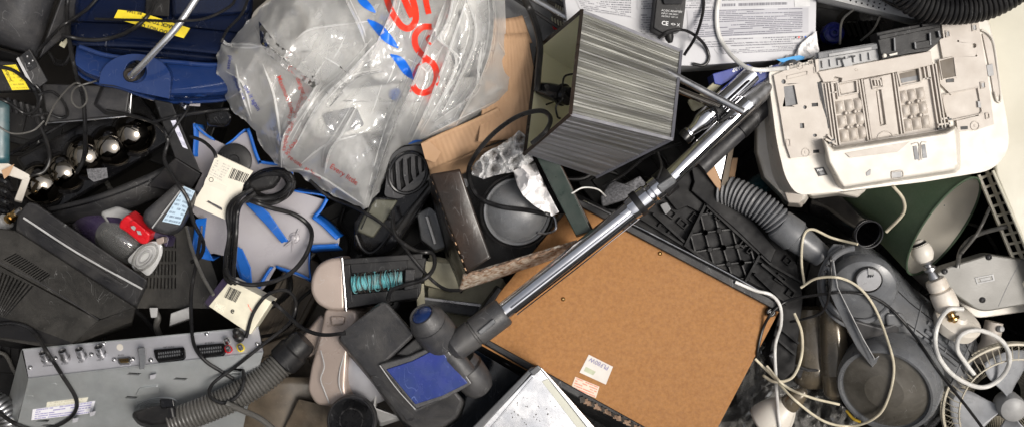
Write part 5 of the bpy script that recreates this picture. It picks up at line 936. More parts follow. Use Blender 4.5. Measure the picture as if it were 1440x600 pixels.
so = obj('bulb_holder', lathe(sk0, sx_, [(0, 13), (8, 14), (8, 16), (12, 16), (12, 13), (30, 12), (46, 9)], 26), M['black_gloss'], r)
obj('holder_clip', tube([(806, 104, 252), (794, 108, 252), (791, 122, 248), (790, 140, 246), (782, 150, 246), (784, 164, 244), (788, 167, 242)], 1.5, 8), M['black_gloss'], r)
obj('spider_arm', bar(A.lerp(B, .5)+(E-A)*.15, sk0, 2, 2), M['black_gloss'], r); obj('spider_arm', bar(Cc.lerp(Dd, .5)+(E-A)*.15, sk0, 2, 2), M['black_gloss'], r)
r = T('lamp_stand', 'brushed steel lamp stem sticking out right of the square lampshade', 'lamp stand', (1000, 140, 200))
seg_(930, 97, 232, 1046, 158, 246, [(0, 5.2), (1, 5.2), (1, 3), (.98, 2.6)], M['steel'], 'stem'); seg_(930, 118, 212, 1012, 150, 218, [(0, 5), (1, 5)], M['darkchrome'], 'second_stem')
# ---------------------------------------------------------------- things behind, top middle
r = T('grey_metal_lid', 'scratched grey flat lid with clutter above the cardboard flap', 'lid', (750, 60, 60))
obj('plate', plate([(690, -30), (760, -30), (790, 60), (770, 130), (700, 130)], 96, -8, 0), M['grey'], r, bevel=2)
obj('red_scrap', plate([(776, 34), (784, 36), (786, 42), (778, 42)], 110, -1, 0), M['red'], r)
r = T('rod_bundle', 'dull steel rails with a cream comb strip at the top left of the lampshade', 'rail', (780, 20, 100))
for i, (a, b) in enumerate((((728, -14), (812, 34)), ((742, -20), (822, 24)), ((720, -4), (802, 50)))): seg_(*a, 150-i*12, *b, 160-i*12, [(0, 4.5-i), (1, 4.5-i)], M['steel'] if i == 0 else M['dkgrey'], 'rail')
for i in range(9): obj('comb_tooth', bar(P(784+i*3.2, -20, 120), P(781+i*3.2, 18, 118), 1.4, 6), M['cream_paper'], r)
for i in range(6): obj('comb_tooth', bar(P(776+i*4, 24+i*2, 122), P(778+i*4, 36+i*2, 120), 1.6, 4), M['cream_paper'], r)
r = T('printed_carton', 'pale grey cardboard carton covered in fine print at the top', 'carton', (990, 40, 60))
pc_ = Plane((800, 0, 178), (1145, 0, 178), (1145, 82, 176))
obj('carton_top', plate([(790, -40), (1149, -40), (1147, 72), (1128, 80), (1110, 84), (970, 93), (935, 92), (800, 60)], pc_, -70, 0), mat('grey_white_card', (.52, .52, .54), .5, ns=8, col2=(.46, .46, .48), dust=.08), r, bevel=1.2)
pm = [printed('fine_print_%d' % i, (.50, .50, .52), (.10, .10, .12), n_, .56, w_) for i, (n_, w_) in enumerate(((13, 12), (11, 14), (15, 18), (4, 20)))]
pm2 = printed('fine_print_grey_box', (.42, .42, .45), (.10, .10, .13), 14, .62, 18)
for q, m_ in (([(800, -20), (892, -16), (892, 26), (816, 14)], pm[0]), ([(896, -20), (1006, -20), (1008, 12), (896, 14)], pm[1]), ([(966, 15), (1137, 11), (1137, 46), (968, 54)], pm2), ([(900, 20), (922, 20), (922, 58), (900, 56)], pm[1]), ([(968, 56), (1137, 50), (1137, 62), (990, 68)], pm[3]), ([(1004, 69), (1135, 63), (1136, 71), (1010, 77)], pm[3]), ([(1010, -20), (1112, -20), (1112, 9), (1010, 12)], pm[3])):
    obj('print_block', plate(q, pc_, .2, .7), m_, r)
obj('blank_square', plate([(1116, -6), (1138, -7), (1139, 9), (1118, 10)], pc_, .2, .7), mat('plain_white_label', (.62, .62, .62), .5), r)
for i, m_ in enumerate(('ink', 'red_ink', 'purple', 'blue_ink')): obj('ink_dot', plate(ell(1119+i*4.6, 53-i*.3, 1.3, n=10), pc_, .8, 1.3), M[m_], r)
obj('torn_corner', tri_region([(1128, 60), (1148, 44), (1152, 76), (1132, 84), (1112, 86)], 3, lambda x, y: 182+5*noise.noise(Vector((x*.15, y*.15, 1)))), M['paper'], r, solid=1.2)
obj('blue_tape', plate([(1092, 84), (1124, 78), (1132, 80), (1130, 84), (1100, 88)], 190, -1.5, 0), mat('cyan_tape', (.02, .32, .72), .35), label='strip of bright light-blue tape on the torn carton corner', cat='tape')
r = T('wall_adapter', 'black plug-in power adapter with white print lying on the carton', 'power adapter', (942, 24, 178))
pw = Plane((924, 0, 212), (964, 0, 212), (960, 44, 210))
obj('body', plate(rp([(924, -16), (966, -14), (964, 10), (960, 42), (936, 50), (918, 40)], 3), pw, -32, 0), M['black'], r, bevel=2.5, seg=3)
obj('plug_face', plate(rp([(930, -10), (962, -8), (960, 6), (934, 6)], 2), pw, 0, 5), M['black_gloss'], r, bevel=1)
obj('strain_relief', seg_.__call__ and lathe(P(940, 47, 196), (.2, -1, 0), [(0, 7), (7, 6), (12, 3)], 14), M['black'], r)
text('CE', pw, 930, 35, 8, 8, M['white_ink'], r, bold=.2); text('AC/DC ADAPTER', pw, 930, 16, 5, 3.8, M['white_ink'], r); text('INPUT 100-240V~', pw, 930, 20, 5, 3.2, M['white_ink'], r); text('OUTPUT 12V 1A', pw, 930, 24, 5, 3.2, M['white_ink'], r); text('<> X', pw, 943, 36, 8, 6, M['white_ink'], r, bold=.1)
for k, (q, zz) in enumerate((([(1002, 104), (1052, 90), (1062, 96), (1014, 120), (1005, 118)], 196), ([(1040, 110), (1094, 90), (1100, 98), (1058, 124), (1040, 122)], 200))):
    r = T('ink_box', ['blue and white slim product box, left of two under the carton', 'blue and white slim product box, right of two beside the printer corner'][k], 'box', (q[0][0], q[0][1], zz-30))
    pk_ = PL(zz); obj('box_body', plate(q, pk_, -34, 0), mat('deep_blue_card', (.03, .05, .28), .4, dust=.1) if k == 0 else M['blue_panel'], r, bevel=1)
    e_ = [(1003, 116), (1014, 121), (985, 150), (974, 142)] if k == 0 else [(1040, 110), (1058, 124), (1020, 152), (1012, 148)]
    obj('white_side', hexa([(x, y, zz-3 if i < 2 else zz-24) for i, (x, y) in enumerate(e_)], [(x, y, zz-36) for x, y in e_]), M['cream_paper'] if k == 0 else M['blue'], r, bevel=1)
    text('SHARP', pk_, q[2][0]-14, q[2][1]-6, 158, 7, M['white_ink'], r, bold=.2)
obj('cream_tube', seg_.__call__ and lathe(P(970, 150, 150), P(1030, 118, 160)-P(970, 150, 150), [(0, 6), (2, 9), (60, 9), (64, 8)], 20), M['cream_paper'], label='cream cylinder end behind the lampshade stem', cat='cylinder')
obj('dust_fluff', hexa([(862, 250, 120), (868, 256, 124), (890, 262, 120), (894, 276, 116), (846, 290, 110), (844, 276, 114)], [(862, 250, 80), (868, 256, 80), (890, 262, 80), (894, 276, 80), (846, 292, 80), (844, 276, 80)]), M['fluff'], label='tuft of grey fluff in the dark gap beside the chrome tube', cat='fluff', bevel=3)
obj('grey_pouch', crumple.__call__ and tri_region([(872, 262), (900, 248), (912, 262), (892, 280)], 4, lambda x, y: 110+5*noise.noise(Vector((x*.1, y*.1, 0)))), M['fluff'], label='limp dark cloth beside the fluff under the chrome tube', cat='cloth', solid=3)
# ================================================================ right side of the heap
r = T('fridge_panel', 'smooth cream painted appliance side filling the right edge', 'appliance', (1430, 100, 0))
obj('side_panel', hexa([(1376, -60, 172), (1700, -60, 190), (1700, 720, 190), (1590, 720, 172), (1398, 246, 166), (1386, 120, 170)], [(1380, -60, -100), (1700, -60, -100), (1700, 720, -100), (1594, 720, -100), (1402, 246, -100), (1390, 120, -100)]), M['cream'], r, bevel=5, seg=3)
obj('edge_lip', sweep([P(1396, 240, 169), P(1440, 340, 171), P(1500, 480, 172)], 2.2, 8), M['cream'], r)
r = T('wire_basket', 'cream coated ladder-like grille strip between the printer and junction box', 'grille', (1410, 310, 100))
g0, g1, g2, g3 = Vector((1376, 246)), Vector((1399, 236)), Vector((1478, 430)), Vector((1452, 430))
for k in (0, .5, 1): a, b = g0.lerp(g1, k), g3.lerp(g2, k); obj('rail', bar(P(a.x, a.y, 142), P(b.x, b.y, 142), 3.4, 4), M['wire_cream'], r)
for i in range(14): t_ = (i+.4)/14; a, b = g0.lerp(g3, t_), g1.lerp(g2, t_); obj('rung', bar(P(a.x, a.y, 142.5), P(b.x, b.y, 142.5), 3.0, 3.4), M['wire_cream'], r)
# ---------------------------------------------------------------- printer underside
r = T('printer', 'white inkjet printer lying upside down with its moulded underside and sheet feeder showing', 'printer', (1250, 160, 90))
outer = [(1081, 100, 6), (1148, 84, 2), (1146, 78, 2), (1236, 60, 2), (1322, 42, 2), (1324, 34, 2), (1388, 25, 10), (1394, 44, 10), (1404, 108, 20), (1417, 168, 20), (1420, 212, 30), (1396, 240, 30), (1300, 256, 10), (1180, 270, 20), (1120, 275, 26), (1104, 250, 30), (1092, 200, 20), (1083, 130, 10)]
obj('housing', plate(rp(outer, 6), 206, -96, 0, out=-6), M['white'], r, bevel=9, seg=5)
bz = 207
rcs = [[(1102, 122), (1117, 120), (1122, 147), (1105, 150)], rect(1146, 147.5, 9, 5, -4), rect(1128, 177, 6, 7, -4), rect(1148, 213, 9, 4.5, -4), ell(1132, 151, 2.6), ell(1102, 115, 3.2), ell(1146, 190.5, 3, 2.2)]
obj('left_plate', plate([(1088, 106), (1104, 99), (1148, 88), (1149, 101), (1156, 113), (1149, 116), (1153, 140), (1162, 166), (1166, 190), (1158, 192), (1159, 216), (1112, 223), (1104, 200), (1096, 150)], bz, -1, 3.4, holes=rcs), M['beige'], r, bevel=.7)
obj('left_recess', plate([(1098, 112), (1154, 102), (1160, 214), (1118, 220)], bz, -2, .3), M['grey'], r)
for x, y, a in ((1125, 93, 4.5), (1133, 214.5, 5.5)):
    obj('boss_ring', sweep([P(px, py, bz+3.6) for px, py in ell(x, y, a, n=20)]+[P(x+a, y, bz+3.6)], .8, 6), M['beige'], r); obj('boss', lathe(P(x, y, bz+3), (0, 0, 1), [(0, 2), (1, 1.8), (1, .4)], 12), M['beige'], r)
def frame_on(c4, h0, h1, w_=1.3, nm='raised_frame', z=None):
    z = bz if z is None else z; c_ = Vector((sum(p[0] for p in c4)/4, sum(p[1] for p in c4)/4)); k = []
    for p in c4: d = Vector(p)-c_; k.append(tuple(c_+d*(1-w_/max(d.length, 1)*1.3)))
    obj(nm, plate(c4, z, h0, h1, holes=[k]), M['beige'], r, bevel=.4)
for q in ([(1106, 107), (1136, 100), (1137, 105), (1107, 112)], rect(1108.5, 201, 6, 10, -4), rect(1147, 99, 5, 9, -6), rect(1140, 88, 7, 7, -10), rect(1113, 92, 5, 6, -8)): frame_on(q, 3, 4.4, 1.4)
rr_ = [[(1323, 84), (1341, 80.5), (1345, 106), (1328, 109)], rect(1336, 113.5, 11, 5, -5), ell(1370, 64.5, 3.2), ell(1373, 78.5, 1.3), ell(1347.5, 58, 1.5), rect(1356, 180, 10, 4.5, -4)]
obj('right_plate', plate([(1324, 33), (1376, 27), (1378, 45), (1388, 100), (1396, 160), (1398, 175), (1380, 181), (1347, 186), (1345, 170), (1376, 163), (1380, 157), (1375, 124), (1343, 131), (1338, 134), (1322, 118), (1320, 86), (1338, 80), (1326, 82), (1321, 56), (1327, 54)], bz, -1, 3.4, holes=rr_[1:]), M['beige'], r, bevel=.7)
obj('dark_window', plate([(1322, 86), (1341, 81), (1345, 107), (1326, 111)], bz, 0, 3.9), M['brown_sheet'], r, bevel=.3); frame_on([(1320, 84), (1342, 79), (1346, 109), (1325, 113)], 3, 5, 1.8)
obj('deep_pocket', plate([(1326, 134), (1374, 124), (1381, 159), (1346, 170), (1330, 168)], bz, -1, 1.2), M['beige'], r, bevel=.5); frame_on([(1324, 133), (1376, 122), (1383, 160), (1332, 171)], 1, 4, 1.6)
for x, y, w_, h_ in ((1333, 48, 6, 10), (1370.5, 39, 7, 10), (1382.5, 120, 7, 10), (1389, 163, 6, 9)): frame_on(rect(x, y, w_, h_, -6), 3, 5, 1.5)
for x, y, w_, h_ in ((1333, 48, 3, 6), (1370.5, 39, 4, 6), (1382.5, 120, 4, 6), (1378, 147, 5, 9)): obj('slot_floor', plate(rect(x, y, w_, h_, -6), bz, 3, 3.9), M['ltgrey'], r)
obj('boss_ring', sweep([P(px, py, bz+3.8) for px, py in ell(1371, 177, 6, n=20)]+[P(1377, 177, bz+3.8)], .8, 6), M['beige'], r); obj('boss', lathe(P(1371, 177, bz+3), (0, 0, 1), [(0, 2), (1, 1.8), (1, .4)], 12), M['beige'], r)
obj('slot_shade', plate(rect(1356, 180, 10, 4.5, -4), bz, 2, 3.8), M['ink'], r); obj('slot_shade', plate(rect(1336, 113.5, 10, 4, -5), bz, 3, 4.4), M['ink'], r)  # black plates paint the shade inside the slots
for x, y in ((1146, 147.5), (1148, 213)): obj('slot_shade', plate(rect(x, y, 9, 4.5, -4), bz, 0, 1.4), M['ink'], r)  # black floors paint the shade inside these holes
# side handle recess
obj('side_rim', hexa([(1381, 26, 206), (1389, 26, 205), (1396, 50, 203), (1404, 100, 202), (1413, 170, 198), (1408, 176, 198), (1398, 128, 206), (1390, 80, 207)], [(1381, 26, 150), (1389, 26, 150), (1396, 50, 150), (1404, 100, 150), (1413, 170, 150), (1408, 176, 150), (1398, 128, 150), (1390, 80, 150)]), M['white'], r, bevel=2)
obj('handle_recess', plate(rp([(1381, 46), (1390, 52), (1396, 62), (1405, 118), (1406, 136), (1398, 136), (1392, 100)], 4), bz, -1, .9), M['beige'], r, bevel=.8); obj('recess_step', plate([(1387, 92), (1396, 90), (1398, 106), (1390, 108)], bz, .8, 2.2), M['ltgrey'], r, bevel=.5)
obj('handle_rim', sweep(cat([P(1380, 42, 209), P(1390, 48, 209), P(1397, 60, 209), P(1403, 100, 208), P(1407, 140, 207), P(1402, 142, 208), P(1399, 130, 209)], 6), 1.5, 8), M['white'], r)
# carriage opening, grey and black
obj('grey_bay', plate([(1148, 74), (1234, 60), (1238, 84), (1150, 100)], bz, -4, 2), M['ltgrey'], r, bevel=.6)
obj('bay_rail', plate([(1150, 74), (1234, 61), (1235, 69), (1151, 83)], bz, 2, 6), M['grey'], r, bevel=1)
obj('bay_bar', plate([(1165, 76), (1226, 66), (1226, 70), (1166, 80)], bz, 6, 7.4), M['ltgrey'], r, bevel=.5)
for i in range(7): obj('bay_fin', bar(P(1156+i*11, 86-i*1.9, bz+3), P(1157+i*11, 96-i*1.9, bz+3), 1.6, 4), M['ltgrey'], r)
obj('bay_catch', plate([(1184, 84), (1196, 81), (1200, 94), (1188, 96)], bz, 2, 6), M['ltgrey'], r, bevel=.8); obj('bay_catch', plate([(1197, 79), (1203, 78), (1203, 80), (1198, 81.5)], bz, 5, 7), M['ink'], r); obj('bay_catch', plate([(1179, 82.5), (1186, 81), (1186, 83), (1180, 84.5)], bz, 5, 7), M['ink'], r)
blk = [(1232, 46), (1260, 40), (1294, 34), (1294, 31), (1321, 27), (1325, 53), (1318, 62), (1306, 72), (1278, 76), (1240, 84)]
obj('carriage_block', plate(blk, 216, -24, 0), M['black'], r, bevel=1.2)
for q in ([(1236, 50), (1322, 33), (1323, 38), (1237, 56)], [(1296, 34), (1320, 30), (1321, 34), (1297, 38)], [(1286, 60), (1310, 56), (1312, 66), (1288, 70)]): obj('block_step', plate(q, 216, 0, 4), M['black'], r, bevel=.8)
for a, b in (((1257, 54), (1258, 72)), ((1307, 47), (1308, 64)), ((1319, 44), (1321, 53)), ((1286, 60), (1287, 69))): obj('block_rib', bar(P(*a, 219), P(*b, 219), 1.6, 4), M['midgrey'], r)
obj('white_pin', lathe(P(1243, 79, 216), (0, 0, 1), [(0, 3), (3, 3), (4, 2)], 14), M['white'], r); obj('white_pin', hexa([(1250, 77, 220), (1262, 74, 220), (1262, 77, 220), (1252, 79, 220)], [(1250, 77, 216), (1262, 74, 216), (1262, 77, 216), (1252, 79, 216)]), M['white'], r)
obj('bridge', plate([(1150, 101), (1309, 72), (1312, 91), (1300, 94), (1243, 105), (1183, 116), (1184, 110), (1174, 108), (1172, 115), (1158, 116)], bz, 0, 6.5), M['beige'], r, bevel=.9)
obj('boss', lathe(P(1204, 98.5, bz+6), (0, 0, 1), [(0, 2.6), (1, 2), (.6, .6)], 12), M['beige'], r)
# sheet feeder cassette
obj('feeder_floor', plate([(1150, 115), (1312, 88), (1334, 180), (1166, 210)], bz, -3, .6), M['beige'], r)
obj('gap_shade', plate([(1150, 116), (1155, 115), (1160, 146), (1166, 180), (1163, 184), (1157, 150)], bz, .6, 1.1), M['ink'], r)  # black strip paints the shade of the gap
obj('brown_gap', plate([(1184, 110), (1300, 90), (1301, 96), (1186, 116)], bz, .6, 1.2), M['brown_sheet'], r)
def ribline(a, b, w_=1.5, h_=4, nm='feeder_rib'): obj(nm, bar(P(*a, bz+h_/2), P(*b, bz+h_/2), w_, h_+1), M['beige'], r)
for d in (0, 4, 8): ribline((1160+d, 118-d*.2), (1172+d, 206-d*.2), 1.5, 3+d*.3)
for d in (0, 5, 9): ribline((1305+d, 92-d*.2), (1319+d, 182-d*.2), 1.6, 4+d*.3)
for a, b in (((1211, 112), (1224, 197)), ((1255, 103), (1267, 189)), ((1259, 103), (1271, 188)), ((1207, 113), (1220, 198)), ((1168, 208), (1334, 181)), ((1166, 118), (1178, 116)), ((1167, 131), (1176, 130)), ((1295, 93), (1310, 90)), ((1296, 112), (1308, 110)), ((1170, 118), (1173, 142)), ((1175, 117), (1178, 140)), ((1298, 94), (1301, 112)), ((1303, 93), (1306, 112))): ribline(a, b)
for q in ([(1177, 117), (1206, 112), (1208, 131), (1180, 136)], [(1261, 101), (1294, 94), (1297, 116), (1266, 122)]): frame_on(q, .5, 6, 2.4, 'window_frame')
obj('window_floor', plate([(1180, 120), (1204, 115), (1205, 128), (1183, 132)], bz, .5, 2), M['beige'], r); obj('window_floor', plate([(1264, 104), (1291, 98), (1293, 112), (1268, 117)], bz, .5, 1.2), M['brown_sheet'], r); obj('window_floor', plate([(1266, 111), (1292, 106), (1293, 112), (1268, 117)], bz, 1.2, 1.6), M['grey'], r)
for cx4 in ([(1173, 142), (1212, 136), (1221, 195), (1182, 202)], [(1262, 128), (1299, 121), (1310, 180), (1271, 187)]):
    b_ = bil(*[P(x, y, bz+1) for x, y in cx4])
    for i in range(3):
        for j in range(3):
            u0, v0 = i/3+.02, j/3+.02
            def cu(u, v, u0=u0, v0=v0): return b_(u0+u*.295, v0+v*.295)+Vector((0, 0, 4.2*(1-abs(2*u-1)**3)*(1-abs(2*v-1)**3)))
            obj('cushion', patch(cu, 8, 8), M['beige'], r)
    for i in (1, 2):
        for j in (1, 2): q = b_(i/3, j/3); obj('boss', lathe(q, (0, 0, 1), [(0, 3.1), (5, 2.9), (5.5, 2.3), (4, 2), (4, .2)], 16), M['beige'], r)
obj('centre_slab', plate([(1214, 112), (1253, 104), (1264, 189), (1226, 196)], bz, 0, 4.6, holes=[[(1232, 127), (1239, 126), (1246, 175), (1238, 177)]]), M['beige'], r, bevel=.8)
obj('groove_bar', plate([(1233, 129), (1236, 128), (1242, 174), (1239, 175)], bz, 1, 3.4), M['beige'], r, bevel=.5); frame_on([(1224, 111), (1241, 108), (1243, 123), (1227, 126)], 4, 7, 1.6, 'clip_frame')
for x in (1229, 1233, 1237): obj('clip_tooth', bar(P(x, 113, bz+6), P(x+1.6, 121, bz+6), 1.6, 5), M['beige'], r)
obj('thumb_arc', sweep([P(x, y, bz+5) for x, y in ell(1245, 194, 11, 9, -8, 16, 180, 360)], .9, 6), M['beige'], r)
for a, b in (((1318, 176), (1334, 174)), ((1322, 168), (1334, 166)), ((1330, 160), (1336, 182)), ((1160, 196), (1176, 204)), ((1163, 190), (1172, 200))): ribline(a, b, 2.2, 6)
for x, y in ((1322, 181), (1330, 176), (1336, 168), (1168, 201), (1172, 197)): obj('notch_shade', plate(rect(x, y, 5, 2.5, -10), bz, 3, 6.6), M['ink'], r)  # black plates paint the shade of the notches
# front bulge (paper tray)
bu = [(1154, 193), (1166, 208), (1205, 204), (1330, 182), (1344, 176), (1350, 185), (1351, 236), (1344, 244), (1182, 267), (1176, 258), (1164, 232), (1156, 212)]
obj('front_bulge', hexa([(1158, 196, 232), (1172, 211, 234), (1330, 187, 234), (1342, 180, 233), (1345, 190, 233), (1347, 232, 228), (1342, 239, 226), (1186, 263, 225), (1180, 254, 226), (1166, 228, 230)], [(1154, 192, 196), (1168, 205, 196), (1330, 180, 196), (1344, 174, 196), (1352, 186, 196), (1354, 240, 190), (1346, 248, 186), (1182, 272, 186), (1172, 262, 188), (1158, 232, 192)]), M['white'], r, bevel=2.6, seg=4)
pbu = Plane((1172, 211, 234), (1330, 187, 234), (1186, 263, 225))
obj('bulge_recess', plate([(1196, 214), (1280, 199), (1266, 211), (1262, 214), (1196, 222), (1188, 216)], pbu, 0, .8), M['beige'], r, bevel=.4)
for q in ([(1284, 206), (1289, 205), (1293, 224), (1287, 225)], [(1296, 204), (1301, 203), (1304, 222), (1298, 223)]): obj('v_slot', plate(q, pbu, .2, 1), M['grey'], r)
obj('v_frame', line([(1282, 203), (1292, 202), (1293, 226)], pbu, 1, 1.4), M['beige'], r); obj('v_frame', line([(1303, 200), (1295, 202), (1296, 225)], pbu, 1, 1.4), M['beige'], r)
obj('small_recess', plate(rect(1261, 246, 14, 8, -6), pbu, .2, 1.2), M['ltgrey'], r, bevel=.4); obj('recess_frame', line([(1254, 242), (1268, 240), (1269, 249), (1255, 251), (1254, 242)], pbu, 1.2, 1.3), M['beige'], r)
obj('scuff', plate(rp([(1218, 243), (1222, 240), (1225, 238), (1224, 246), (1219, 248)], 1), pbu, .1, .4), M['ltgrey'], r)
st = obj('maker_label', plate([(1146, 237), (1158, 235), (1164, 246), (1152, 248)], 207, -1, .8), M['ink'], r); text('WiFi', 207, 1149, 241.5, -8, 4.5, M['white_ink'], st, h=1.3, bold=.15); obj('label_window', plate([(1152, 242), (1158, 241), (1160, 245), (1154, 246)], 207, .9, 1.2), M['grey'], st)
# torn corner where the carton touches the printer
obj('corner_fin', hexa([(1146, 84, 214), (1151, 83, 214), (1152, 102, 212), (1148, 103, 212)], [(1146, 84, 200), (1151, 83, 200), (1152, 102, 200), (1148, 103, 200)]), M['beige'], r, bevel=.5)
# ---------------------------------------------------------------- second appliance beneath the printer
r = T('scanner_shell', 'cream appliance shell with a dark red stripe tucked under the printer left edge', 'appliance', (1090, 230, 60))
obj('shell', hexa([(1064, 158, 150), (1082, 150, 156), (1100, 170, 156), (1120, 255, 150), (1136, 274, 140), (1128, 284, 134), (1106, 285, 130), (1100, 274, 132), (1076, 250, 138), (1064, 214, 146)], [(1062, 158, 70), (1082, 150, 70), (1100, 170, 70), (1120, 255, 70), (1140, 274, 70), (1130, 290, 70), (1104, 290, 70), (1096, 278, 70), (1070, 252, 70), (1060, 214, 70)]), M['white'], r, bevel=7, seg=5)
obj('red_stripe', sweep(cat([P(1082, 154, 161), P(1084, 190, 162), P(1092, 228, 158), P(1104, 252, 153), P(1116, 264, 148)], 6), 3.2, 10), mat('dark_red', (.16, .01, .015), .3), r)
obj('grey_strip', hexa([(1087, 165, 166), (1100, 168, 166), (1116, 250, 158), (1110, 252, 158), (1094, 220, 162)], [(1087, 165, 150), (1100, 168, 150), (1116, 250, 140), (1110, 252, 140), (1094, 220, 150)]), mat('taupe', (.12, .10, .09), .4), r, bevel=1.5)
obj('corner_foot', hexa([(1102, 268, 140), (1130, 274, 140), (1124, 286, 134), (1108, 285, 132)], [(1102, 268, 90), (1134, 274, 90), (1128, 292, 90), (1106, 290, 90)]), M['beige'], r, bevel=2)
r = T('white_jug', 'white curved plastic lip visible below the printer front', 'plastic lip', (1190, 275, 80)); obj('lip', hexa([(1130, 268, 120), (1200, 262, 124), (1230, 262, 124), (1212, 272, 122), (1206, 278, 120), (1180, 272, 120), (1140, 276, 116)], [(1130, 268, 80), (1200, 262, 80), (1230, 262, 80), (1212, 276, 80), (1206, 282, 80), (1180, 276, 80), (1140, 280, 80)]), M['white'], r, bevel=3)
obj('teal_bottle', tube([(1066, 300, 40), (1056, 280, 44), (1064, 262, 44), (1078, 256, 40)], 14, 14), M['teal'], label='dusty teal bottle in the dark gap above the ribbed hose', cat='bottle')
# ---------------------------------------------------------------- mirror, ribbed back panel
r = T('framed_mirror', 'small wooden framed mirror corner wedged beneath the chrome tubes', 'mirror', (1005, 225, 100))
for nm, q, m_ in (('frame_side', [(984, 232, 136), (1000, 222, 138), (1016, 262, 132), (1018, 278, 128)], 'card'), ('frame_side', [(1014, 260, 134), (1030, 188, 138), (1036, 186, 136), (1020, 278, 128)], 'brown_sheet')): obj(nm, hexa(q, [(x, y, z-20) for x, y, z in q]), M[m_], r, bevel=1)
obj('glass', hexa([(1000, 222, 134), (1012, 202, 136), (1026, 190, 136), (1014, 254, 130)], [(1000, 222, 130), (1012, 202, 132), (1026, 190, 132), (1014, 254, 126)]), M['steel'], r)
obj('wood_peg', hexa([(1024, 250, 96), (1030, 222, 100), (1038, 222, 100), (1032, 256, 96)], [(1024, 250, 86), (1030, 222, 86), (1038, 222, 86), (1032, 256, 86)]), M['card'], label='short wooden peg in the dark gap right of the mirror', cat='peg', bevel=1)
r = T('television_back', 'black television back cover with diamond rib lattice beside the brown panel', 'television cover', (1010, 330, 60))
ptv = 122
obj('main_shell', plate([(842, 292), (905, 296), (984, 234), (1014, 250), (1036, 282), (1098, 340), (1122, 372), (1130, 420), (1118, 520), (1098, 540), (1080, 500), (1096, 436)], 108, -40, 0), M['black_deep'], r, bevel=2)
obj('raised_plate', plate([(972, 236), (986, 232), (1014, 250), (1020, 262), (1092, 350), (1084, 370), (1034, 322), (972, 268), (976, 256)], ptv, -14, 2), M['black_deep'], r, bevel=1.5)
obj('side_plate', plate([(932, 272), (970, 240), (974, 254), (970, 268), (992, 288), (986, 300), (966, 290), (952, 296)], 112, -6, 4), M['black_deep'], r, bevel=1.5)
lat = [(992, 288), (1066, 356), (1044, 402), (964, 344)]
obj('lattice_floor', plate(lat, 108, 0, 3), M['black_deep'], r)
lb_ = bil(*[P(x, y, 114) for x, y in lat]); lp = {}
def lseg(u0, v0, u1, v1, w_=1.6, nm='lattice_rib'): obj(nm, bar(lb_(u0, v0), lb_(u1, v1), w_, 6), M['black'], r)
for i in range(3):
    for j in range(2):
        u0, u1, um, v0, v1, vm = i/3, (i+1)/3, (i+.5)/3, j/2, (j+1)/2, (j+.5)/2
        lseg(um, v0, u1, vm); lseg(u1, vm, um, v1); lseg(um, v1, u0, vm); lseg(u0, vm, um, v0)
        obj('lattice_boss', lathe(lb_(um, v1 if j == 0 else v0)-Vector((0, 0, 3)), (0, 0, 1), [(0, 4.2), (8, 4), (9, 3)], 12), M['black_deep'], r)
        obj('lattice_boss', lathe(lb_(u1, vm)-Vector((0, 0, 3)), (0, 0, 1), [(0, 4.2), (8, 4), (9, 3)], 12), M['black_deep'], r)
for a, b in (((992, 286), (962, 346)), ((1068, 356), (1042, 404)), ((990, 286), (1084, 372)), ((964, 346), (1046, 404))): obj('edge_rib', bar(P(*a, 116), P(*b, 116), 3, 12), M['black_deep'], r)
for a, b in (((900, 306), (1080, 420)), ((918, 300), (962, 340)), ((905, 322), (960, 352)), ((1070, 370), (1118, 410)), ((1060, 384), (1106, 428)), ((1084, 372), (1126, 396)), ((1096, 460), (1122, 482)), ((1090, 474), (1118, 498))): obj('edge_rib', bar(P(*a, 114), P(*b, 114), 3, 10), M['black_deep'], r)
for x, y, w_, h_, a in ((944, 300, 14, 12, 40), (960, 314, 16, 10, 40), (934, 322, 20, 8, 35), (976, 306, 10, 14, 40), (1098, 392, 16, 12, 35), (1112, 412, 12, 10, 35), (1108, 366, 12, 10, 40)): obj('socket_box', plate(rect(x, y, w_, h_, a), 108, -2, 5, holes=[rect(x, y, w_*.6, h_*.6, a)]), M['black_deep'], r, bevel=.6)
for x, y, w_, h_ in ((998, 296, 7, 10), (1010, 306, 8, 8), (1046, 342, 9, 12), (1054, 352, 6, 9)): obj('clip_hook', plate(rect(x, y, w_, h_, 38), 111, 0, 8, holes=[rect(x, y, w_*.5, h_*.55, 38)]), M['black_deep'], r, bevel=.5)
obj('small_emblem', plate([(1082, 500), (1088, 494), (1092, 496), (1086, 503)], 112, -4, 1), M['ltgrey'], r)
obj('grey_latch', plate(rp([(928, 288), (938, 284), (944, 294), (936, 302)], 2), 116, -4, 2), M['midgrey'], r, bevel=1)
# ---------------------------------------------------------------- short ribbed hose
r = T('ribbed_hose', 'short grey ribbed hose running into the top of the grey vacuum', 'hose', (1070, 290, 90))
obj('ribbed_tube', hose([(1012, 268, 112), (1034, 272, 122), (1062, 286, 134), (1086, 304, 140), (1100, 320, 142)], 22, 5.6, .24), M['grey'], r)
z0 = P(1094, 314, 142); z1 = P(1150, 356, 140)
obj('cuff', lathe(z0, z1-z0, [(0, 21), (3, 23), (26, 24), (28, 21), (40, 20), (62, 17), (70, 16)], 32), M['midgrey'], r)
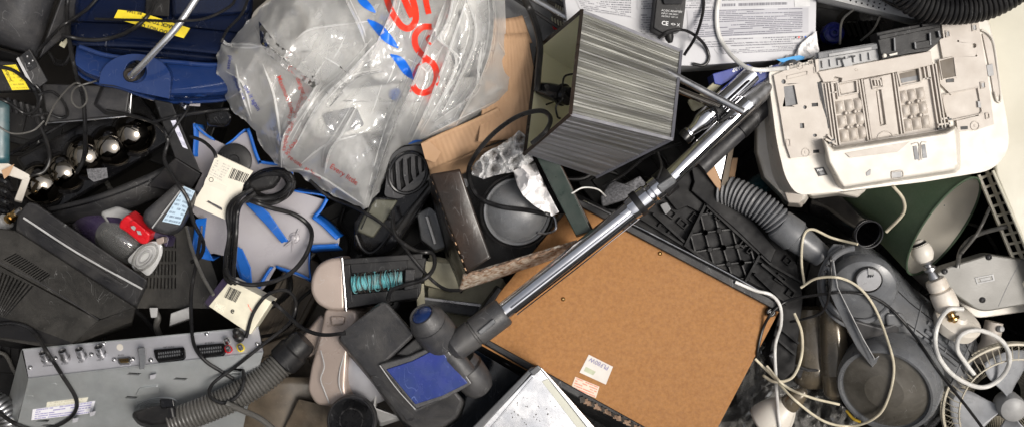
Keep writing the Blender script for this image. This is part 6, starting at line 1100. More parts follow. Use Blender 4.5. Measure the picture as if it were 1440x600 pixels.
# ---------------------------------------------------------------- grey cylinder vacuum
r = T('cylinder_vacuum', 'scuffed grey cylinder vacuum cleaner with round silver button and brown wheel', 'vacuum cleaner', (1230, 460, 0))
pv = Plane((1170, 380, 166), (1260, 400, 176), (1220, 460, 150))
def shell(u, v):
    # long rounded back, from the round nose to the tail
    L_ = [(1168, 352, 1172, 408, 46), (1188, 338, 1176, 442, 60), (1214, 340, 1196, 462, 66), (1246, 362, 1226, 484, 66), (1284, 404, 1262, 500, 62), (1328, 438, 1300, 528, 54), (1366, 462, 1326, 552, 46), (1378, 490, 1338, 566, 34)]
    t = u*(len(L_)-1); i = min(int(t), len(L_)-2); f = t-i; a = [L_[i][k]*(1-f)+L_[i+1][k]*f for k in range(5)]
    x, y = a[0]*(1-v)+a[2]*v, a[1]*(1-v)+a[3]*v; return P(x, y, 78+a[4]*1.3*math.sin(math.pi*(v*.92+.04))**.55)
obj('body_shell', patch(shell, 56, 28), M['midgrey'], r)
obj('rear_skirt', hexa([(1300, 446, 96), (1368, 462, 96), (1372, 512, 90), (1340, 560, 84), (1298, 600, 80), (1270, 520, 90)], [(1300, 446, 0), (1368, 462, 0), (1380, 516, 0), (1344, 566, 0), (1300, 620, 0), (1270, 520, 0)]), M['midgrey'], r, bevel=8, seg=3)
for i in range(5): obj('skirt_rib', tube([(1304+i*12, 470+i*4, 112), (1310+i*11, 500+i*3, 116-i*3), (1306+i*9, 530+i*2, 104)], 3, 8), M['grey'], r)
obj('nose_ring', sweep([pv.at(x, y, 3) for x, y in ell(1207, 400, 50, 52, -25, 40, 60, 290)], 4.4, 10), M['grey'], r)
obj('nose_ring', sweep([pv.at(x, y, -4) for x, y in ell(1209, 402, 57, 60, -25, 40, 70, 270)], 2.6, 10), M['grey'], r)
obj('dome_lid', lathe(pv.at(1212, 400, -14), pv.n, [(0, 47), (10, 46.5), (16, 43), (19, 36), (21, 22), (21.5, .1)], 52), M['midgrey'], r)
obj('button_well', lathe(pv.at(1220, 391, 4), pv.n, [(0, 19), (5.5, 19.5), (6, 18), (4, 17.5)], 36), M['black'], r)
bt = obj('round_button', lathe(pv.at(1221, 392, 7), pv.n, [(0, 17), (3, 17), (4.5, 15.5), (5, .1)], 40), mat('satin_silver_plastic', (.45, .45, .46), .35, .2, dust=.1, scr=.3), r)
obj('button_print', plate([(1221, 376), (1229, 381), (1230, 388), (1221, 385)], pv, 12.2, 12.8), M['ltgrey'], bt)
for i in range(3): obj('button_mark', plate(rect(1221.5+i*3, 388-i*.4, 1.3, 4, 20), pv, 12.3, 12.9), M['ink'], bt)
obj('hinge_block', hexa([(1164, 352, 164), (1172, 342, 168), (1188, 344, 168), (1186, 350, 168), (1172, 362, 164), (1168, 376, 160), (1163, 374, 158)], [(1164, 352, 100), (1172, 342, 100), (1190, 344, 100), (1188, 352, 100), (1174, 364, 100), (1168, 380, 100), (1162, 376, 100)]), M['midgrey'], r, bevel=2)
for i in range(9): a = math.radians(150+i*11); obj('hinge_tooth', bar(pv.at(1207+42*math.cos(a), 388-44*math.sin(a)*-1*-1, 8), pv.at(1207+48*math.cos(a), 388-50*math.sin(a)*-1*-1, 8), 2, 5), M['black'], r)
obj('carry_handle', hexa([(1163, 372, 172), (1172, 366, 176), (1178, 404, 186), (1196, 440, 190), (1214, 476, 186), (1230, 504, 178), (1236, 500, 178), (1238, 505, 176), (1226, 515, 174), (1206, 490, 180), (1184, 448, 186), (1166, 410, 182)], [(1163, 374, 166), (1172, 368, 170), (1178, 406, 180), (1196, 442, 184), (1214, 478, 180), (1230, 506, 172), (1236, 502, 172), (1238, 507, 170), (1226, 517, 168), (1206, 492, 174), (1184, 450, 180), (1166, 412, 176)]), M['midgrey'], r, bevel=1)
obj('handle_edge', sweep([P(1172, 366, 178), P(1178, 404, 188), P(1196, 440, 192), P(1214, 476, 188), P(1230, 504, 180), P(1236, 500, 180)], .7, 6), M['ltgrey'], r)
obj('lower_cheek', hexa([(1196, 446, 160), (1240, 458, 162), (1274, 448, 158), (1280, 462, 150), (1256, 486, 146), (1220, 500, 150)], [(1196, 446, 80), (1240, 458, 80), (1274, 448, 80), (1290, 466, 80), (1262, 494, 80), (1220, 510, 80)]), M['dkgrey'], r, bevel=5, seg=3)
obj('pedal', hexa([(1244, 440, 166), (1268, 438, 168), (1278, 454, 162), (1266, 460, 158), (1246, 458, 160)], [(1244, 440, 140), (1268, 438, 140), (1284, 458, 130), (1268, 466, 130), (1246, 462, 130)]), M['grey'], r, bevel=5, seg=4)
for k in (.22, .5, .80): obj('shell_seam', sweep([shell(.30+.68*i/30, k)+Vector((0, 0, .6)) for i in range(31)], .8, 5), M['black'], r)
for k in (.62, .78, .90): obj('shell_step', sweep([shell(k, .12+.76*i/24)+Vector((0, 0, .3)) for i in range(25)], 1.5, 6), M['grey'], r)
for i in range(4): obj('shell_rib', sweep([shell(.66+.07*j, .30+i*.12)+Vector((0, 0, 1)) for j in range(4)], 3.2, 8), M['midgrey'], r)
# wheel
wc = P(1243, 551, 168); wa = Vector((-.60, -.42, .85)).normalized()
w0 = wc-wa*72
wh = obj('wheel', lathe(w0, wa, [(0, 54), (10, 63), (34, 68), (58, 67), (66, 65), (70, 62), (70, 59), (66, 58)], 72), M['midgrey'], r)
obj('wheel_disc', lathe(w0+wa*60, wa, [(0, 59), (6, 58), (9, 49), (11, 28), (11.6, 27), (11.6, 26), (12.6, 14), (12.8, .1)], 64), mat('brown_grey_disc', (.075, .068, .056), .35, dust=.3, scr=.4), wh)
u_ = wa.orthogonal().normalized(); v_ = wa.cross(u_)
for i in range(44):
    a = 2*math.pi*i/44; d = u_*math.cos(a)+v_*math.sin(a); 
    if d.x+d.y*1.2 > .2: obj('tread_rib', bar(w0+wa*36+d*60.4, w0+wa*62+d*59.4, 1.6, 2.4, up=d), M['grey'], wh)
for i in range(4):
    a = math.radians(10+i*20); d = Vector((math.cos(a), math.sin(a), 0)); obj('side_fin', bar(w0+wa*14+d*58, w0+wa*40+d*62, 4, 4, up=d), M['midgrey'], wh)
obj('sticker', plate([(1235, 487), (1264, 490), (1262, 499), (1244, 496)], Plane((1235, 487, 170), (1264, 490, 166), (1250, 500, 172)), 0, 1), printed('small_white_print', (.45, .45, .42), (.08, .08, .08), 3, .6, 3), r)
obj('yellow_gasket', tube([(1190, 576, 120), (1200, 588, 124), (1210, 592, 124)], 2.2, 8), mat('dull_yellow', (.5, .33, .03), .4), r)
# bronze dust canister
obj('canister', lathe(P(1140, 430, 70), P(1144, 540, 76)-P(1140, 430, 70), [(0, 14), (4, 26), (14, 30), (70, 29), (80, 31), (84, 31), (100, 27), (108, 18)], 36), M['bronze'], r)
obj('canister_tube', lathe(P(1170, 420, 104), P(1176, 556, 106)-P(1170, 420, 104), [(0, 12), (8, 17), (40, 20), (96, 20), (98, 21), (100, 20), (124, 17), (130, 10)], 32), M['bronze'], r)
for i in range(3): obj('canister_foot', hexa([(1120+i*16, 516, 98), (1133+i*16, 519, 98), (1131+i*16, 534, 92), (1119+i*16, 530, 92)], [(1120+i*16, 516, 50), (1133+i*16, 519, 50), (1131+i*16, 536, 50), (1119+i*16, 532, 50)]), M['dkgrey'], r, bevel=3)
obj('canister_ring', sweep([P(1116, 512, 96), P(1136, 520, 106), P(1160, 520, 100)], 2, 8), M['dkgrey'], r)
# ---------------------------------------------------------------- black tube end
r = T('black_pipe', 'open ended glossy black pipe pointing up at the green lampshade', 'pipe', (1190, 300, 60))
t0, t1 = P(1150, 288, 60), P(1220, 328, 150); tx = (t1-t0).normalized(); tx2 = (tx*.9+Vector((0, 0, .55))).normalized()
obj('pipe', sweep(cat([P(1150, 284, 60), P(1176, 296, 84), P(1202, 316, 118), P(1220, 328, 150)], 8), 20, 36, caps=False), M['black_gloss'], r, solid=1.6)
obj('mouth_rim', lathe(P(1220, 328, 146), P(1220, 328, 150)-P(1208, 320, 126), [(3, 19), (5, 20.5), (6, 20), (5.6, 18.8), (3, 18.4)], 40, caps=False), M['dkgrey'], r)
# ---------------------------------------------------------------- green lampshade and lamp
r = T('cone_lampshade', 'dark green conical lampshade with white lining lying on its side', 'lampshade', (1300, 320, 60))
gc = P(1327, 319, 142); ga = Vector((.62, -.52, .60)).normalized()
obj('shade', lathe(gc, -ga, [(0, 80), (1, 81.5), (60, 63), (124, 42)][0:4], 72), M['green'], r) if 0 else None
def cone(R0, R1, L_, off, nu=72, nv=8):
    x = ga.orthogonal().normalized(); y = ga.cross(x)
    return patch(lambda u, v: gc-ga*(off+L_*v)+(x*math.cos(u*2*math.pi)+y*math.sin(u*2*math.pi))*(R0+(R1-R0)*v), nu, nv)
obj('shade', cone(72, 36, 150, 0), M['green'], r); obj('lining', cone(70.8, 34.8, 149.5, .4), M['lining'], r)
gx = ga.orthogonal().normalized(); gy = ga.cross(gx)
obj('rim', sweep([gc+(gx*math.cos(a)+gy*math.sin(a))*71.6 for a in [2*math.pi*i/72 for i in range(73)]], 1.7, 8), M['green'], r)
obj('small_end', lathe(gc-ga*147, -ga, [(0, 36), (1, 36), (1, .1)], 40), M['lining'], r)
obj('shade_pin', lathe(P(1328, 289, 160), (0, 0, 1), [(0, 1), (.8, .8)], 8), M['ink'], r)
r = T('table_lamp', 'marble and brass table lamp with white round foot beside the green shade', 'lamp', (1320, 410, 80))
q0 = P(1292, 344, 150); q1 = P(1346, 460, 150); qa = (q1-q0).normalized()
obj('bulb', lathe(q0-qa*6, qa, [(0, 6), (6, 12), (14, 15), (22, 14), (28, 10)], 28), M['white'], r); obj('bulb_ring', lathe(q0-qa*4, qa, [(0, 6), (1, 10), (5, 12.5), (6, 9)], 24), M['black_gloss'], r)
obj('stem', lathe(q0+qa*22, qa, [(0, 7), (3, 9), (5, 6), (8, 5), (10, 8.5), (13, 8.5), (15, 5), (20, 7), (24, 8), (26, 6)], 24), M['steel'], r)
obj('marble_drum', lathe(q0+qa*47, qa, [(0, 9), (1, 13), (4, 14.5), (14, 14.5), (16, 12)], 28), M['marble'], r); obj('marble_drum', lathe(q0+qa*63, qa, [(0, 12), (2, 15.5), (5, 16.5), (20, 17), (26, 15), (27, 9)], 28), M['marble'], r)
obj('brass_neck', lathe(q0+qa*90, qa, [(0, 5), (3, 8), (5, 5), (9, 5), (11, 9), (13, 9), (15, 5), (17, 4)], 22), M['brass'], r)
fa = Vector((.22, .75, .62)).normalized(); obj('foot', lathe(P(1346, 452, 140), fa, [(-10, 31), (0, 33), (3, 33), (5, 30), (6, 12), (10, 8)], 48), M['white'], r); obj('felt_base', lathe(P(1346, 452, 140)-fa*11, fa, [(0, 29), (.8, 29)], 44), mat('green_felt', (.03, .16, .09), .9), r)
r = T('pump_stand', 'white moulded stand below the lamp foot and above the caged fan', 'stand', (1395, 480, 50)); obj('column', lathe(P(1398, 452, 100), P(1386, 512, 96)-P(1398, 452, 100), [(0, 12), (30, 13), (38, 18), (50, 24), (56, 20)], 28), M['beige'], r); obj('knob', lathe(P(1406, 462, 112), (.3, .1, 1), [(0, 5), (4, 4), (5, 2)], 14), M['ltgrey'], r)
# ---------------------------------------------------------------- junction box
r = T('junction_box', 'rounded grey square box with screws and white lower case at the right edge', 'junction box', (1400, 400, 60))
obj('lower_case', plate(rp([(1308, 390), (1322, 384), (1400, 366), (1500, 380), (1500, 430), (1384, 446), (1372, 446)], 10), 112, -60, 0, out=3), M['white'], r, bevel=5, seg=3)
pj = Plane((1316, 388, 150), (1400, 356, 150), (1384, 436, 142))
obj('lid', plate(rp([(1312, 388), (1330, 376), (1392, 357), (1408, 360), (1500, 372), (1500, 418), (1388, 438), (1374, 436), (1340, 412)], 9), pj, -20, 0), M['midgrey'] if 0 else mat('stone_grey_plastic', (.16, .155, .14), .42, ns=6, col2=(.14, .135, .122), dust=.05, bump=.2), r, bevel=4, seg=3)
for x, y in ((1390, 361), (1381, 421), (1328, 381)): screw(x, y, pj, 4.2, M['dkgrey'], r, h=0)
obj('emblem_frame', plate([(1371, 390), (1397, 385), (1399, 394), (1374, 399)], pj, 0, .9, holes=[[(1373.5, 391), (1395, 387), (1396.5, 392.5), (1375.5, 397)]]), M['ltgrey'], r); obj('emblem_bar', plate([(1378, 391.5), (1392, 389), (1393, 392.5), (1380, 395.3)], pj, 0, .9), M['ltgrey'], r)
obj('lid_crease', line([(1440, 360), (1420, 395), (1404, 430)], pj, 0, 1), M['grey'], r)
# ---------------------------------------------------------------- caged fan
r = T('desk_fan', 'white desk fan in a round wire cage at the bottom right corner', 'fan', (1420, 580, 60))
fc = P(1424, 574, 120); FR = 86; fx = Vector((1, 0, .10)).normalized(); fy = Vector((.0, 1, .18)).normalized(); fn = fx.cross(fy).normalized()
def fpt(rad, a, h): return fc+fx*math.cos(a)*rad+fy*math.sin(a)*rad+fn*h
for rad, h, w_ in ((FR, 0, 2.4), (FR-1, -12, 1.6), (FR-16, 12, 1.2)): obj('cage_ring', sweep([fpt(rad, 2*math.pi*i/80, h) for i in range(81)], w_, 6), M['wire_cream'], r)
wires = Mb()
for i in range(110):
    a = 2*math.pi*i/110; w_ = sweep([fpt(FR, a, 0), fpt(FR-6, a+.02, -26), fpt(FR-24, a+.05, -44), fpt(30, a+.12, -52)], .75, 4); wires.add(w_.v, w_.f)
obj('cage_wires', wires, M['wire_cream'], r, kind='stuff')
fw_ = Mb()
for i in range(64):
    a = 2*math.pi*i/64; w_ = sweep([fpt(FR, a, 0), fpt(FR-8, a+.03, 9), fpt(FR-18, a+.05, 12)], .7, 4); fw_.add(w_.v, w_.f)
obj('front_wires', fw_, M['wire_cream'], r, kind='stuff')
gb = mat('fan_blade_grey', (.30, .31, .33), .3, dust=.15)
for k in range(4):
    a0 = math.radians(100+k*90)
    def bl(u, v, a0=a0): rad = 12+u*62; wid = math.radians(58)*(.45+.55*math.sin(u*2.4)); return fpt(rad, a0+(v-.5)*wid, -8+(v-.5)*24*(.4+u*.6))
    obj('blade', patch(bl, 14, 10), gb, r, solid=1.8, soff=0)
obj('hub', lathe(fc-fn*20, fn, [(0, 19), (18, 19), (24, 17), (27, 12), (28, .1)], 36), M['ltgrey'], r)
# ---------------------------------------------------------------- things at top right
r = T('metal_rail', 'grey perforated metal bar slanting under the black ribbed hose at the top right', 'metal bar', (1220, 10, 100))
pr_ = Plane((1150, -4, 196), (1290, 24, 196), (1260, -20, 196))
hl = [ell(1188+i*8+j*1.5, -5+.25*(1188+i*8-1150)-5.5-j*5.5, 1.5, n=8) for i in range(8) for j in range(4)]
obj('top_face', plate([(1146, -6), (1160, -50), (1330, -40), (1328, 18), (1284, 27), (1240, 17)], pr_, -3, 0, holes=hl), M['ltgrey'], r)
obj('core_shade', plate([(1152, -10), (1164, -46), (1326, -36), (1322, 14), (1284, 23), (1240, 13)], pr_, -20, -6), M['black_deep'], r)  # black slab under the holes stands in for the shade inside
obj('lower_edge', hexa([(1146, -6, 195), (1240, 17, 195), (1284, 27, 195), (1300, 22, 194), (1310, 27, 184), (1281, 34, 184), (1236, 22, 184), (1150, 2, 184)], [(1146, -6, 140), (1240, 17, 140), (1284, 27, 140), (1300, 22, 140), (1312, 29, 140), (1281, 36, 140), (1236, 24, 140), (1150, 4, 140)]), M['ltgrey'], r, bevel=1.2)
r = T('black_ribbed_hose', 'thick black ribbed hose bending across the top right corner', 'hose', (1340, 10, 180))
obj('ribbed_tube', hose([(1268, -14, 238), (1290, 4, 236), (1325, 13, 236), (1365, 12, 236), (1400, 2, 238), (1440, -22, 242)], 22, 5.6, .16), M['black'], r)
obj('cuff', hexa([(1232, -14, 236), (1250, -30, 244), (1292, -12, 244), (1276, 14, 240), (1262, 13, 236), (1240, 2, 230)], [(1232, -14, 200), (1250, -30, 200), (1292, -12, 200), (1276, 18, 200), (1262, 16, 200), (1240, 4, 200)]), M['black_gloss'], r, bevel=5, seg=3)
r = T('bottle_top', 'round dark blue bottle top in the gap above the printer', 'bottle', (1168, 48, 60))
obj('cap', lathe(P(1168, 49, 60), (0, 0, 1), [(0, 15), (14, 15), (16, 13), (16, 8), (18, 6), (18, 3), (14, 2)], 32), mat('navy_blue_cap', (.012, .02, .20), .3), r); obj('cap_ring', lathe(P(1168, 49, 74), (0, 0, 1), [(0, 10.5), (2.6, 10), (2.6, 9), (1, 8.8)], 32), M['blue'], r)
r = T('fluted_motor', 'glossy black fluted motor body in the gap between blue cap and metal bar', 'motor', (1205, 42, 40))
obj('drum', lathe(P(1204, 44, 20), (.2, .2, 1), [(0, 34), (40, 32), (52, 26), (56, 10), (56, .1)], 40), M['black_gloss'], r)
for i in range(7): obj('flute', bar(P(1186+i*8, 32-i*.5, 80), P(1194+i*8, 50+i*1.5, 72), 4.4, 8), M['black_gloss'], r)
# ---------------------------------------------------------------- bottom: cup, crumpled sheet
r = T('glass_shade', 'small white glass lamp cup at the bottom edge right of the brown panel', 'lamp cup', (1090, 585, 90))
ua = Vector((.50, .62, .45)).normalized(); u0 = P(1079, 594, 128)
x_ = ua.orthogonal().normalized(); y_ = ua.cross(x_)
def cup(R, u, v): rr__ = R*(.22+.78*math.cos(v*1.45)**.75) if v < 1 else R*.35; return u0+ua*(v*42)+(x_*math.cos(u*2*math.pi)+y_*math.sin(u*2*math.pi))*rr__
obj('glass', patch(lambda u, v: cup(27, u, v), 40, 14), M['white'], r, solid=2.4)
obj('socket', lathe(u0+ua*36, ua, [(0, 12), (6, 14), (20, 12), (30, 8), (34, 4)], 26), M['bronze'], r)
crumple('crumpled_sheet', [(1012, 560), (1030, 520), (1056, 470), (1076, 452), (1104, 500), (1096, 540), (1130, 560), (1100, 620), (1000, 640)], 66, 26, M['clear_dirty'], 'crumpled dirty clear plastic sheet between the brown panel and glass cup', 'plastic sheet', 5, .04)
crumple('plastic_offcut', [(1104, 546), (1140, 536), (1190, 566), (1210, 600), (1180, 640), (1120, 640), (1112, 590)], 60, 22, M['clear_dirty'], 'crumpled clear plastic offcut below the bronze canister', 'plastic sheet', 5, .06)
r = T('dusty_tray', 'dusty grey tray floor under the crumpled sheet at the bottom', 'tray', (1090, 560, 0)); obj('tray_base', plate(rp([(990, 640), (1060, 450), (1130, 520), (1220, 620), (1220, 700), (990, 700)], 8), 36, -20, 0), M['dkgrey'], r, bevel=3); obj('tray_step', plate(rp([(1040, 600), (1080, 500), (1130, 540), (1160, 620)], 6), 36, 0, 8), M['midgrey'], r, bevel=2)
# ================================================================ leads lying over the heap: each rests on what is under it
def lay(pts, r, lift=.3, slope=.75, step=5.0):
    """points with two numbers rest on whatever lies below them; three numbers give the height too"""
    bpy.context.view_layer.update(); dg = bpy.context.evaluated_depsgraph_get(); sc = bpy.context.scene
    q = cat([Vector((p[0], p[1], p[2] if len(p) > 2 else -999)) for p in pts], 1)
    c_ = cat([Vector((p[0], p[1], 0)) for p in pts], 14); out = [c_[0]]
    for p in c_[1:]:
        if (p-out[-1]).length >= step: out.append(p)
    if (out[-1]-c_[-1]).length > 1: out.append(c_[-1])
    zs = []
    for p in out:
        best = -240
        for dx, dy in ((0, 0), (r*.7, 0), (-r*.7, 0), (0, r*.7), (0, -r*.7)):
            o = Vector((0, 0, D*S*.999)); d = (P(p.x+dx, p.y+dy, 0)*S-Vector((0, 0, D*S))).normalized()
            hit, loc, *_ = sc.ray_cast(dg, o, d)
            if hit: best = max(best, loc.z/S)
        zs.append(best+r+lift)
    n_ = len(zs); env = [max(zs[j]-slope*step*abs(i-j) for j in range(max(0, i-40), min(n_, i+41))) for i in range(n_)]
    for _ in range(3): env = [max(zs[i]*1.0, (env[max(i-1, 0)]+env[i]*2+env[min(i+1, n_-1)])/4) for i in range(n_)]
    for k, p in enumerate(pts):        # fixed heights at the ends
        if len(p) > 2:
            i0 = 0 if k == 0 else n_-1 if k == len(pts)-1 else None
            if i0 is not None:
                for i in range(n_):
                    t = abs(i-i0)*step/28
                    if t < 1: env[i] = p[2]*(1-t)+env[i]*t
    return [P(p.x, p.y, z) for p, z in zip(out, env)]
def lead(lb, pts, r, m='rubber', ct='cable', group=None, nm='cable', flat=1.0):
    path = lay(pts, r); p2 = cat(path, 2); return obj(nm, sweep(p2, r, 10, flat=flat), M[m], label=lb, cat=ct, group=group)
# coil of black flex with moulded plug beside the hang card
r = T('power_lead', 'coiled black power lead with a moulded plug lying on the lilac star panel', 'power lead', (375, 262, 80))
for i, (cx, cy, a, b, an) in enumerate(((380, 262, 34, 23, -14), (382, 260, 30, 19, -18), (379, 264, 27, 22, -8), (383, 259, 24, 16, -22), (377, 262, 31, 17, -10))):
    e_ = ell(cx, cy, a, b, an, 24); pts = lay(e_+[e_[0]], 3.2, lift=.3+i*2.4); obj('loop', sweep(cat(pts, 2), 3.2, 10), M['rubber'], r)
obj('plug_body', hexa([(346, 262, 116), (352, 254, 120), (376, 242, 122), (392, 240, 120), (394, 250, 118), (384, 262, 118), (360, 268, 116)], [(346, 264, 98), (352, 256, 98), (376, 244, 98), (394, 242, 98), (396, 252, 98), (386, 266, 98), (360, 272, 98)]), M['black'], r, bevel=4, seg=3)
for i in range(5): obj('strain_ring', lathe(P(350-i*4, 263+i*3, 108-i), P(350, 263, 108)-P(346, 266, 107), [(0, 7-i*.5), (2.6, 7-i*.5)], 14), M['black_gloss'], r)
for i, o_ in enumerate(((0, 0), (5, -2), (-5, 3), (9, 4))):
    pts = [(350+o_[0], 268+o_[1]), (332+o_[0], 280+o_[1]), (325+o_[0], 300), (326+o_[0]*.7, 330), (322+o_[0]*.9, 360), (321+o_[0]*.8, 386+o_[1]), (328+o_[0]*.5, 398)]
    obj('flex', sweep(cat(lay(pts, 3), 2), 3, 10), M['rubber'], r)
obj('flex', sweep(cat(lay([(352, 282), (380, 292), (415, 302), (437, 322), (434, 350), (415, 378), (388, 394), (352, 400), (326, 392), (318, 378)], 3.3), 2), 3.3, 10), M['rubber'], r)
G = 'black leads tangled over the heap'
for a in [
 ('thick black lead hanging from the top edge past the monitor to the mirror balls', [(97, -14), (94, 15), (97, 55), (107, 105), (117, 140), (120, 195), (117, 225), (108, 243)], 2.9),
 ('black lead curving from the top edge over the blue vacuum to the monitor foot', [(224, -12), (208, 22), (182, 44), (150, 55), (118, 56), (88, 50)], 2.8),
 ('thin black lead running level across the yellow sticker of the blue vacuum', [(134, 27), (165, 28), (210, 29), (250, 30), (290, 26), (325, 8), (332, -8)], 2.0),
 ('black lead dropping behind the clear bag at its left edge', [(352, -10), (340, 20), (320, 42), (311, 60)], 2.0),
 ('black lead crossing the yellow adapter label and twisting down to the mirror balls', [(-6, 94), (18, 99), (42, 118), (54, 140), (52, 165), (64, 195), (70, 222), (62, 241), (44, 247)], 2.6),
 ('black lead looping at the left edge below the yellow adapter', [(-6, 136), (14, 146), (36, 160), (52, 152), (58, 132), (50, 120)], 2.3),
 ('black lead from the top edge along the foot of the grey monitor', [(142, -8), (124, 12), (104, 26), (88, 36), (70, 54), (52, 74)], 2.3),
 ('thin black lead curled on the flat grey box at left', [(54, 134), (72, 129), (88, 142), (95, 160), (86, 166), (66, 160), (46, 164)], 2.1),
 ('long black lead winding from the flat grey box down to the star panel', [(150, 156), (190, 164), (222, 176), (236, 196), (231, 224), (246, 252), (264, 280), (272, 312), (286, 340), (282, 360), (270, 368)], 2.7),
 ('black lead falling from the star panel onto the receiver sockets', [(282, 330), (276, 370), (269, 410), (269, 450), (273, 484), (288, 506), (312, 522), (328, 532)], 2.6),
 ('short black lead across the white-stickered box below the blue vacuum', [(216, 172), (246, 164), (290, 157), (322, 154)], 2.3),
 ('thin black lead slanting over the white-stickered black box', [(236, 194), (248, 176), (260, 160), (266, 150)], 1.9),
 ('short black lead entering the top of the hang card', [(268, 192), (286, 199), (300, 212), (304, 222)], 2.4),
 ('black lead running from the bag edge over the handset to the torn box corner', [(436, 254), (462, 276), (500, 292), (534, 312), (558, 334), (580, 362), (604, 390), (626, 406), (648, 408)], 2.5),
 ('black lead looping over the turquoise roller housing', [(552, 296), (556, 330), (584, 352), (608, 356), (610, 376), (596, 392), (570, 400), (550, 408), (545, 424)], 3.0),
 ('black lead sweeping across the receiver end and curling round the hose', [(346, 474), (356, 440), (376, 414), (402, 408), (416, 424), (408, 452), (372, 482), (332, 514), (300, 538), (295, 556), (314, 566), (334, 556), (343, 536), (342, 520)], 2.5),
 ('black lead bending onto the side of the black floor head', [(384, 424), (402, 440), (424, 460), (452, 470), (486, 468)], 2.8),
 ('black lead looping over the left end of the silver receiver', [(-8, 456), (20, 454), (46, 464), (66, 494), (88, 528), (107, 560), (104, 580), (84, 596), (54, 604), (20, 594), (-10, 572)], 2.8),
 ('black lead curled on top of the wall adapter and carton', [(926, 54), (942, 44), (966, 44), (988, 60), (997, 80), (990, 92), (974, 90)], 2.2),
 ('black lead hanging from the top edge beside the wall adapter', [(990, -10), (988, 20), (978, 52), (962, 78)], 2.2),
 ('black lead arching over the ribbed back panel, round button and fan', [(1064, 524), (1066, 490), (1078, 450), (1104, 424), (1150, 414), (1200, 411), (1242, 425), (1282, 466), (1322, 524), (1360, 572), (1390, 612)], 2.1),
 ('thin black lead hanging beside the bronze canister', [(1168, 360), (1168, 400), (1158, 436), (1130, 448), (1112, 452)], 1.8),
 ('black lead lying in front of the second chrome tube', [(848, 262), (876, 246), (906, 222), (930, 210), (958, 202)], 2.2),
 ('dark lead beneath the lampshade corner beside the fluff', [(925, 214), (930, 234), (924, 252)], 1.8),
]: lead(a[0], a[1], a[2], group=G)
lead('thick black cable curving down beside the cardboard flap and lampshade', [(730, -14), (748, 20), (759, 60), (757, 100), (755, 128)], 4.8)
lead('black cord looped above the round pan in the torn box', [(748, 202), (768, 184), (774, 166), (760, 156), (728, 164), (694, 188), (666, 222), (659, 248), (672, 276), (702, 290), (744, 296), (772, 302)], 3.4)
lead('dull grey cable leaving the receiver and running off the bottom edge', [(318, 566), (340, 576), (366, 588), (396, 612)], 4.2, 'cable_grey')
lead('thin grey lead looped over the flat grey box', [(64, 176), (78, 146), (104, 118), (118, 124), (122, 142), (112, 152), (101, 142), (106, 124), (136, 114)], 1.3, 'cable_grey')
lead('thin grey lead crossing the left edge above the mirror balls', [(-6, 176), (18, 188), (46, 184), (62, 170)], 1.3, 'cable_grey')
lead('pale grey lead bent down between the star panel and vented casing', [(262, 318), (270, 350), (284, 386), (300, 414)], 2.6, 'cable_grey')
lead('thick white cable curving over the printed carton to the printer corner', [(1013, -12), (1008, 20), (1012, 52), (1032, 82), (1060, 98), (1108, 96)], 3.2, 'cable_white')
lead('white cable running down the right corner of the brown panel', [(1034, 396), (1062, 408), (1084, 414), (1097, 430), (1098, 456), (1090, 486), (1091, 530), (1094, 575), (1099, 615)], 2.4, 'cable_white')
lead('cream cable bent in a corner above the grey vacuum nose', [(1131, 398), (1127, 366), (1130, 332), (1142, 322), (1170, 334), (1206, 343)], 1.9, 'cable_cream')
lead('long yellowed cream cable looping over the grey vacuum and its brown wheel', [(1126, 404), (1148, 391), (1180, 390), (1208, 404), (1230, 432), (1248, 478), (1257, 516), (1250, 556), (1234, 584), (1200, 598), (1160, 592), (1118, 562), (1088, 530), (1062, 504)], 1.9, 'cable_cream')
lead('cream cable hanging past the bronze canister', [(1117, 440), (1127, 466), (1127, 500), (1114, 530), (1090, 536), (1074, 528)], 2.1, 'cable_cream')
lead('cream cable end slanting below the bronze canister', [(1078, 514), (1104, 542), (1140, 558), (1180, 568)], 1.9, 'cable_cream')
lead('white cord looped twice between the lamp foot and the caged fan', [(1354, 434), (1332, 436), (1317, 462), (1318, 496), (1342, 528), (1380, 544), (1408, 530), (1420, 504), (1408, 478), (1378, 464), (1352, 470), (1346, 490), (1358, 510), (1370, 526)], 3.2, 'cable_white')
lead('cream cord crossing the green conical shade', [(1256, 262), (1270, 280), (1270, 300), (1246, 326)], 2.3, 'cable_cream')
lead('grey cord arching behind the junction box', [(1346, 376), (1352, 350), (1374, 330), (1416, 318)], 3.2, 'cable_grey')
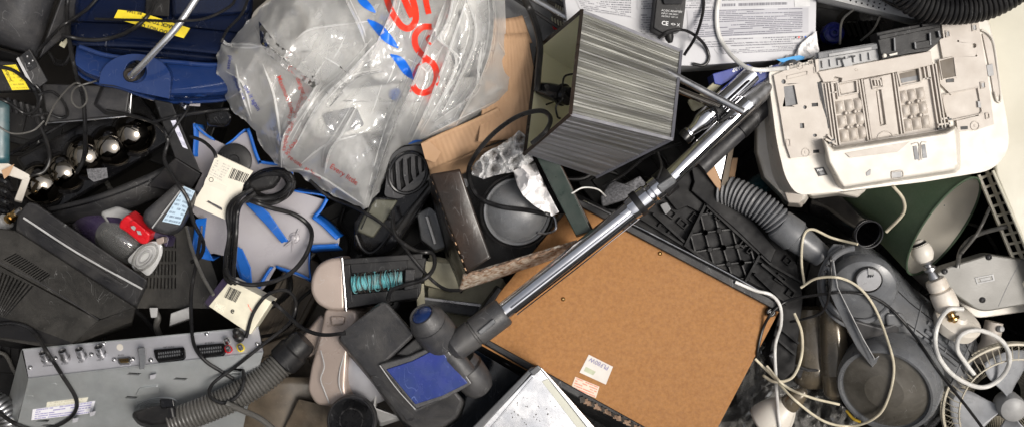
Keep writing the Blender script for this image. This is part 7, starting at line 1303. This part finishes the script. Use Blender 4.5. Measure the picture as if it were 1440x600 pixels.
lead('thin dark rod slanting behind the green shade rim', [(1392, 292), (1374, 328), (1352, 356)], 2.2, 'cable_grey')
lead('thin grey lead beside the blue cap', [(1200, 14), (1184, 30), (1181, 62)], 1.7, 'cable_grey'); lead('thin grey lead across the fluted motor', [(1238, 22), (1228, 42), (1210, 58)], 1.5, 'cable_grey')
lead('thin white-and-red wire under the lampshade corner', [(804, 272), (820, 264), (840, 266), (852, 276)], 1.1, 'cable_white')
# leads deep in the gaps
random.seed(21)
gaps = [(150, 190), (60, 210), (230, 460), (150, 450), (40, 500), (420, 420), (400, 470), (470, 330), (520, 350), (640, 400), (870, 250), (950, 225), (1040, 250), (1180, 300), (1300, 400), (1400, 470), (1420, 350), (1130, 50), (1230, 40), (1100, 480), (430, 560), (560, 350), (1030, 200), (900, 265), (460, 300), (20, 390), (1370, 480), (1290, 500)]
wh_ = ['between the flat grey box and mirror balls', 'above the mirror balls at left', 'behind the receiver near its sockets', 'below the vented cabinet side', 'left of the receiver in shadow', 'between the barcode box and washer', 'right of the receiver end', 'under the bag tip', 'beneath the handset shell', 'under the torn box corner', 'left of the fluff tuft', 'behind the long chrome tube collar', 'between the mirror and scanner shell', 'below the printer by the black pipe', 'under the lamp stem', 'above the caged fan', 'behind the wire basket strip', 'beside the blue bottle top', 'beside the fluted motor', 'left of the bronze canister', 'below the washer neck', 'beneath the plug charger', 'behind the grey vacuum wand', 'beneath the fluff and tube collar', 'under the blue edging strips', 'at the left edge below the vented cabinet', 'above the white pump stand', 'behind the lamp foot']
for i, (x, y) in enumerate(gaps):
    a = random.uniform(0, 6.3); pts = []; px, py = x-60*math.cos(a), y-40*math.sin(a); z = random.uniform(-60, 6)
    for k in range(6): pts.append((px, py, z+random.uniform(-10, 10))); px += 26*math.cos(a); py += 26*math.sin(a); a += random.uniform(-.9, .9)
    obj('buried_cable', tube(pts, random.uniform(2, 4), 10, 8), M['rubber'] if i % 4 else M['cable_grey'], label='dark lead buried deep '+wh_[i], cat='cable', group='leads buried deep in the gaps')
